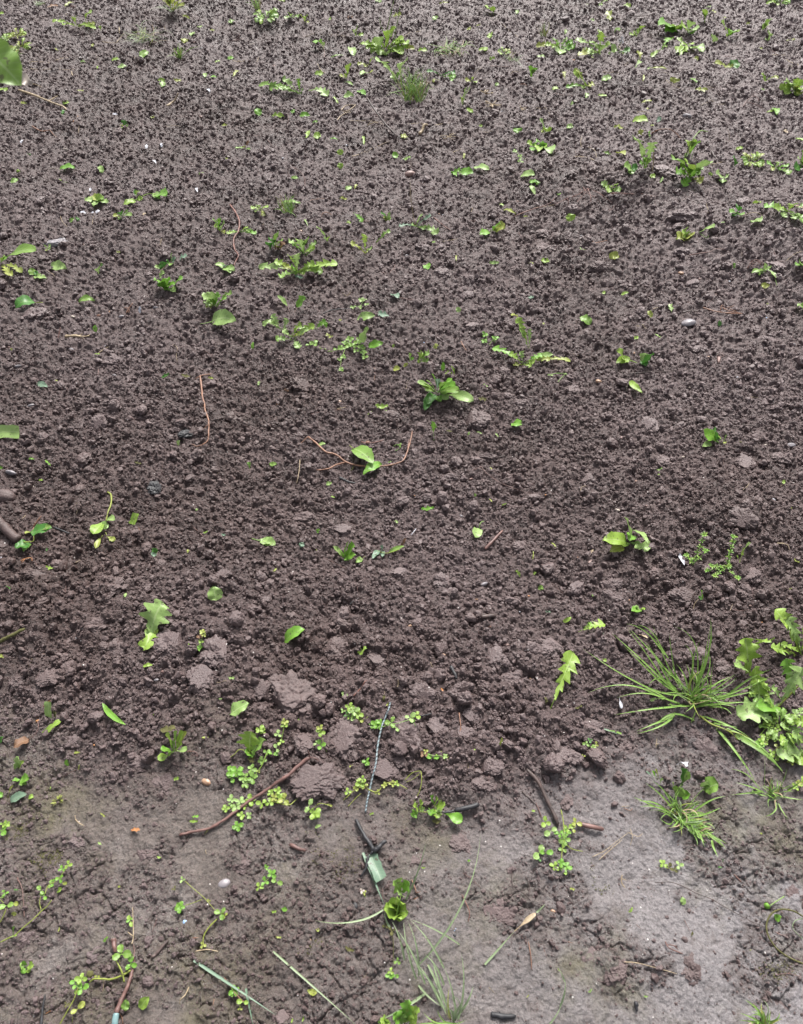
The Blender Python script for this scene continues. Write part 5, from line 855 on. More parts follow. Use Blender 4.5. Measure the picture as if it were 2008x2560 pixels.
one('fallen_leaf', 'leaf', 'broad pale green leaf with a bitten edge, left below centre', 'g4', (1380,1225,1360,1125,88,'o',3), lm='the bitten pale leaf')
one('fallen_leaf', 'leaf', 'small dark folded leaf with a bluish tip in the left soil', 'g5', (1000,915,970,885,34,'o',1.5))
bits([(985,930,34,0,22,'o','g6'),(1590,358,50,100,32,'d','g3',1.5),(1140,212,34,80,26,'o','g4',1.5),(1255,640,24,90,20,'j','g4'),(205,320,36,20,20,'j','g3'),(305,340,50,-45,18,'j','g3',1),(5,375,30,0,34,'j','g3'),(315,1013,44,0,34,'j','g1',.8),(70,1138,44,30,20,'j','g5'),(810,1200,44,90,16,'o','g4'),(1310,783,34,30,16,'j','g1'),(1425,800,30,0,20,'j','g6'),(1200,905,30,90,24,'j','y'),(305,900,26,90,22,'j','g5'),(262,450,30,0,16,'j','g1'),(880,345,44,0,18,'j','moss'),(1000,1302,90,0,10,'j','g1')])
one('fallen_leaf', 'leaf', 'twisted light leaf with a long pale stalk, left of centre foreground', 'g4', (1670,835,1720,855,60,'o',2), [(1640,832,.5),(1605,822,.3),9], 'g4', 'the light long-stalked leaf')
lines([('straw',6,(485,600),(520,597),(555,602)),('straw',5,(142,700),(165,672)),('brown',7,(1235,750),(1260,775),(1310,820)),('twig',6,(1240,720),(1300,735),(1380,750)),('brown',4,(165,900),(210,945),(245,1010)),('brown',4,(640,970),(655,1000),(665,1035)),('straw',5,(480,975),(515,958)),('brown',4,(425,1060),(420,1130),(418,1170)),('straw',3,(485,670),(500,630,1)),('twig',4,(250,235),(300,212)),('straw',3,(1365,420),(1400,405)),('rust',5,(880,750),(895,775)),('twig',8,(1070,960),(1090,970)),('brown',3,(250,380),(260,360))], 'thin twig', 'twig', 'twig')
stones([(1275,260,60,26,'pink'),(210,488,18,24,'pale'),(175,187,20,18,'white'),(1040,70,14,14,'white'),(1410,520,12,12,'pale'),(75,412,120,50,'grey'),(295,1130,26,20,'orange'),(1240,1115,16,12,'white'),(5,940,20,20,'white'),(645,410,10,10,'pale')])
for x, y, w, d, lab, lm in [(720,1130,150,110,'large knobbly round clod left of the bitten pale leaf','the knobbly round clod'),(215,1052,130,60,'flat smooth clod at the left, in front of the small orange root',None),(640,80,120,90,'dark heaped clod behind the shiny black charcoal',None),(1420,1060,120,80,'blocky clod directly behind the bitten pale leaf',None),(30,860,100,70,'brown crumbling clod at the left edge under the branch end',None)]:
    blob('clod', 'clod', lab, 'clod', x, y, w, d, .65, 'clod', .3, lm)
# ---- tile 1,2
T(1, 2)
strand('root', 'root', 'big branching red-orange root forming a wide bow in the centre', 'rust', [(255,172,.8),(310,215,1),(370,270,1.2),(430,285,1.2),(500,335,1.2),(570,355,1),(640,362,1),(720,360,1),(790,350,1),(860,325,1.2),(890,260,1.4),(910,190,1.6),(920,135,1.6)], 15,
       [[(500,335,1),(440,350,.8),(380,378,.6),(310,386,.4),14],[(255,172,.8),(215,210,.4),(185,240,.2),6],[(890,250,1.2),(900,190,1),6]], 'root_branch', 'the big bow-shaped root')
one('fallen_leaf', 'leaf', 'big green pointed leaf with a short stalk lying on the bow-shaped root', 'g2', (545,250,672,345,100,'o',3), [(540,245,1.5),(520,228,1.2),7], 'y', 'the big leaf on the root')
one('fallen_leaf', 'leaf', 'folded green leaf on the bow-shaped root, right of the big leaf', 'g3', (725,352,608,415,58,'o',1.5,None,.18))
strand('twig', 'twig', 'dark twig with a bright red bead of bark, behind the big root leaf', 'root', [(595,205,.4),(620,212,.6),(660,212,.6),(735,200,.4)], 9, lm='the red-beaded twig')
blob('bead', 'bark', 'small bright red bead of bark on the dark twig', 'rust', 637, 214, 34, 24, .7, 'pebble', .8)
strand('twig', 'twig', 'smooth black twig end with a round tip, in front of the big root', 'char', [(455,432,.8),(490,450,.7),(520,462,.5),(560,470,.2)], 20, lm='the black twig end')
plant('seedling', 'seedling', 'narrow upright serrated seedling right of the bow-shaped root', 'g3', [(1055,150,1052,78,40,'l',5),(1055,155,1040,130,16,'s',2)], [[(1058,200,0),(1056,150,1),4]], 'g4', lm='the upright serrated seedling')
creeper('seedling', 'seedling', 'thin curly green tendril right of the big leaf on the root', 'g2', [[(800,235,.4),(825,222,1),(845,240,.8),(810,265,.4),5]], [(840,230,18,3)], 'g3')
plant('seedling', 'seedling', 'small cup of pointed green leaves with a brown spot, below centre', 'g3', [(480,940,415,870,34,'o',4,'g4'),(485,940,515,840,30,'o',6,'g2'),(500,950,550,855,50,'t',5,'g3'),(490,950,560,925,50,'o',2),(495,950,515,960,36,'o',.8),(480,945,470,905,30,'o',3,'g3')], lm='the cup of pointed leaves')
one('fallen_leaf', 'leaf', 'tiny curled leaf with a yellow stalk just right of the leaf cup', 'g2', (600,960,562,975,38,'o',1), [(605,945,.8),(620,935,.8),4], 'y')
plant('fallen_sprig', 'sprig', 'withered grey-green sprig with two folded leaves and a long brown leaf', 'g6', [(710,905,665,950,34,'o',1.2),(725,905,735,865,34,'o',2.5),(735,905,730,940,26,'o',.8),(770,912,870,870,26,'o',2,'g2'),(850,885,880,825,26,'j',3,'br')], [[(695,900,.8),(750,915,.8),(800,905,1.2),(840,890,2),6]], 'y', lm='the withered grey-green sprig')
one('fallen_leaf', 'leaf', 'small spoon-shaped pale leaf with a curved stalk, right of centre', 'g4', (1348,755,1318,815,60,'r',1), [(1350,735,1),(1362,715,1.2),(1378,712,1),8], 'g4', 'the spoon-shaped pale leaf')
one('fallen_leaf', 'leaf', 'crumpled bluish-green leaf lying right of centre below the serrated seedling', 'g3', (980,640,1055,628,30,'j',1.2))
one('fallen_leaf', 'leaf', 'round bright green leaf right of the upright serrated seedling', 'g3', (1555,92,1618,100,56,'o',2), [(1580,75,1.2),5], 'g3', 'the round bright green leaf')
strand('twig', 'twig', 'half-buried brown stick right of the spoon-shaped pale leaf', 'brown', [(1385,890,.2),(1430,840,.6),(1495,770,.4)], 24, lm='the half-buried brown stick')
strand('root', 'root', 'long thin dark root with an orange tip, right of centre', 'brown', [(1360,365,.4),(1400,410,.7),(1480,465,.7),(1580,505,.6),(1680,535,.3)], 5, [[(1360,365,.4),(1330,375,.6),(1298,392,.3),8]], lm='the long thin dark root')
strand('straw', 'straw', 'short white splinter pointing up right, in front of centre', 'white', [(912,800,.4),(928,780,.8),(945,758,1)], 8)
bits([(345,222,46,10,24,'o','g4',1),(35,352,50,15,26,'o','g2',1),(390,478,44,30,24,'o','g4',1),(413,560,30,0,10,'o','g1'),(320,775,36,60,24,'o','g3',1.5),(218,865,44,60,34,'o','g6',1),(45,1030,50,60,14,'j','y'),(815,718,30,-30,18,'j','g4'),(1320,545,24,90,22,'j','g2'),(1420,580,34,-45,10,'j','y'),(1505,605,44,20,12,'j','g1'),(1595,1045,54,120,28,'j','g1',1.5),(1690,930,60,85,12,'j','y',1),
      (1345,148,44,-20,10,'j','g4'),(1280,152,24,70,18,'j','g2'),(1155,140,40,0,18,'j','moss'),(1460,165,40,-50,14,'j','g4'),(650,22,40,40,12,'j','g1'),(755,10,30,-40,12,'j','g4'),(775,335,30,20,12,'j','g4'),(1420,380,26,-40,10,'j','y'),(540,375,50,60,14,'j','moss'),(1700,1045,30,60,20,'j','g1'),(1330,1210,24,0,16,'j','br'),(310,898,20,90,10,'j','y')])
one('fallen_leaf', 'leaf', 'round green leaf end left of the cup of pointed leaves', 'g4', (-20,835,48,865,60,'o',2)) 
lines([('straw',6,(204,318,1),(200,380,.7),(190,440,.6),(182,470,.2)),('brown',4,(370,945),(420,975),(510,1020),(600,1060),(660,1110)),('twig',5,(190,500),(240,495),(300,480)),('rust',6,(440,0),(480,5)),('brown',4,(570,1130),(572,1190)),('char',10,(520,1245),(545,1220),(575,1205)),('brown',4,(270,30),(340,15),(400,20)),('straw',4,(1150,870),(1160,885)),('twig',10,(1430,310),(1520,295))], 'thin twig', 'twig', 'twig')
stones([(1052,882,26,20,'tan'),(45,1185,36,26,'pink'),(1295,440,44,26,'pink'),(620,690,20,16,'pink'),(1230,675,50,34,'grey'),(1380,1110,80,50,'grey'),(1605,1285,18,14,'white'),(1660,1185,34,26,'orange'),(1525,1215,30,26,'orange'),(935,545,12,12,'orange'),(865,300,30,24,'grey')])
for x, y, w, d, lab, lm in [(1330,60,160,130,'largest pale rough clod, right of the central plantain','the largest pale clod'),(790,50,110,80,'rounded clod behind the tip of the bow-shaped root',None),(975,105,80,50,'smooth wet clod touching the right tip of the bow-shaped root',None),(835,545,70,50,'smooth lavender clod below the bow-shaped root',None),(840,1040,120,60,'broad flat clod under the withered grey-green sprig',None),(1110,1100,120,90,'tall rounded clod in the foreground right of centre',None),
      (225,690,130,90,'rough dark clod left of the cup of pointed leaves',None),(1170,430,90,50,'flat scaly clod left of the long thin dark root',None),(1400,310,130,60,'wedge-shaped clod behind the long thin dark root','the wedge-shaped clod'),(480,770,150,70,'low wide clod behind the cup of pointed leaves',None),(1620,880,110,80,'dark shadowed clod right of the half-buried brown stick',None)]:
    blob('clod', 'clod', lab, 'clod', x, y, w, d, .6, 'clod', .3, lm)
# ---- tile 2,2
T(2, 2)
plant('seedling', 'seedling', 'bright folded leaf and small forked one standing at the right of the bed', 'g3', [(1150,190,1075,165,70,'t',3,'g3'),(1150,190,1130,120,54,'o',6,'g5'),(1115,220,1060,235,36,'o',1.2,'g4'),(1190,215,1215,165,22,'s',3,'g4'),(1185,195,1160,175,22,'s',2,'g1'),(1190,210,1210,215,20,'s',.6,'y'),(1140,235,1150,225,24,'j',.6,'moss')], [[(1150,190,1),(1185,195,1),5]], 'g4', lm='the bright folded leaf')
plant('fallen_sprig', 'sprig', 'fallen twig tip with four large yellow-green serrated leaves, right side', 'g1', [(585,850,425,835,96,'o',4,'g1'),(600,830,565,685,52,'o',10,'g4'),(605,800,600,840,60,'o',3,'g3'),(620,770,715,850,44,'o',5,'g4'),(620,850,715,900,96,'l',2,'g4'),(560,870,470,905,60,'o',2,'y')], [[(620,845,1),(590,855,1.2),(550,875,1),8]], 'g4', lm='the four-leaved twig tip')
def herb(x, y, top, label, lm=None, seed=1):
    e = empty('speedwell', Q(x, y, -.6)); tag(e, label, 'herb', None, px_(x, y), lm); R_ = random.Random(seed)
    for (tx, ty, h, n) in top:
        pts = [Q(x, y, 0), Q((x+tx)/2, (y+ty)/2, h*.5), Q(tx, ty, h)]; mb = MB(); addtube(mb, pts, 3*mm(x, y), 2*mm(x, y), 6, .05); mb.build('stem', 'g2', e, pts[0])
        for f in [i/n for i in range(1, n+1)]:
            c = pts[0].lerp(pts[1], f*2) if f < .5 else pts[1].lerp(pts[2], f*2-1); a0 = R_.uniform(0, 3)
            for q in range(4 if f < .95 else 7):
                a = a0+q*6.283/(4 if f < .95 else 7); L = 24*mm(x, y)*R_.uniform(.7, 1.1); B = c+Vector((math.cos(a)*L, math.sin(a)*L, L*R_.uniform(0, .6))); mb = MB(); addleaf(mb, c, B, L*.45, 'o', .1, .3, 0, None, False); mb.build('leaf', R_.choice(['g1', 'g2', 'g3']), e, c)
    return e
herb(1000, 990, [(1070,800,6,5),(960,930,2,3),(1080,900,2,2)], 'small leafy speedwell weed, left of a group of two, right side', 'the left speedwell weed', 2)
herb(1215, 1005, [(1262,810,7,6),(1120,1000,2,3),(1140,1060,1,3),(1090,1025,1,2),(1230,1000,2,3),(1285,1075,1,2)], 'taller leafy speedwell weed, right of a group of two, right side', 'the right speedwell weed', 3)
plant('seedling', 'seedling', 'slender jagged leaf standing just right of the taller speedwell weed', 'g1', [(1295,980,1320,880,34,'d',5),(1320,900,1365,845,16,'s',6,'g4'),(1290,960,1280,930,18,'s',2)])
one('petal', 'petal', 'large white petal lying left of the smaller speedwell weed', 'white', (908,935,946,992,24,'o',1.5,None,.15), lm='the large white petal')
plant('seedling', 'seedling', 'rounded bright green leaf pair right of the foreground grass, far side', 'g3', [(660,1280,610,1285,56,'o',2,'g3'),(660,1280,690,1275,44,'o',2,'g1'),(650,1285,640,1255,40,'o',2,'g4')], lm='the rounded bright leaf pair')
plant('seedling', 'seedling', 'dark curled seedling leaf on a thin pale stem, right foreground', 'g5', [(1055,1215,1050,1150,36,'o',4,'g3'),(1050,1215,1035,1190,26,'o',1.5)], [[(1003,1300,.2),(1010,1240,.8),(1040,1205,1),4]], 'straw')
bits([(112,862,44,-40,14,'j','y',1),(355,905,36,45,14,'o','straw',.6),(345,970,40,50,12,'o','pink',.6),(785,385,44,20,16,'j','g2'),(775,420,26,0,16,'j','g1'),(1575,465,28,0,24,'r','g1'),(1660,965,44,-30,24,'j','y'),(30,1140,44,40,44,'j','g2',1),(365,1188,24,0,14,'j','g3'),(1515,577,30,0,10,'j','white'),(1300,215,30,90,14,'j','moss'),(268,1140,20,60,20,'j','g5'),(75,1298,44,-20,14,'j','g6'),(1615,1150,34,30,8,'j','y'),(1620,640,10,0,8,'j','y')])
strand('root', 'root', 'bleached curved root hook near the right edge', 'straw', [(1535,852,.6),(1575,853,1),(1605,865,1),(1615,895,.4)], 9)
lines([('straw',4,(285,530),(290,495),(320,485)),('straw',4,(1320,510),(1345,490),(1358,472)),('brown',4,(1250,1275),(1310,1280),(1360,1272)),('brown',5,(100,1105),(140,1140),(175,1170)),('straw',3,(1555,490),(1580,480,1),(1600,500)),('brown',4,(1190,310),(1195,350)),('twig',10,(1310,95),(1370,100),(1415,108)),('straw',3,(1235,1285),(1255,1240))], 'thin twig', 'twig', 'twig')
blob('stone', 'stone', 'grey wet stone near the right edge, beside the cream pebble', 'grey', 1625, 228, 80, 50, .5, lm='the grey wet stone')
blob('pebble', 'stone', 'small oval cream pebble behind the four-leaved twig tip', 'pale', 516, 648, 44, 28, .5)
stones([(545,187,36,40,'pink'),(268,288,20,14,'pale'),(1465,222,30,26,'pale'),(935,302,44,20,'pale'),(640,455,40,40,'rust'),(690,490,24,40,'pale'),(1325,415,16,30,'white'),(705,610,24,20,'pink'),(65,548,30,30,'orange'),(590,1215,34,34,'tan'),(1365,1248,30,24,'pink'),(1305,862,34,26,'pink'),(200,888,24,24,'pale'),(270,945,30,24,'orange'),(1240,135,20,16,'pink'),(1450,1220,16,30,'tan'),(5,870,20,30,'orange'),(568,1080,12,12,'white')])
for x, y, w, d, lab, lm in [(330,445,90,70,'smooth knuckle-shaped clod left of the four-leaved twig tip',None),(790,330,110,100,'slanting wet clod in the upper part of the right side',None),(1330,340,120,100,'smooth split clod left of the grey wet stone',None),(1320,690,190,130,'big crumbly mound of clod behind the two speedwell weeds','the big crumbly mound'),(760,1040,110,80,'dark hollowed clod left of the large white petal',None),(940,1190,160,100,'wide shadowed clod behind the dark curled seedling',None),
      (480,1120,140,70,'flat cracked clod left of the wide shadowed one',None),(490,1210,150,70,'broad pale-topped clod behind the rounded bright leaf pair',None),(1340,1170,120,80,'blocky clod in front of the taller speedwell weed',None),(1380,1060,130,80,'rounded rough clod immediately right of the taller speedwell weed',None),(720,100,120,110,'tall dark clod at the left of the right-hand upper field',None),(1560,310,110,80,'lumpy clod between the split clod and the grey wet stone',None),(1600,1070,60,80,'upright narrow clod by the right edge',None)]:
    blob('clod', 'clod', lab, 'clod', x, y, w, d, .6, 'clod', .3, lm)
# ---- tile 0,3
T(0, 3)
one('fallen_leaf', 'leaf', 'large wilted pale leaf folded over the biggest cracked clod, left', 'g4', (960,150,1040,-75,185,'l',4,'g4',.18), lm='the large wilted leaf')
one('fallen_leaf', 'leaf', 'olive end of the wilted leaf hanging in front of the biggest cracked clod', 'g1', (1000,100,920,225,95,'j',1.5,'g1',.15))
blob('clod', 'clod', 'biggest cracked clod of the bed, angular, next to the large wilted leaf', 'clod', 1080, 205, 200, 190, .75, 'clod', .35, 'the biggest cracked clod')
blob('clod', 'clod', 'rounded clod with a flat face, in front right of the biggest cracked clod', 'clod', 1290, 410, 185, 190, .7, 'clod', .3, 'the flat-faced round clod')
blob('clod', 'clod', 'large rough clod right of the biggest cracked one', 'clod', 1370, 240, 180, 160, .65, 'clod', .3, 'the large rough clod')
blob('clod', 'clod', 'upright elongated clod near the left edge of the foreground bank', 'clod', 315, 400, 130, 230, .8, 'clod', .3, 'the upright elongated clod')
blob('clod', 'clod', 'smooth rounded clod with two small holes at the left', 'clod', 110, 430, 100, 90, .7, 'clod', .3, 'the smooth holed clod')
for x, y, w, d, lab in [(230,470,90,160,'dark sloping clod between the smooth holed clod and the elongated one'),(440,340,120,130,'broken clod right of the upright elongated clod'),(1660,470,150,110,'wide clod at the right of the flat-faced round clod'),(740,230,120,100,'pale angular clod left of the biggest cracked clod'),(600,80,200,90,'low broad clod in the upper left of the foreground bank'),(480,800,90,80,'blue-grey clod below the narrow dark leaf, left'),
      (900,940,130,90,'flat clod left of the bright bushy seedling'),(50,220,90,90,'dark clod under the green branch at the left edge'),(1060,1070,150,130,'pale smooth slab of earth left of the orange-tan pebble'),(740,510,90,60,'small ridged clod left of the oval grey-green leaf')]:
    blob('clod', 'clod', lab, 'clod', x, y, w, d, .5, 'clod', .25)
strand('branch', 'branch', 'olive-barked stick end entering from the left edge', 'moss', [(-60,200,1),(0,172,1.4),(70,135,1.8),(160,90,1.8)], 26, lm='the olive-barked stick', taper=.8)
creeper('weed', 'weed', 'tiny seed-bearing weed with one leaf below, between the large clods', 'g1', [[(1280,215,.8),(1285,165,2),(1300,110,3),6]], [(1290,110,22,4,3,'y'),(1275,140,22,4,2.5,'br'),(1300,135,18,3,2.8,'y'),(1280,175,20,3,2)], 'g4', lm='the seed-bearing weed', h=1.5)
one('fallen_leaf', 'leaf', 'small pale leaf at the foot of the tiny seed-bearing weed', 'g3', (1290,190,1270,235,38,'o',1.2))
one('fallen_leaf', 'leaf', 'narrow dark green curled leaf pointing down right, left foreground', 'g5', (660,575,805,705,34,'o',2,'g3',.05,.06), lm='the narrow dark leaf')
one('fallen_leaf', 'leaf', 'smooth oval grey-green leaf lying flat, left of centre foreground', 'g4', (1470,635,1590,565,84,'o',1.5,None,.08), lm='the oval grey-green leaf')
plant('fallen_sprig', 'sprig', 'torn yellow-green leaf strips on bare roots, left foreground', 'g1', [(285,765,385,680,36,'t',1,'g1'),(355,660,355,620,36,'j',2,'moss'),(315,655,310,555,44,'t',3,'g4')], [[(275,590,1),(300,560,2),(325,548,2.5),5]], 'orange', lm='the torn yellow-green strips')
strand('dead_leaf', 'leaf stalk', 'thin brown stalk with an orange knob near the left edge', 'brown', [(240,680,1),(245,720,1.2),(225,765,1),(180,800,.8)], 6, lm='the knobbed brown stalk')
blob('bud', 'bud', 'small orange knob at the end of the thin brown stalk', 'orange', 244, 682, 34, 28, .8, 'chip', 1.0)
one('dead_leaf', 'leaf', 'curled dry brown leaf at the end of the knobbed stalk', 'br', (195,800,85,850,64,'o',1.5,None,.2), lm='the curled dry brown leaf')
plant('seedling', 'seedling', 'bright bushy seedling with spoon-shaped leaves, left foreground', 'g1', [(1110,875,1080,760,62,'s',7,'g1'),(1115,880,1130,745,44,'s',8,'g2'),(1120,880,1175,750,56,'s',7,'g1'),(1110,880,1025,860,48,'s',3,'g3'),(1100,895,1005,925,50,'s',1.5,'g1'),(1125,885,1190,745,36,'s',6,'y'),(1130,880,1195,860,44,'s',2,'g4'),(1115,885,1100,810,46,'s',5,'g3'),(1120,885,1160,830,44,'s',5,'g1'),(1110,890,1070,880,34,'s',1)], lm='the bright bushy seedling')
one('dead_leaf', 'leaf', 'withered olive leaf lying behind the bright bushy seedling', 'moss', (1025,750,1110,730,56,'j',1.5))
strand('root', 'root', 'curled brown rootlet right of the bright bushy seedling', 'brown', [(1190,870,.4),(1240,875,.8),(1265,905,.4),(1225,895,1),(1215,925,.3)], 5)
plant('weed', 'weed', 'big crinkled round leaf on a runner, left of the long dark red stick', 'g3', [(1590,880,1600,745,150,'l',4,'g1'),(1600,885,1560,880,60,'o',1.5),(1610,880,1690,800,90,'o',4,'g2'),(1600,890,1620,900,60,'l',.8,'g3'),(1600,900,1605,945,50,'j',.4,'moss')], [[(1590,885,1),(1530,860,.6),(1490,895,.4),(1430,935,.3),7]], 'y', lm='the big crinkled leaf')
creeper('chickweed', 'chickweed', 'fresh rounded chickweed leaves in a line in front of the crinkled leaf', 'g2', [[(1700,880,1),(1670,960,1),(1620,1030,.8),(1590,1070,.4),6]], [(1700,880,26,3),(1670,935,32,4),(1605,985,36,4),(1510,1005,46,4,1.2,'g3'),(1480,1040,44,3,1,'g3'),(1555,1040,36,4),(1610,1045,36,4),(1565,1080,40,4),(1650,1000,16,3,.8,'y'),(1480,1005,42,3,1,'g3'),(1530,1020,34,3)], 'g1', lm='the rounded chickweed line')
creeper('seedling', 'seedling', 'small light green seedling on a stalk above the big crinkled leaf', 'g1', [], [(1655,735,34,4,1.5),(1680,750,26,3,1)], 'g1')
plant('seedling', 'seedling', 'three-lobed pale leaf rising from the mud near the left edge', 'g4', [(125,985,120,910,74,'l',3),(125,980,155,935,36,'o',2.5,'g1'),(122,985,90,950,36,'o',2.5)], lm='the three-lobed pale leaf')
plant('seedling', 'seedling', 'two-leaved green seedling in front of the three-lobed pale leaf', 'g3', [(135,1055,80,1062,34,'r',1.5),(140,1055,188,1045,60,'o',2,'g3'),(145,1055,165,1085,54,'o',1,'g2')], lm='the two-leaved left seedling')
one('dead_leaf', 'leaf', 'whitish translucent rotten leaf lying on the mud, left', 'g6', (65,1185,172,1145,60,'o',1,None,.05), lm='the whitish rotten leaf')
one('fallen_leaf', 'leaf', 'thin pale leaf tatter standing behind the whitish rotten leaf', 'y', (50,1170,85,1090,20,'s',3))
blob('pebble', 'stone', 'smooth orange-tan pebble, the largest pebble on the foreground mud', 'tan', 1318, 1068, 92, 74, .6, lm='the largest orange-tan pebble')
frond('moss_clump', 'moss', 'thin yellow-green moss strands at the lower left mud', 370, 1190, 90, 50, 30, 'moss', ['moss', 'y'], .6, kind='b', seed=22)
creeper('chickweed', 'chickweed', 'chickweed patch growing over the long red stick, its left group', 'g1', [[(1420,1260,.4),(1500,1220,1),(1600,1170,1),4]], [(1480,1180,30,4,1,'g4'),(1530,1190,34,4,1,'g4'),(1440,1240,30,4,1,'g1'),(1510,1230,34,4,1,'g4'),(1600,1185,40,4),(1670,1205,36,3),(1540,1280,30,4),(1590,1285,26,4,1,'g4'),(1475,1205,26,3,.8,'g2'),(1560,1225,22,3)], 'g1', lm='the left chickweed on the stick')
bits([(428,945,44,100,26,'o','g3',1.5),(490,882,46,5,14,'o','y'),(1310,790,44,20,14,'o','y'),(1125,1050,40,20,30,'j','g1',1),(945,330,60,15,24,'o','g1',1),(1475,408,44,0,26,'j','g4',1),(1205,195,26,100,10,'j','g1'),(10,270,34,-20,20,'o','y'),(10,800,44,60,36,'o','g5',1.5),(655,1278,46,-40,16,'j','y',1),(200,1170,36,30,30,'r','g1'),(5,1155,34,0,34,'r','g3'),(1245,1290,44,0,30,'j','g3'),(505,975,40,80,12,'j','y'),(980,640,16,90,12,'j','g1'),(1405,538,24,0,12,'j','g4'),(325,1110,30,90,10,'j','g1')])
lines([('twig',7,(0,810),(100,735),(230,690)),('straw',4,(205,280,1),(190,330),(168,385)),('rust',5,(1195,880),(1240,870)),('twig',10,(550,1275),(560,1300)),('brown',4,(400,1035),(460,1000),(500,985)),('straw',5,(478,1280),(482,1305)),('twig',6,(740,100),(820,60)),('straw',4,(1380,435),(1450,430))], 'thin twig', 'twig', 'twig')
stones([(358,228,24,18,'white'),(280,258,22,26,'orange'),(172,152,20,20,'orange'),(600,830,30,22,'orange'),(640,805,30,24,'rust'),(825,603,18,16,'white'),(1630,330,16,16,'white'),(1298,582,14,12,'pink'),(995,415,50,34,'grey'),(1045,365,60,44,'pink'),(265,1012,40,14,'orange'),(705,412,14,12,'pale'),(270,1218,18,14,'white'),(1205,275,12,10,'white'),(480,150,36,34,'grey')])
# ---- tile 1,3
T(1, 3)
one('fallen_leaf', 'leaf', 'bright half-folded green leaf lying alone on the bank, centre foreground', 'g3', (105,178,235,95,80,'o',3,None,.2), lm='the bright half-folded leaf')
one('fallen_leaf', 'leaf', 'small curled bright yellow-green leaf right of the half-folded leaf', 'g3', (575,250,625,210,40,'j',2,'g1',.2,.2))
e = strand('cord', 'cord', 'thin pale blue-grey twisted cord lying across the foreground mud', 'cord', [(780,560,1.2),(765,620,1),(735,690,1),(712,770,1),(697,860,1),(688,950,.8),(668,1030,.6),(648,1120,.5),(632,1190,.4),(622,1260,.2)], 13, lm='the twisted cord', taper=.9, jit=.05)
V = smoothline([Q(*p) for p in [(780,560,1.2),(765,620,1),(735,690,1),(712,770,1),(697,860,1),(688,950,.8),(668,1030,.6),(648,1120,.5),(632,1190,.4),(622,1260,.2)]], 24)
mb = MB(); r = 7*mm(700, 900)
for k in (0, 1):
    w_ = []
    for i, p in enumerate(V):
        q = p.copy(); q.z = max(q.z, float(surf(np.array([q.x]), np.array([q.y]))[0])+r*.8); a = i*.42+k*math.pi; w_.append(q+Vector((math.cos(a)*r*.7, 0, math.sin(a)*r*.7)))
    for i in range(len(w_)-1): addtube(mb, [w_[i], w_[i+1]], r*.42, r*.42, 4, 0, False, 0)
mb.build('dark_strand', 'cord2', e, V[0])
SP = [(-565,1410,.3),(-480,1385,.5),(-370,1362,.6),(-250,1290,.8),(-120,1190,.9),(0,1115,1),(60,1070,1.1),(130,1025,1.3),(200,960,1.6),(265,912,1.8)]
strand('stick', 'stick', 'long dark red stick lying diagonally on the left foreground mud', 'brown', SP, 18, [[(265,912,1.8),(262,890,2.4),(258,868,3),9],[(265,912,1.8),(300,915,2),(328,935,1.6),9],[(262,915,1.8),(250,935,1.2),(225,955,.6),7]], 'root_tip', lm='the long red stick', taper=1.4)
creeper('chickweed', 'chickweed', 'chickweed stem crossing the twisted cord, leaves at its right end', 'g3', [[(690,730,.4),(735,715,1.4),(800,700,1.6),(890,675,2),(940,655,2),6],[(790,690,1.5),(830,730,.8),5]], [(690,705,36,4),(665,700,30,3),(710,720,30,3),(785,690,40,3,1.5,'g2'),(825,720,36,3,1,'g4'),(845,740,22,3),(905,660,40,3,2,'g4'),(945,645,40,3,2.2,'g1'),(930,690,26,2,1.5),(720,690,26,3)], 'g4', lm='the chickweed over the cord')
creeper('chickweed', 'chickweed', 'bright chickweed clump just left of the top of the twisted cord', 'g1', [[(600,680,.3),(555,640,1.2),(520,600,2),5]], [(520,590,34,4,1.5),(550,620,36,4,1.2,'g4'),(575,640,36,4,1),(545,660,34,4,.8,'g4'),(590,670,28,3,.6,'y'),(505,640,26,3,.8,'g5'),(480,615,20,3,.6,'g2'),(520,655,26,3)], 'g1', lm='the bright chickweed clump')
creeper('seedling', 'seedling', 'slender seedling with tufted tip left of the long cord, by the stick', 'g1', [[(375,880,.2),(360,840,1),(345,790,2),(335,740,3),5]], [(330,725,26,4,3,'y'),(335,750,32,4,2.6,'g1'),(310,820,24,3,1,'g4'),(335,835,34,3,1,'g3')], 'g1', lm='the tuft-tipped seedling')
creeper('seedling', 'seedling', 'slender seedling with a bright tip and paired leaves above the red stick', 'g1', [[(80,820,.2),(95,760,1.4),(105,700,2.4),5]], [(105,685,28,4,2.4,'y'),(105,705,30,4,2),(65,765,28,3,1,'g4'),(85,815,28,3,.6,'g1')], 'g1')
creeper('seedling', 'seedling', 'pair of small rounded leaves above the left part of the red stick', 'g3', [], [(30,890,40,2,.8),(55,855,36,2,1,'g4')], 'g1')
creeper('seedling', 'seedling', 'tiny two-leaved seedling above and right of the bright-tipped seedlings', 'g2', [], [(215,672,30,4,.8)], 'g1')
creeper('seedling', 'seedling', 'tiny pale sprout on a stalk behind the bright chickweed clump', 'g4', [[(480,530,.2),(490,512,1),4]], [(490,510,24,4,1)], 'g1')
creeper('seedling', 'seedling', 'tiny three-leaved seedling left of the middle of the twisted cord', 'g3', [], [(628,935,30,3,.8),(625,950,22,3,.5)], 'g1')
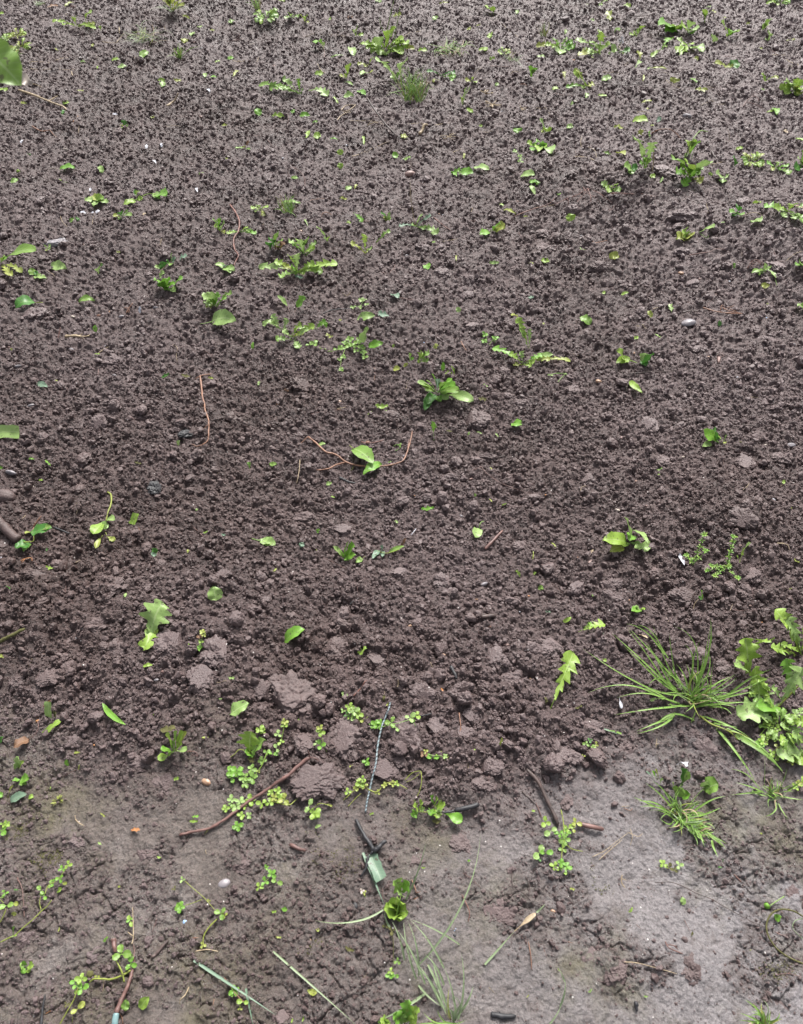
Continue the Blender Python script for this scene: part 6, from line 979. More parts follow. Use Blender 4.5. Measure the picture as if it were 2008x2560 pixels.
creeper('weed', 'weed', 'wilted yellowish runner with crumpled leaves crossing the cord low down', 'y', [[(480,1185,.2),(540,1130,.8),(590,1090,1),6],[(620,1100,.8),(660,1125,.6),(700,1130,.8),(740,1085,1),(790,1070,1.2),(840,1085,.8),(890,1115,.3),9],[(510,1225,.2),(560,1170,.6),(595,1140,.8),5]], [(590,1075,36,4,1.2,'g1'),(610,1090,34,4,1),(600,1050,26,3,1.6,'g1'),(510,1130,32,3,.6,'g1'),(570,1100,30,4,1),(740,1090,22,4,1,'y'),(795,1080,26,4,1,'y'),(820,1080,22,3,1,'g1'),(700,1135,22,3,.6)], 'y', lm='the wilted yellow runner')
strand('root', 'root', 'yellowish curved stem pieces right of the lower cord', 'y', [(870,1060,.4),(920,1010,1),(975,1000,1.6),(930,1045,1),(880,1070,.3)], 6, [[(975,1000,1.4),(980,1060,1),(965,1130,.5),(925,1200,.2),7]], 'strand', lm='the yellowish stem pieces')
creeper('chickweed', 'chickweed', 'flowering yellow-white sprig lying right of the twisted cord', 'g1', [[(980,890,.4),(1030,895,1),(1080,905,1),(1140,915,.8),6]], [(995,890,26,4,1,'br'),(1005,875,20,3,1.5,'y'),(1050,915,44,2,.6,'g3'),(1105,895,22,4,1,'y'),(1130,905,22,4,1,'g4'),(1145,920,20,4,.6,'y'),(1085,900,20,3,1)], 'g4', lm='the yellow-white sprig')
plant('buttercup', 'weed', 'creeping buttercup with fresh lobed leaves beside the charred stick', 'g1', [(955,1260,915,1285,60,'l',1.5,'g3'),(960,1250,925,1215,60,'l',3),(965,1245,985,1195,60,'l',4),(970,1255,1000,1240,44,'l',2,'g4'),(1055,1210,1035,1160,50,'l',4,'g3'),(1060,1215,1085,1170,44,'l',4),(1065,1225,1130,1215,66,'l',3),(1060,1240,1030,1280,60,'l',1.5,'g3'),(1065,1245,1085,1300,66,'l',1),(1070,1235,1110,1250,50,'l',1.5,'g4')], [[(960,1255,.3),(1010,1260,.6),(1060,1250,.6),7],[(1060,1290,.2),(1060,1250,1),(1060,1215,2),6]], 'y', lm='the creeping buttercup')
one('fallen_leaf', 'leaf', 'smooth bright green leaf in front of the charred stick', 'g3', (1120,1265,1240,1320,66,'s',1.2), lm='the smooth leaf by the charred stick')
strand('stick', 'stick', 'charred stub of a stick with a brown broken end', 'char', [(1190,1250,.6),(1260,1235,.8),(1345,1210,1)], 34, [[(1195,1250,.6),(1130,1262,.4),(1085,1255,.2),14]], 'broken_end', 'the charred stick', taper=.9, knots=.08)
creeper('seedling', 'seedling', 'pale seedling with a long thin runner below the cracked slab, left', 'g1', [[(290,1240,.3),(330,1205,1),(400,1220,.4),6]], [(262,1220,42,2,1.5,'g4'),(300,1270,44,4,1),(310,1285,30,4,.6),(285,1255,26,3)], 'y', lm='the pale runner seedling')
creeper('chickweed', 'chickweed', 'chickweed patch over the long red stick, its right group, yellowing', 'y', [[(0,1185,.8),(60,1200,1),(130,1215,1),(170,1190,.8),(203,1155,1),8]], [(20,1135,26,4,1,'g1'),(65,1125,28,4,1,'g1'),(40,1170,30,4,1,'y'),(80,1175,34,4,1,'g1'),(105,1180,44,3,1.2,'y'),(10,1200,36,3,1,'g1'),(60,1150,24,3,1)], 'y', lm='the yellowing chickweed')
plant('seedling', 'seedling', 'slim upright pale shoot on the mud right of centre', 'y', [(1480,850,1488,785,18,'s',4,'y'),(1480,850,1460,855,14,'s',.6,'g1'),(1478,850,1475,820,14,'s',2,'g1')], lm='the slim pale shoot')
strand('root', 'root', 'thin bleached rootlet with an orange lower end, right of centre', 'straw', [(1300,510,.8),(1270,530,.8),(1250,560,.6),(1248,580,.4)], 8)
strand('root', 'root', 'orange-red rootlet in front of the thin bleached one', 'rust', [(1218,625,.6),(1225,680,.8),(1228,725,.6),(1215,780,.2)], 9, [[(1228,725,.6),(1250,755,.3),6]], lm='the orange-red rootlet')
strand('twig', 'twig', 'short dark red twig on the clods behind the bright chickweed clump', 'root', [(545,530,.4),(590,475,1),(635,420,1.2)], 11)
strand('straw', 'straw', 'small forked dry straw standing behind the top of the cord', 'straw', [(825,475,.3),(830,445,1.5),(828,415,2.5)], 9, [[(830,445,1.5),(850,430,1),5]])
strand('charcoal', 'charcoal', 'dark charred splinter wedged among clods, right of the cord', 'char', [(1165,330,.8),(1185,370,.8),(1205,410,.5)], 26, lm='the charred splinter', taper=.7)
strand('stick', 'stick', 'very dark stick segment lying at the top right of the bank', 'twig', [(1360,15,.8),(1400,12,.9),(1450,8,.8)], 30, taper=.9)
strand('twig', 'twig', 'black twig stub pointing right from the chickweed over the cord', 'char', [(975,650,.4),(1010,640,.6),(1045,632,.3)], 14)
lines([('straw',6,(1035,310),(1050,335)),('brown',4,(1330,60),(1345,130)),('straw',5,(1275,950),(1278,1000)),('twig',14,(1620,1130),(1660,1170),(1700,1205)),('twig',5,(590,590),(640,560)),('brown',4,(1410,1010),(1405,1100)),('straw',4,(735,560),(745,500),(730,450)),('y',4,(640,660),(600,690)),('straw',3,(330,930),(325,950)),('brown',5,(1690,430),(1709,400))], 'thin twig', 'twig', 'twig')
bits([(1315,870,26,90,18,'j','g1'),(530,970,30,30,18,'j','y'),(660,1272,34,20,18,'j','g1'),(1690,1255,26,0,22,'j','g1'),(395,1220,40,0,18,'j','y'),(740,540,60,90,30,'j','moss',1.5),(760,580,40,70,14,'j','y'),(1110,480,30,-50,14,'j','orange')])
stones([(905,70,44,34,'tan'),(970,70,40,26,'pale'),(1120,255,44,30,'tan'),(1410,85,34,34,'rust'),(1675,408,34,30,'tan'),(1520,195,60,36,'pink'),(1168,605,22,20,'pale'),(1090,690,18,16,'white'),(918,833,20,18,'white'),(1240,1075,14,14,'white'),(248,1070,30,30,'blue'),(1495,1158,34,26,'blue'),(155,595,20,20,'tan'),(875,1140,34,20,'pale'),(565,720,14,14,'pale'),(1635,245,14,14,'white'),(770,395,12,12,'white')])
for x, y, w, d, lab, lm in [(165,530,290,230,'huge smooth-faced clod in the centre-left foreground bank','the huge smooth-faced clod'),(60,440,120,130,'clod leaning on the left of the huge smooth-faced clod',None),(500,800,260,200,'large rounded crumbly clod left of the twisted cord','the large crumbly clod'),(870,780,260,190,'large pitted clod right of the twisted cord','the large pitted clod'),(330,1060,280,190,'cracked flat slab of mud right of the red stick','the cracked flat slab'),
      (985,235,130,130,'wedge-shaped clod on the bank, right of the curled leaf',None),(690,290,130,70,'low ridged clod below the small curled leaf',None),(670,220,80,80,'smooth bluish clod right of the small curled leaf',None),(985,500,170,120,'cracked clod right of the top of the twisted cord',None),(1530,420,150,110,'angular layered clod on the right part of the bank','the angular layered clod'),(1440,280,150,120,'big knobbly clod behind the angular layered clod',None),
      (1080,710,130,110,'rounded pebbled clod right of the large pitted clod',None),(1165,850,110,80,'smooth angular clod behind the yellow-white sprig',None),(1250,760,120,90,'reddish-brown clod below the orange-red rootlet',None),(1420,960,150,110,'round clod on the mud right of the yellow-white sprig',None),(1300,640,120,90,'clod right of the orange-red rootlet, cracked on top',None),(1630,220,130,110,'steep rough clod at the far right of the centre bank',None),(1390,800,110,80,'clod left of the slim pale shoot',None),
      (830,930,90,80,'small dark clod leaning on the large pitted clod, front',None),(740,990,170,120,'flat clod just right of the lower cord',None),(1240,470,160,70,'long low clod behind the thin bleached rootlet',None),(430,220,140,110,'wide clod between the half-folded leaf and the curled leaf',None),(230,820,160,140,'triangular clod above the end of the red stick',None),(1350,1080,170,90,'wide low clod on the mud behind the charred stick',None)]:
    blob('clod', 'clod', lab, 'clod', x, y, w, d, .5, 'clod', .2, lm)
# ---- tile 2,3
T(2, 3)
one('fallen_leaf', 'leaf', 'long lobed dandelion leaf lying upright left of the big grass tuft', 'g1', (90,610,240,240,150,'d',2.5,'g1',.05), lm='the long lobed leaf')
plant('fallen_sprig', 'sprig', 'toothed yellow-green leaf tip with a pale stalk, behind the grass tuft', 'g3', [(275,110,435,60,90,'d',2,'g1'),(300,90,360,60,50,'d',2,'g3')], [[(400,85,1),(420,110,.6),(450,155,.3),5]], 'g6', lm='the toothed yellow-green tip')
one('fallen_leaf', 'leaf', 'small curved two-tone leaf left of the toothed yellow-green tip', 'g5', (170,45,225,15,26,'o',2,'g1',.2,.2))
tuft('grass_tuft', 'big sprawling green grass tuft on the right foreground bank', 985, 560,
     [(300,218,-.10,6,(900,540)),(485,120,-.04,9,(905,520)),(580,75,-.03,10,(900,450)),(575,60,.10,9,(830,300)),(745,60,-.1,14,(900,440)),(650,70,.1,12,(830,300)),(880,75,.20,13,(1000,500)),(1110,20,.05,16,(1010,480)),(1125,120,.02,15,(1000,500)),(1120,45,-.04,15,(1060,380)),
      (560,200,-.05,6,(870,510)),(580,90,-.02,8,(840,470)),(700,170,-.03,9,(900,540)),(740,230,-.04,8,(860,420)),(850,120,-.06,12,(900,450)),(945,190,.14,11,(960,480)),(1050,160,-.12,12,(1010,450)),(1060,250,.06,9,(1005,450)),(330,500,.10,1,(870,600)),(520,530,.06,2,(900,590)),(500,640,-.05,.5,(940,590)),
      (640,760,-.12,.8,(880,640)),(640,745,-.04,.8,(860,660)),(740,755,.2,.6,(1005,680)),(1150,555,.05,8,(1000,560)),(1270,380,.04,9,(1010,560)),(1500,350,-.05,9,(1150,590)),(1495,395,.05,7,(1080,560)),(1400,490,.05,5,(1040,570)),(1360,560,.05,4,(1030,590)),(1285,600,-.04,2,(1010,600)),(1370,790,.03,1.5,(1050,650)),
      (1130,520,-.1,9,(1010,540)),(1100,440,.1,9,(1000,550)),(1280,405,.12,8,(1100,500)),(1390,1050,.06,1,(1150,730)),(1580,1020,-.05,1,(1160,720)),(720,450,.2,4,(880,500)),(690,470,-.05,4,(850,560)),(760,540,.05,2,(900,590)),(830,380,.15,6,(910,500)),(900,460,.02,5,(940,540)),(1000,400,-.05,9,(985,540)),(1200,490,.1,5,(1030,580)),(1250,640,-.1,3,(1100,600)),(1290,720,.1,1.5,(1110,690)),(960,470,.05,6,(975,550)),(1020,600,0,7,(985,690)),(1130,300,-.08,12,(1115,580)),(450,740,.02,.4,(540,770))],
     'gr', 15, lm='the big sprawling grass tuft', auto=(34, 210, 8, 0, 360), spread=34)
strand('runner', 'grass stem', 'thick pale grass runner leaning from the big tuft to the lower right', 'y', [(1045,645,.8),(1120,700,2),(1230,745,2.5),(1290,800,2)], 15, [[(1230,745,2.4),(1300,760,3),(1365,790,2.5),8]], 'leaf_sheath')
one('loose_grass_blade', 'grass blade', 'long green grass blade hanging from the runner down to the lower right', 'gr', (1270,770,1575,1000,34,'b',1.5,None,.1))
one('loose_grass_blade', 'grass blade', 'second thin blade lying on the mud below the grass runner', 'gr', (1150,730,1395,1055,22,'b',.5,None,.05))
plant('dandelion', DN, 'big jagged dandelion at the right edge, its tallest leaves', 'g1', [(1680,250,1520,-30,140,'d',7,'g1'),(1690,250,1600,20,110,'d',6,'g4'),(1640,270,1500,215,90,'d',4,'g1'),(1690,240,1720,60,90,'d',8),(1660,260,1540,230,50,'d',2,'y'),(1700,260,1560,190,60,'d',3,'g1')], lm='the tallest right-edge dandelion')
plant('dandelion', DN, 'spread dandelion with large flat leaves at the right edge', 'g1', [(1540,600,1280,640,180,'l',3,'g4'),(1530,600,1400,590,110,'o',4,'g3'),(1540,590,1700,340,150,'d',9,'g4'),(1600,520,1595,280,120,'d',8,'g3'),(1560,560,1500,460,70,'d',6,'g4'),(1350,380,1330,150,150,'l',6,'g1'),(1430,620,1400,400,140,'d',6,'g1'),(1340,360,1265,330,90,'l',6,'g4'),(1350,220,1500,170,110,'d',9,'g1'),(1370,480,1400,330,90,'l',7,'g1'),(1540,605,1640,700,90,'d',3,'g4'),(1560,700,1720,690,100,'d',4),(1480,500,1420,430,80,'l',6)],
      [[(1520,610,.6),(1590,540,2),(1700,430,6),14]], 'y', lm='the spread flat-leaf dandelion')
plant('dandelion', DN, 'lower dandelion with broad wrinkled leaves cut by the right edge', 'g4', [(1700,880,1540,900,150,'l',2,'g4'),(1690,880,1640,740,110,'d',5,'g4'),(1690,890,1680,960,120,'l',1,'g1'),(1700,860,1720,720,100,'d',5,'g1'),(1640,760,1560,710,70,'d',3),(1690,900,1600,880,100,'l',2)], lm='the lower wrinkled dandelion')
creeper('chickweed', 'chickweed', 'chickweed and fine leaves filling the gaps between the right-edge dandelions', 'g1', [[(1420,780,.4),(1460,730,1.5),(1500,690,2.5),5],[(1400,480,1),(1440,540,1),(1490,640,1),5]], [(1440,810,36,4),(1470,780,34,4),(1500,740,34,4),(1520,790,30,4),(1430,830,34,4,1,'g3'),(1540,730,30,4),(1460,710,30,4),(1520,680,30,4),(1440,500,40,4,3),(1470,540,36,4,3),(1430,560,30,4,2),(1520,650,26,4,2),(1500,880,30,3),(1530,910,30,3),(1600,730,34,4),(1660,640,36,4,2,'g4'),(1690,620,30,4,2,'g4'),(1620,940,30,4,1,'y'),(1540,850,30,3,1,'y')], 'g1', lm='the chickweed between dandelions')
frond('weed', 'weed', 'low leafy green mass between the spread and lower right-edge dandelions', 1560, 720, 300, 120, 34, 'g1', ['g1', 'g2', 'g4'], 3, seed=31)
frond('weed', 'weed', 'fine jagged leaf mass behind the spread flat-leaf dandelion, right edge', 1440, 520, 180, 150, 30, 'g1', ['g1', 'gr', 'g4'], 5, kind='d', seed=32)
creeper('seedling', 'seedling', 'dark tiny clover-like seedling on the mud left of the grass tuft', 'g5', [[(345,830,.2),(360,850,.8),3]], [(320,825,26,3,.8,'g2'),(345,805,22,3,1),(365,850,24,4,.8,'g2'),(360,875,20,3,.5,'g1'),(385,830,18,3,.6,'y'),(300,905,18,3,.4,'y')], 'brown', lm='the clover-like seedling')
tuft('grass_tuft', 'short dense pale green grass tuft on the mud, right foreground', 900, 1290,
     [(650,1190,.05,2,(840,1260)),(620,1165,-.05,2,(760,1230)),(700,1075,0,6,(860,1230)),(740,1060,.04,8,(880,1250)),(660,1225,.05,1.5,(880,1290)),(1210,1160,-.05,4,(980,1280)),(1180,1230,.05,3,(1000,1300)),(1050,1190,0,4,(960,1260)),(720,1250,.1,1,(880,1320)),(830,1130,0,6,(890,1240))],
     'gr', 13, lm='the short dense grass tuft', auto=(64, 120, 4, 0, 360), spread=44)
tuft('grass_tuft', 'front half of the dense grass tuft, spilling down right', 1000, 1360, [(1210,1500,-.05,.6,(1080,1400)),(1160,1550,.05,.4,(1110,1450)),(1215,1460,.05,1,(1090,1400)),(1190,1480,0,.8,(1060,1390))], 'gr', 15, lm='the spilling grass front', auto=(60, 100, 2.2, -100, 30), spread=44)
plant('broadleaf_weed', 'weed', 'heart-shaped dark leaf with a white petal on top, above the grass tuft', 'g5', [(935,1080,925,985,90,'o',5,'g5'),(930,1085,960,1000,80,'o',5,'g2'),(890,1150,930,1105,80,'r',3,'g2'),(935,1160,985,1150,60,'o',2,'g3')], [[(900,1230,0),(890,1150,2),(930,1080,3),7]], 'g2', lm='the heart-shaped leaf')
one('petal', 'petal', 'white ragged petal resting on the heart-shaped leaf', 'white', (890,962,960,972,40,'l',6.2,None,.25,0), lm='the white ragged petal')
plant('broadleaf_weed', 'weed', 'folded round green leaf right of the heart-shaped leaf', 'g3', [(1060,1120,1165,1080,110,'r',3,'g2'),(1060,1105,1090,1060,60,'o',3,'g4')], [[(990,1200,0),(1030,1150,1.5),(1065,1115,2.5),6]], 'g4')
plant('weed', 'weed', 'small sprouts with fringed pale leaves left of the heart-shaped leaf', 'g2', [(770,1060,740,1000,26,'s',3,'g3'),(780,1060,760,985,20,'s',4,'y'),(790,1080,800,1040,22,'s',2,'g4'),(875,1120,870,1070,20,'s',3,'g1'),(760,1060,700,1000,14,'s',3,'brown')[:7]+('g6',)])
tuft('grass_tuft', 'yellowish low grass tuft at the right edge, below the dandelions', 1500, 1160,
     [(1240,985,.05,4,(1420,1120)),(1270,1070,-.05,3,(1450,1140)),(1240,1150,-.05,1.5,(1440,1130)),(1455,905,-.03,9,(1450,1100)),(1600,980,0,7,(1550,1110)),(1640,1080,.05,4,(1560,1120)),(1700,1180,.1,1,(1560,1160)),(1640,1130,0,3,(1570,1140)),(1450,1290,-.2,.4,(1520,1190)),(1610,1310,.1,.4,(1540,1210)),(1540,1060,0,5,(1560,1120)),(1690,1060,.05,3,(1600,1120)),(1480,1160,.1,.6,(1370,1130)),(1530,1230,-.1,.6,(1500,1170))],
     'gr', 13, lm='the yellowish low grass tuft', auto=(22, 90, 3, 0, 360), spread=30)
creeper('chickweed', 'chickweed', 'pale chickweed sprig at the right edge beside the low grass tuft', 'g1', [[(1600,1130,.4),(1660,1100,1),(1709,1070,1),5]], [(1650,1100,26,4),(1690,1080,30,4),(1670,1075,24,4,1,'y'),(1709,1060,30,4)], 'g1')
blob('clod', 'clod', 'round dark clod ringed by the roots of the big grass tuft', 'clod', 940, 680, 100, 80, .4, 'clod', .3, 'the clod under the grass tuft')
for x, y, w, d, lab, lm in [(590,850,110,110,'wet blue-grey clod on the mud below the big grass tuft','the wet blue-grey clod'),(180,900,190,120,'cracked blue-grey slab of mud left of the clover-like seedling','the cracked blue-grey slab'),(100,210,170,110,'dark clod behind the long lobed leaf',None),(1080,840,160,120,'dark smooth clod in front of the big grass tuft',None),(180,1180,110,100,'flattened smooth clod pressed in the mud, left of the dense tuft',None),
      (350,720,160,90,'low cracked clod left of the big tuft\'s longest flat blades',None),(1190,330,110,90,'clod right of the tallest grass blades, beside the dandelion',None),(1000,770,110,90,'grey mossy-topped clod touching the lowest tuft blades',None)]:
    blob('clod', 'clod', lab, 'clod', x, y, w, d, .5, 'clod', .22, lm)
one('petal', 'petal', 'narrow white petal stuck in the soil left of the grass tuft', 'white', (530,535,545,600,20,'s',1))
bits([(60,560,50,90,30,'j','moss',1),(520,600,1,0,1,'o','g1')][:1]+[(435,298,34,0,22,'r','g1',1),(125,938,22,0,18,'r','y'),(480,750,100,-20,12,'b','g6'),(725,490,1,0,1,'o','g1')][:3]+[(265,605,60,20,20,'j','moss'),(680,140,70,-20,14,'s','straw',2),(745,545,50,30,18,'o','g4',1)])
lines([('straw',6,(760,830),(800,825)),('straw',5,(770,790),(765,850)),('brown',4,(680,920),(710,990)),('rust',6,(560,1235),(600,1250),(615,1235)),('straw',4,(830,20),(850,50)),('brown',10,(0,1200),(20,1250),(40,1300)),('straw',4,(545,1225),(600,1220))], 'thin twig', 'twig', 'twig')
stones([(1080,405,16,14,'white'),(1440,48,18,16,'orange'),(800,970,26,20,'twig'),(610,350,30,24,'pink'),(980,835,14,14,'white'),(1160,1145,14,14,'blue'),(360,640,20,14,'pink'),(940,390,40,34,'pale')])
# ---- tile 0,4
T(0, 4)
creeper('chickweed', 'chickweed', 'long trailing chickweed climbing to two bright leaf pairs, left mud', 'g3', [[(0,785,.6),(60,755,.8),(100,735,1),(150,690,1.2),(215,635,1.4),(265,585,1.4),(300,555,1.6),(330,515,2),9],[(262,580,1.4),(253,530,1.6),(260,490,2),6],[(285,480,1.6),(310,420,1.6),(360,395,1.8),(400,345,2),(435,300,2.4),6]],
        [(438,290,36,3,2.4,'g1'),(397,318,32,3,2,'g3'),(382,382,32,3,1.8,'g3'),(285,490,36,2,1.6),(262,455,36,2,2,'g2'),(320,415,30,2,1.6,'g2'),(340,405,24,2,1.6),(90,745,20,2,1,'g1')], 'y', lm='the long trailing chickweed')
one('fallen_leaf', 'leaf', 'green pointed leaf standing on the trailing chickweed runner', 'g3', (90,740,95,680,34,'o',3), lm='the leaf on the runner')
creeper('chickweed', 'chickweed', 'chickweed stem with dull leaf at the very left edge', 'g2', [[(0,660,.4),(30,600,1.2),(38,570,1.4),9],[(0,510,.5),(25,535,1),5]], [(45,550,56,2,1.6,'g2'),(35,470,30,3,1.4,'g3'),(5,500,24,2,1.2)], 'y', lm='the dull leaf at the left edge')
creeper('chickweed', 'chickweed', 'yellow-green leaf cluster touching the left edge on the mossy mud', 'g1', [[(0,60,.4),(30,40,1),5]], [(10,75,60,3,.8,'g3'),(45,30,28,4,1.2,'g1'),(20,35,24,3,1)], 'y')
plant('chickweed', 'chickweed', 'small bright four-leaved seedling near the left edge, lower mud', 'g3', [(172,945,125,935,50,'r',1.5,'g2'),(175,940,150,900,30,'r',2),(180,950,215,925,46,'r',1.5,'g1'),(175,955,150,985,34,'r',.5),(180,955,195,970,30,'r',.5,'g1')], lm='the bright four-leaved seedling')
creeper('chickweed', 'chickweed', 'curved bare-stemmed chickweed with round leaves at the bottom left', 'g2', [[(835,965,1),(770,1000,1),(710,1020,.8),(650,1018,.8),(600,1018,.8),(570,1040,.3),14],[(795,1040,.6),(775,970,1.4),(745,910,1.6),(715,870,.8),12],[(765,920,1.2),(760,890,2),6]],
        [(775,860,60,3,2,'g2'),(835,920,48,3,1.4,'g3'),(620,1000,20,2,.8,'y')], 'y', lm='the curved round-leaf chickweed')
blob('bud', 'bud', 'dried round seed pod at the left end of the curved stem', 'moss', 570, 985, 60, 54, .6, 'chip', .6)
creeper('chickweed', 'chickweed', 'chickweed rising from the bottom edge with a bright leafy head, left', 'g3', [[(380,1310,.2),(420,1240,1),(470,1150,1.6),(500,1070,2.2),9],[(460,1300,.2),(465,1260,1),5]], [(520,1020,40,4,2.4,'g1'),(480,1050,40,3,2,'g3'),(525,1080,44,3,2,'g3'),(500,1090,26,3,1.8,'g1'),(495,1210,50,2,.6,'y'),(425,1180,22,3,1,'moss')], 'y', lm='the bright leafy head')
strand('stick', 'stick', 'flat brown bark strip ending in a teal tube at the bottom edge', 'brown', [(740,1240,1),(775,1150,1),(815,1060,1.2),(840,980,1),(850,940,.6)], 34, [[(850,940,.6),(860,870,.4),(855,800,.3),10]], 'thin_end', 'the brown bark strip', taper=.5)
strand('tube', 'tube', 'faded teal tube end sticking in at the bottom edge', 'teal', [(728,1340,.8),(735,1280,1),(742,1235,1.1)], 44, lm='the teal tube', taper=.9, knots=.02, jit=.02)
strand('dry_stalk', 'stalk', 'pale bare stalk with a small leaf above the bark strip', 'straw', [(845,800,.3),(850,740,.8),(850,680,1),(845,560,1.6)], 9, [[(845,745,.9),(815,718,1),9]], 'side_stub', 'the pale bare stalk')
creeper('seedling', 'seedling', 'small green leaf beside the pale bare stalk', 'g3', [], [(830,650,36,2,1,'g1'),(830,640,26,2,1.2)], 'y')
one('fallen_leaf', 'leaf', 'clean pointed bright leaf lying near the bottom edge, left', 'g3', (893,1205,950,1130,60,'o',1.5,'g1'), lm='the clean pointed leaf')
one('fallen_leaf', 'leaf', 'green oval leaf right of the teal tube and bark strip', 'g3', (800,1225,805,1145,50,'o',1.5,'g2'))
strand('stick', 'stick', 'flat dark splinter of wood lying below the pale bare stalk, right', 'twig', [(970,885,.4),(1020,830,.5),(1070,772,.4)], 22, lm='the flat dark splinter', taper=.8)
strand('stick', 'stick', 'dark glossy rod end at the bottom edge, far left', 'char', [(262,1320,.6),(272,1210,1),(290,1115,1.2)], 20, lm='the dark glossy rod', taper=.5)
strand('twig', 'twig', 'long thin dark twig on the mud at the left edge', 'brown', [(110,370,.4),(140,440,.5),(150,530,.5),(155,625,.3)], 9)
strand('stick', 'stick', 'dull brown chip standing left of the curved chickweed leaf', 'brown', [(725,770,.4),(728,810,.8),(735,850,.4)], 36, knots=.05)
creeper('chickweed', 'chickweed', 'thin chickweed with a folded leaf and a lower pale stick, centre left', 'g2', [[(1180,395,.8),(1230,440,1),(1300,500,1.2),(1380,590,1.4),5],[(1385,635,1),(1340,680,1),(1305,730,.8),(1295,780,.5),(1305,820,.3),9],[(1180,550,.6),(1240,530,.8),(1290,510,1),5]],
        [(1165,385,24,3,1.2,'g4'),(1410,600,46,3,1.4,'g2'),(1430,615,24,3,1,'y'),(1150,560,40,5,1,'g3'),(1295,800,24,3,.6,'y'),(1330,520,14,3,1,'y'),(1110,440,20,3,.5,'moss')], 'y', lm='the folded-leaf chickweed')
strand('straw', 'straw', 'pale straw lying crosswise at the foot of the folded-leaf chickweed', 'straw', [(1245,842,.3),(1310,832,.5),(1390,842,.3)], 10)
one('loose_grass_blade', 'grass blade', 'long blue-green grass blade slanting down right at the bottom left', 'g6', (1240,905,1760,1250,19,'b',1.5,None,.03), lm='the long blue-green blade')
one('loose_grass_blade', 'grass blade', 'thin grass blade dropping to the bottom edge, left of centre', 'g6', (1570,1080,1615,1320,16,'b',.6,None,.03))
creeper('chickweed', 'chickweed', 'small reddish-stemmed chickweed under the long blue-green blade', 'g3', [[(1430,1010,.4),(1500,1110,1),(1550,1160,.8),(1600,1210,.3),8]], [(1495,1095,38,4,1,'g3'),(1550,1165,40,2,1,'g1'),(1530,1205,20,3,.4,'y'),(1480,1110,24,3,.8)], 'rust', lm='the reddish-stemmed chickweed')
creeper('seedling', 'seedling', 'round green seedling right of the long red stick\'s lower end', 'g3', [], [(1515,45,40,4,1,'g3'),(1500,50,26,3,.8,'g2')], 'g1')
creeper('seedling', 'seedling', 'sprig of tiny round leaves left of the greenish mud patch', 'g3', [[(1640,450,.4),(1680,410,1),(1720,370,1),4]], [(1650,435,30,3,1,'g1'),(1690,400,30,3,1),(1730,350,34,4,1),(1765,400,46,2,1,'g2'),(1700,310,20,4,1)], 'g1', lm='the tiny round-leaf sprig')
blob('stone', 'stone', 'grey-lilac smooth stone on the mud left of centre', 'grey', 1430, 410, 100, 90, .5, lm='the grey-lilac stone')
blob('chip', 'chip', 'small bright blue chip pressed into the dark crumbs', 'blue', 1185, 660, 60, 40, .4, 'chip', .5, 'the bright blue chip')
blob('charcoal', 'charcoal', 'black charcoal crumb touching the bright blue chip', 'char', 1150, 645, 40, 34, .5, 'chip', .4)
one('dead_leaf', 'leaf', 'small orange dead leaf fragment on the left mud', 'orange', (835,70,885,72,30,'j',1), lm='the orange leaf fragment')
strand('straw', 'straw', 'pale curved stalk at the top left of the mud', 'straw', [(480,0,.3),(505,25,.6),(535,42,.3)], 9)
strand('straw', 'straw', 'bent yellowish stalk on the bare mud, bottom left of centre', 'straw', [(1205,1070,.4),(1180,1120,.8),(1150,1150,.8),(1145,1180,.3)], 10, lm='the bent yellowish stalk')
bits([(635,155,30,-30,18,'j','g4'),(380,455,36,30,34,'r','g1',1),(415,410,30,0,20,'r','y',1),(105,540,30,0,26,'r','y'),(93,605,34,90,30,'r','y',1),(675,770,44,50,30,'j','g3',1),(380,705,36,90,16,'j','y'),(1015,245,24,0,20,'j','g1'),(1315,85,44,55,14,'j','moss',1),(1235,15,60,0,26,'j','g1'),(800,775,1,0,1,'o','g1')][:10]+[(760,430,16,0,14,'r','y'),(110,455,20,0,14,'j','g5'),(940,580,1,0,1,'o','g1')][:2])
lines([('twig',10,(110,365),(120,385)),('brown',7,(1000,635),(985,680),(970,720)),('straw',3,(665,1020),(655,1110)),('rust',5,(1365,1145),(1360,1190)),('twig',5,(575,900),(630,885)),('rust',7,(1230,760),(1280,760)),('orange',4,(290,1240),(325,1220)),('rust',6,(760,1230),(780,1270),(785,1310)),('brown',4,(680,1215),(725,1190)),('straw',6,(1310,195),(1315,225)),('twig',5,(935,925),(970,890))], 'thin twig', 'twig', 'twig')
stones([(595,62,34,24,'white'),(615,82,36,20,'pale'),(1298,45,40,20,'pale'),(1120,257,18,16,'white'),(835,865,34,30,'pink'),(320,1275,22,20,'white'),(1055,1045,40,26,'pink'),(1380,510,14,14,'white'),(930,565,14,14,'white'),(632,262,14,12,'pale'),(1270,990,26,20,'pale'),(1130,215,1,1,'pale'),(865,165,60,34,'twig'),(1050,1000,14,14,'white')][:-3]+[(1050,1000,14,14,'white')])
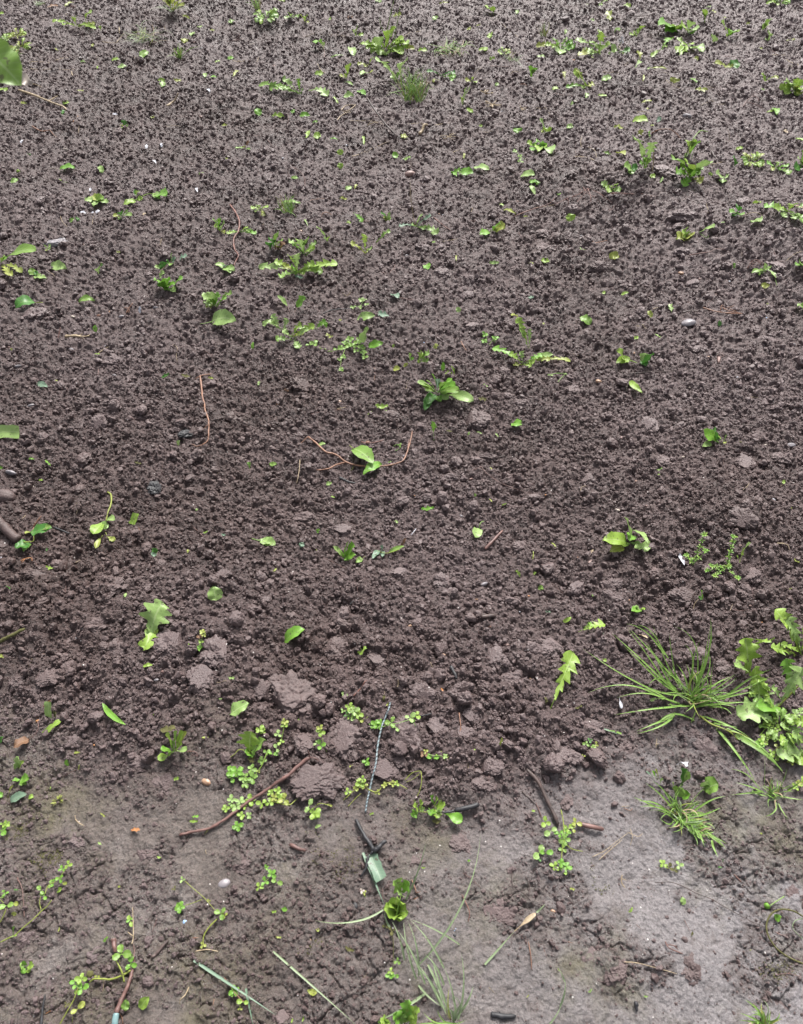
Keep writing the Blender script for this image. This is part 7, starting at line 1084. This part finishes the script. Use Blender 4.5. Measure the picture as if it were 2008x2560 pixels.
for x, y, w, d, lab, lm in [(150,765,120,90,'brown rounded clod beneath the trailing chickweed',None),(1520,270,180,110,'mossy-brown clod behind the grey-lilac stone, cracked','the mossy-brown clod'),(600,850,140,90,'flat smooth clod left of the brown chip',None),(300,1040,90,70,'dark round clod above the chickweed from the bottom edge',None),(930,220,170,80,'smooth pale slab pressed into the mud, left of the red stick',None),(590,640,100,70,'rounded wet clod left of the pale bare stalk',None),(1060,900,90,60,'clod touching the lower end of the flat dark splinter',None),(60,190,110,70,'grey rounded clod on the mossy mud at the left edge',None),(500,130,120,90,'dark crumbled clod in front of the pale curved stalk',None)]:
    blob('clod', 'clod', lab, 'clod', x, y, w, d, .45, 'clod', .2, lm)
# ---- tile 1,4
T(1, 4)
strand('stick', 'stick', 'charred forked black twig on the mud in front of the cord', 'char', [(560,0,.8),(590,60,1),(625,120,1.2),(660,170,1.2),(672,205,1)], 22, [[(672,205,1),(700,185,1.4),(735,150,1.6),(755,140,1.4),38],[(680,200,1.2),(650,120,1.2),11],[(640,230,.8),(625,310,.8),(590,370,.4),22],[(672,205,1),(650,225,.9),24]], 'fork', 'the charred forked twig', taper=1.2)
one('fallen_leaf', 'leaf', 'cut rectangular blue-green leaf piece lying on the charred twig', 'g6', (655,225,720,388,72,'t',1.2,None,.06), lm='the cut rectangular leaf')
one('loose_grass_blade', 'grass blade', 'grey-green blade running down beside the cut rectangular leaf', 'g6', (605,215,740,545,20,'b',1.2,None,.05))
plant('ground_ivy', 'weed', 'bright scalloped round leaf with a second leaf above it, bottom centre', 'g1', [(815,560,820,500,120,'o',4,'g1'),(820,590,735,570,100,'o',3.2,'g1'),(820,590,895,590,110,'o',3.2,'g1'),(815,600,800,640,90,'o',2.5,'g1'),(820,600,870,632,80,'o',2.5,'g1'),(820,560,770,555,70,'o',3.6,'g1'),(850,470,805,390,100,'l',4,'g2'),(855,470,900,400,90,'l',4,'g3'),(850,480,830,480,60,'o',3,'g4')], [[(815,640,1),(830,560,2.5),(850,470,3),8]], 'g2', lm='the scalloped round leaf')
tuft('grass_tuft', 'thin long-bladed grass fanning up from the bottom edge, right of centre', 1170, 1290,
     [(1355,95,.10,7,(950,940)),(945,940,.06,4,(1110,1200)),(885,640,.06,5,(960,1000)),(905,640,.03,4,(1120,950)),(1010,140,.03,9,(880,520)),(1120,940,.03,4,(1200,1250)),(1230,850,.06,6,(1210,1280)),(910,640,0,4.5,(1220,800)),(865,650,-.05,4,(945,1020)),(1310,1060,.05,3,(1220,1240)),(690,1290,-.05,1,(1000,1110)),
      (820,700,.03,3.5,(1000,1050)),(1000,860,.05,4,(1120,1060)),(1100,1190,.06,2,(960,1060)),(1120,1200,-.03,2,(1020,930)),(300,645,-.12,.8,(735,590)),(740,590,-.05,2,(780,700)),(790,650,.04,3,(870,900)),(1040,850,-.04,3,(1150,1220)),(960,930,.03,3,(1100,1190)),(1060,1080,-.03,2,(1160,1270))],
     'gy', 17, lm='the long-bladed bottom grass', auto=(8, 150, 5, 40, 170), spread=16)
tuft('grass_tuft', 'low blades lying along the bottom edge under the long-bladed grass', 1140, 1300, [(940,1305,0,.6),(1340,1310,.1,.6),(990,1230,-.15,1),(1080,1215,-.1,1.5),(1260,1280,.1,1)], 'gr', 11)
one('loose_grass_blade', 'grass blade', 'dark stiff grass blade running down right at the bottom, left of centre', 'gy', (35,845,560,1310,13,'b',.8,None,.04), lm='the dark stiff blade')
one('fallen_leaf', 'leaf', 'small yellow scale leaf on the dark stiff grass blade', 'y', (315,1115,250,1090,36,'o',1.2))
one('loose_grass_blade', 'grass blade', 'thin pale blade with a dry folded tip, right of the long grass', 'gy', (1380,930,1570,715,14,'b',1,None,.05))
one('dead_leaf', 'leaf', 'dry folded straw-coloured blade tip on the right mud', 'moss', (1570,715,1709,598,30,'s',1.2,'straw',.08), lm='the dry folded blade tip')
creeper('chickweed', 'chickweed', 'small sprouts with tiny leaves hanging below the scalloped leaf', 'g2', [[(740,660,.6),(790,720,.8),(800,850,.6),(795,960,.4),5]], [(750,680,24,3,.8,'moss'),(790,710,30,3,.8,'moss'),(825,905,24,3,.6,'g2'),(780,970,28,3,.6,'g1'),(780,1000,34,2,.5,'g3'),(805,1000,34,2,.5,'g3')], 'moss', lm='the hanging sprouts')
plant('groundsel', 'weed', 'bright lobed seedling at the bottom edge, left of the long-bladed grass', 'g1', [(870,1290,895,1150,90,'l',4,'g3'),(880,1290,960,1200,90,'l',4,'g1'),(870,1300,920,1210,80,'l',3,'g1'),(860,1300,800,1240,90,'l',3,'g3'),(780,1300,715,1290,80,'l',2),(850,1310,850,1230,80,'l',2,'g2'),(900,1310,950,1280,90,'l',2),(740,1320,740,1270,80,'l',1.5,'g3')], lm='the bright lobed bottom seedling')
blob('snail_shell', 'shell', 'glossy orange-brown oval seed or shell right of the scalloped leaf', 'rust', 948, 505, 42, 56, .8, 'pebble', .5, 'the orange-brown seed')
strand('twig', 'twig', 'short forked red twig above the orange-brown seed', 'rust', [(915,385,.4),(935,430,.8),(945,470,1)], 8, [[(945,470,1),(975,460,1.2),5]])
blob('snail_shell', 'shell', 'pale translucent shell fragment under the long grass blade', 'pale', 1090, 725, 54, 60, .4, 'chip', .5, 'the pale shell fragment')
blob('chip', 'chip', 'pale blue chip with a black crumb, right of the shell fragment', 'blue', 1188, 700, 44, 40, .4, 'chip', .5, 'the pale blue chip')
blob('charcoal', 'charcoal', 'black crumb right below the pale blue chip', 'char', 1190, 735, 34, 26, .6, 'chip', .4)
blob('charcoal', 'charcoal', 'matt black lump left of the scalloped leaf', 'char', 550, 545, 60, 90, .5, 'chip', .3, 'the matt black lump')
blob('chip', 'chip', 'small beige square wood chip on the mud, bottom left of centre', 'tan', 262, 775, 32, 50, .5, 'chip', .6, 'the beige square chip')
blob('chip', 'chip', 'narrow bright orange chip in a dark hollow at the bottom', 'orange', 510, 1135, 22, 56, .5, 'chip', .6, 'the bright orange chip')
strand('charcoal', 'charcoal', 'long blue-black piece of bark near the bottom edge, right of centre', 'char', [(1420,1245,.3),(1490,1255,.5),(1580,1255,.3)], 42, [[(1480,1245,.5),(1475,1225,.8),10]], 'nub', 'the blue-black bark piece')
strand('stick', 'stick', 'short half-buried brown stick on the mud left of the charred twig', 'brown', [(140,160,.3),(190,185,.6),(240,200,.3)], 26)
strand('root', 'root', 'thin red root hooked over the mud, right of the long grass', 'root', [(1235,480,.3),(1270,550,.7),(1285,600,.7),(1275,655,.3)], 9)
strand('root', 'root', 'reddish rootlet upright on the mud at the right of the bottom centre', 'rust', [(1660,780,.5),(1675,870,.6),(1680,960,.3)], 8)
strand('twig', 'twig', 'black wiry root by the right of the bottom centre tile', 'twig', [(1555,340,.3),(1565,430,.8),(1640,480,.6),(1690,540,.3)], 9, [[(1640,360,.3),(1670,430,.5),(1660,480,.5),7]])
creeper('seedling', 'seedling', 'tiny pale sprout with cream tip left of the scalloped leaf', 'y', [[(625,500,.2),(605,470,1),4]], [(600,455,20,3,1,'pale'),(615,470,16,3,.8)], 'g1')
bits([(320,47,44,20,20,'o','g4',1),(395,1075,1,0,1,'o','g1')][:1]+[(105,575,40,0,26,'r','g3'),(38,590,34,0,24,'j','g1'),(317,710,24,0,20,'r','y'),(68,755,36,0,20,'j','y'),(1280,265,20,0,14,'r','g3'),(990,310,30,0,14,'j','g1'),(1655,1130,30,50,10,'j','y'),(225,1275,44,80,14,'j','g1'),(155,1285,40,80,14,'j','g1'),(520,830,70,-20,34,'j','moss'),(1075,15,60,0,40,'j','moss')])
lines([('brown',4,(1240,340),(1300,385),(1360,440)),('straw',3,(1010,920),(1050,1000)),('twig',12,(1040,960),(1055,1030)),('brown',3,(730,440),(735,520)),('twig',6,(750,1050),(775,1020)),('straw',3,(600,1020),(630,990)),('straw',3,(1405,1070),(1450,1110)),('brown',4,(1650,800),(1640,740))], 'thin twig', 'twig', 'twig')
stones([(272,128,34,20,'white'),(650,885,16,16,'white'),(1315,995,18,16,'white'),(728,955,14,12,'white'),(1635,385,26,24,'blue'),(98,372,24,20,'orange'),(902,240,14,14,'pale'),(882,103,14,12,'white'),(372,365,16,14,'pale'),(430,520,14,12,'pale'),(110,390,18,30,'orange'),(690,800,20,16,'pink'),(480,175,20,20,'twig'),(640,970,12,10,'white'),(485,80,12,12,'white')])
for x, y, w, d, lab, lm in [(1250,155,170,130,'smooth rounded mud lump below the smooth leaf, right of centre',None),(1480,600,200,150,'large smooth sunken clod right of the long grass','the sunken smooth clod'),(950,250,180,90,'smooth flattened clod right of the charred forked twig',None),(540,760,90,80,'small smooth wet clod above the greenish puddle mark',None),(240,680,120,90,'broken clod left of the matt black lump',None),(1690,140,110,120,'wet dark clod left of the right-hand chickweed',None),(1180,240,90,50,'small clod left of the top of the longest grass blade',None)]:
    blob('clod', 'clod', lab, 'clod', x, y, w, d, .35, 'clod', .12, lm)
# ---- tile 2,4
T(2, 4)
creeper('chickweed', 'chickweed', 'chickweed strand hanging down over the mud beside the short brown stick', 'g1', [[(160,-60,1),(175,20,1),(180,130,1),(165,220,.8),(165,300,.4),8],[(180,150,1),(230,190,.6),(300,205,.3),7]], [(95,75,50,2,1,'g4'),(150,90,36,3,1,'g3'),(205,60,40,3,1,'g1'),(185,135,40,4,1,'g2'),(170,190,34,3,.8,'g2'),(120,300,34,4,.6,'g1'),(165,280,36,4,.8,'g3'),(190,300,40,4,.6,'g3'),(180,325,30,3,.4,'g1'),(255,25,40,3,1,'y'),(235,60,34,3,1,'y'),(200,85,30,3,1,'g3'),(60,20,44,3,1,'g1')], 'y', lm='the hanging chickweed strand')
creeper('seedling', 'seedling', 'pair of round pale leaves left of the hanging chickweed strand', 'g4', [], [(20,215,56,2,1,'g4'),(60,215,46,2,1.2,'g3'),(15,250,30,2,.5,'g5')], 'g1', lm='the round pale leaf pair')
strand('stick', 'stick', 'short thick brown stick pressed in the mud, right of the chickweed', 'brown', [(265,28,.6),(340,45,.8),(430,65,.5)], 34, lm='the short thick stick', taper=.85, knots=.06)
strand('stick', 'stick', 'charred dark stick end pointing down to the chickweed strand', 'twig', [(-60,-320,.6),(20,-230,.8),(70,-120,.9),(120,-20,.7),(140,35,.4)], 24, [[(20,-200,.8),(60,-190,.8),7]], lm='the charred slanting stick', taper=1.1)
creeper('weed', 'weed', 'faint mossy sprigs in the middle of the right mud', 'moss', [[(790,310,.2),(850,290,.5),3]], [(810,285,34,4,.4,'g1'),(850,310,30,3,.4,'moss'),(910,295,34,3,.5,'g4'),(880,320,24,3,.3,'moss')], 'y', lm='the faint mossy sprigs')
strand('straw', 'straw', 'bundle of dry brown grass fibres on the mud, upper left of the smooth mud', 'straw', [(360,240,.3),(440,200,.6),(510,145,.8),(590,85,.5)], 5, [[(400,260,.3),(480,190,.6),(550,130,.5),5],[(590,85,.6),(650,110,.4),(680,90,.2),5],[(600,60,.3),(615,110,.6),(600,170,.3),4]], 'fibre', 'the dry grass fibres')
strand('straw', 'straw', 'small yellow forked straw, on the right mud below the dry fibres', 'straw', [(550,355,1),(545,400,.6),(570,440,.3)], 10, [[(548,380,.8),(580,390,.4),6]], lm='the small yellow straw')
blob('chip', 'chip', 'short beige cylinder-like chip on the mud, left of the smooth area', 'tan', 110, 585, 46, 28, .7, 'chip', .6, 'the short beige chip')
o = blob('berry', 'berry', 'round shiny green berry with a pale stalk, right mud', 'g3', 1467, 556, 56, 56, 1.0, 'pebble', .8, 'the shiny green berry')
berry_stalk(o, [Q(1490, 552, 1), Q(1530, 525, 1.2), Q(1585, 490, 1.4)], 4*mm(1467, 556))
one('fallen_leaf', 'leaf', 'small bright leaf inside the curved stem, right of the berry', 'g3', (1515,640,1565,620,44,'o',1.5,'g3'))
strand('tendril', 'stem', 'long curved dull green stem looping at the right edge', 'moss', [(1709,625,1),(1640,585,1.6),(1560,575,1.8),(1500,605,1.6),(1470,670,1.2),(1480,740,1),(1530,820,.8),(1610,880,.6),(1709,925,.4)], 13, lm='the long looping stem', taper=1.0, jit=.02, knots=.03)
strand('tendril', 'stem', 'dark curved stem at the right edge inside the looping stem', 'gy', [(1709,630,.8),(1650,650,.8),(1640,700,.6),(1709,770,.3)], 7)
strand('root', 'root', 'fine straw fibre across the dark clod in the mud', 'straw', [(560,910,.4),(640,915,.8),(740,940,.5),(900,985,.3)], 7, lm='the fine straw fibre')
blob('clod', 'clod', 'rounded sunken clod with a hole, in the bottom right mud', 'clod', 505, 965, 150, 130, .5, 'clod', .3, 'the rounded holed clod')
blob('clod', 'clod', 'spindle-shaped dark clod left of the rounded holed clod', 'clod', 265, 1005, 66, 130, .6, 'clod', .3, 'the spindle-shaped clod', rz=0)
blob('clod', 'clod', 'dark crumbly heap in the mud, right of the fine straw fibre', 'clod', 1000, 955, 150, 130, .5, 'clod', .3, 'the dark crumbly heap')
strand('twig', 'twig', 'splintered reddish twig lying above the dark crumbly heap', 'brown', [(825,780,.4),(850,820,.8),(935,858,.3)], 14, [[(830,800,.6),(880,805,.8),(905,830,.4),8]], lm='the splintered reddish twig')
strand('charcoal', 'charcoal', 'small upright black piece near the bottom edge, right', 'char', [(635,1160,.6),(645,1225,.3)], 30, lm='the small upright black piece')
tuft('grass_tuft', 'yellow-green mossy grass tuft cut by the bottom edge, right', 1440, 1320, [(1300,1235,0,2),(1330,1150,.05,4),(1380,1170,0,4),(1450,1210,0,4),(1290,1280,0,1),(1480,1240,0,3)], 'gr', 15, lm='the mossy bottom tuft', auto=(30, 110, 3, 0, 360), spread=30)
tuft('grass_tuft', 'thin dark blades at the left of the right-hand mud, bottom', 110, 1300, [(185,1020,.05,3,(150,1200)),(160,1190,.03,1.5,(85,1310)),(150,960,0,2,(180,1040)),(60,540,.02,1,(0,600))], 'gy', 13)
strand('root', 'root', 'dark branching root crack-like line across the right mud', 'twig', [(760,405,.2),(850,400,.4),(930,425,.5),(1030,475,.5),(1110,505,.5),(1180,545,.4),(1260,590,.3),(1350,640,.3),(1450,690,.2)], 7, lm='the dark line-like root')
strand('root', 'root', 'fibrous brown root strands at the right edge of the bottom mud', 'brown', [(1540,990,.3),(1610,985,.5),(1709,1010,.3)], 6, [[(1580,985,.4),(1640,1030,.3),4],[(1600,985,.4),(1650,960,.3),4]])
bits([(935,520,54,100,36,'o','g4',.6),(605,580,44,50,26,'j','g1',.6),(345,1095,36,40,20,'j','g4',.6),(1190,265,30,80,12,'j','g5',.8),(1170,312,30,0,10,'b','g5'),(1365,835,10,0,10,'r','y'),(230,445,40,-20,20,'j','y'),(995,730,34,80,20,'j','moss'),(1430,95,26,0,16,'j','y'),(700,1130,36,0,16,'j','g4'),(145,960,24,-50,10,'j','g1')])
lines([('twig',7,(1280,215),(1320,200),(1355,215)),('brown',14,(1260,350),(1290,380),(1310,400)),('brown',5,(945,640),(970,690),(985,715)),('brown',5,(640,670),(670,700)),('twig',10,(1455,1090),(1490,1140),(1505,1170)),('brown',5,(50,830),(70,880)),('brown',4,(940,745),(960,790)),('rust',5,(205,780),(235,790)),('twig',5,(840,450),(850,490)),('brown',9,(1530,720),(1580,750))], 'thin twig', 'twig', 'twig')
stones([(115,262,18,14,'root'),(1530,480,40,34,'twig'),(1210,250,20,16,'twig'),(1237,258,16,14,'twig'),(1430,750,34,26,'root'),(1250,1095,20,20,'twig'),(1405,500,24,20,'pink'),(320,832,22,20,'white'),(350,840,20,18,'pale'),(395,1250,24,22,'white'),(508,1257,18,18,'pale'),(700,628,18,18,'pale'),(405,527,20,16,'white'),(530,535,18,16,'white'),(1385,262,14,12,'white'),(1310,175,14,12,'pale'),
       (340,755,14,12,'tan'),(700,970,18,14,'pale'),(1180,1090,34,26,'pink'),(1280,965,16,14,'pale'),(1565,100,12,12,'blue'),(1440,690,18,16,'pale'),(290,555,18,16,'tan'),(405,305,14,14,'white'),(700,490,34,24,'grey'),(560,330,14,12,'white'),(1050,550,14,12,'white'),(415,660,14,14,'pale'),(800,1150,12,12,'white'),(620,735,12,12,'white'),(880,560,12,12,'pale'),(1290,590,14,12,'white')])
for x, y, w, d, lab, lm in [(350,860,120,140,'dark wet clod between the spindle-shaped and rounded holed clods',None),(70,930,110,80,'crumbled dark clod at the left of the bottom right mud',None),(1580,1190,90,70,'brownish lump near the lower right corner',None),(1380,480,90,70,'low lump left of the shiny green berry',None),(1640,470,130,90,'broad brown lump of earth above the looping stem',None),(1130,590,110,80,'shallow curved mud flake under the dark line-like root',None),(420,110,1,1,'',None),(860,90,90,60,'dark crumb heap beneath the spilling grass front',None)]:
    if w > 1: blob('clod', 'clod', lab, 'clod', x, y, w, d, .35, 'clod', .12, lm)
# ---- the near leaf reaching in from the left, close to the lens
def near(px, py, dist): x, dy, dz = ray(px, py); v = Vector((x, dy, dz)); return Vector((0, 0, CAM_H))+v*dist
e = empty('hanging_leaf', near(-60, 90, .62)); tag(e, 'large out-of-focus green leaf hanging in at the left edge close to the lens', 'leaf', None, (25, 165)); LAND.append(('the hanging leaf', 25, 165))
A = near(-50, 112, .60); B = near(54, 214, .62); mb = MB(); addleaf(mb, A, B, 105*.60*TF/1280, 'o', .05, .12, 0, -.5, False); mb.build('blade', 'g2', e, A)
mb = MB(); addtube(mb, [near(-420, -260, .60), near(-220, -90, .60), A], .0022, .0016, 7, 0); mb.build('stalk', 'g2', e, A)
# ---- moss films on the trodden mud
def moss(x, y, w, h, n, seed, label):
    R_ = random.Random(seed); mb = MB(); c0 = P(*px_(x, y)); k = mm(x, y)
    q = np.array([[R_.uniform(-1, 1)*w*k*.75, R_.uniform(-1, 1)*h*k*.95] for i in range(n*3)]); f = fbm((q[:, 0]+c0.x)*17, (q[:, 1]+c0.y)*17, 4, 77, .7)-.35*((q[:, 0]/(w*k*.7))**2+(q[:, 1]/(h*k*.8))**2)
    for (a, b), v in zip(q, f):
        if v < -.02+R_.uniform(-.12, .12): continue
        X_, Y_ = c0.x+a, c0.y+b; A = Vector((X_, Y_, float(surf(np.array([X_]), np.array([Y_]))[0]))); l = R_.uniform(.001, .0032); b = R_.uniform(0, 6.28)
        addleaf(mb, A, A+Vector((math.cos(b)*l, math.sin(b)*l, R_.uniform(.0003, .0015))), l*.5, 'r', .1, .3, 0, None, False)
    o = mb.build('moss', 'moss', None, P(*px_(x, y))); o['kind'] = 'stuff'; o['category'] = 'moss'; o['label'] = label
T(0, 4); moss(230, 60, 330, 130, 1300, 1, 'yellow-olive moss film on the left edge mud'); moss(300, 290, 170, 160, 700, 2, 'olive moss streak left of the long trailing chickweed')
T(1, 4); moss(420, 250, 260, 240, 400, 4, 'thin moss film left of the charred forked twig'); moss(350, 800, 240, 130, 300, 5, 'thin moss film right of the beige square chip')
T(2, 4); moss(1520, 930, 300, 120, 500, 6, 'brownish moss patch at the right edge of the bottom mud'); moss(430, 400, 160, 140, 200, 7, 'faint moss stain left of the small yellow straw')
finish_labels()
def build_crumbs():
    p = np.concatenate(pts); s_ = np.concatenate(scl); r_ = np.concatenate(rot); k = np.concatenate(ins)
    me = bpy.data.meshes.new('soil_crumbs'); me.vertices.add(len(p)); me.vertices.foreach_set('co', p.astype(np.float32).ravel())
    a = me.attributes.new('scl', 'FLOAT_VECTOR', 'POINT'); a.data.foreach_set('vector', s_.astype(np.float32).ravel())
    a = me.attributes.new('rot', 'FLOAT_VECTOR', 'POINT'); a.data.foreach_set('vector', r_.astype(np.float32).ravel())
    a = me.attributes.new('pick', 'INT', 'POINT'); a.data.foreach_set('value', k.astype(np.int32))
    o = bpy.data.objects.new('soil_crumbs', me); SC.collection.objects.link(o)
    o['kind'] = 'stuff'; o['label'] = 'loose dark crumbs and small lumps of moist garden soil'; o['category'] = 'soil'
    g = bpy.data.node_groups.new('spread', 'GeometryNodeTree')
    g.interface.new_socket('Geometry', in_out='INPUT', socket_type='NodeSocketGeometry'); g.interface.new_socket('Geometry', in_out='OUTPUT', socket_type='NodeSocketGeometry')
    gi = g.nodes.new('NodeGroupInput'); go = g.nodes.new('NodeGroupOutput'); iop = g.nodes.new('GeometryNodeInstanceOnPoints')
    ci = g.nodes.new('GeometryNodeCollectionInfo'); ci.inputs['Collection'].default_value = crumb_col
    ci.inputs['Separate Children'].default_value = True; ci.inputs['Reset Children'].default_value = True
    def na(nm, t):
        a = g.nodes.new('GeometryNodeInputNamedAttribute'); a.data_type = t; a.inputs[0].default_value = nm; return a.outputs[0]
    e2r = g.nodes.new('FunctionNodeEulerToRotation')
    g.links.new(na('rot', 'FLOAT_VECTOR'), e2r.inputs[0]); g.links.new(e2r.outputs[0], iop.inputs['Rotation'])
    g.links.new(na('scl', 'FLOAT_VECTOR'), iop.inputs['Scale']); g.links.new(na('pick', 'INT'), iop.inputs['Instance Index'])
    iop.inputs['Pick Instance'].default_value = True
    g.links.new(gi.outputs[0], iop.inputs['Points']); g.links.new(ci.outputs[0], iop.inputs['Instance']); g.links.new(iop.outputs[0], go.inputs[0])
    md = o.modifiers.new('spread', 'NODES'); md.node_group = g
    print('crumbs', len(p))
def trim_crumbs():
    """loose crumbs that would poke through a leaf, clod or stalk lying on them are left out"""
    for k in range(len(pts)):
        p = pts[k]; r = scl[k][:, 0]; i = ((p[:, 0]-CAPX0)/CAPS).astype(int).clip(0, 1599); j = ((p[:, 1]-CAPY0)/CAPS).astype(int).clip(0, 1759)
        ok = p[:, 2]+r*.75 < CAP[i, j]
        pts[k] = p[ok]; scl[k] = scl[k][ok]; rot[k] = rot[k][ok]; ins[k] = ins[k][ok]
trim_crumbs(); build_crumbs()
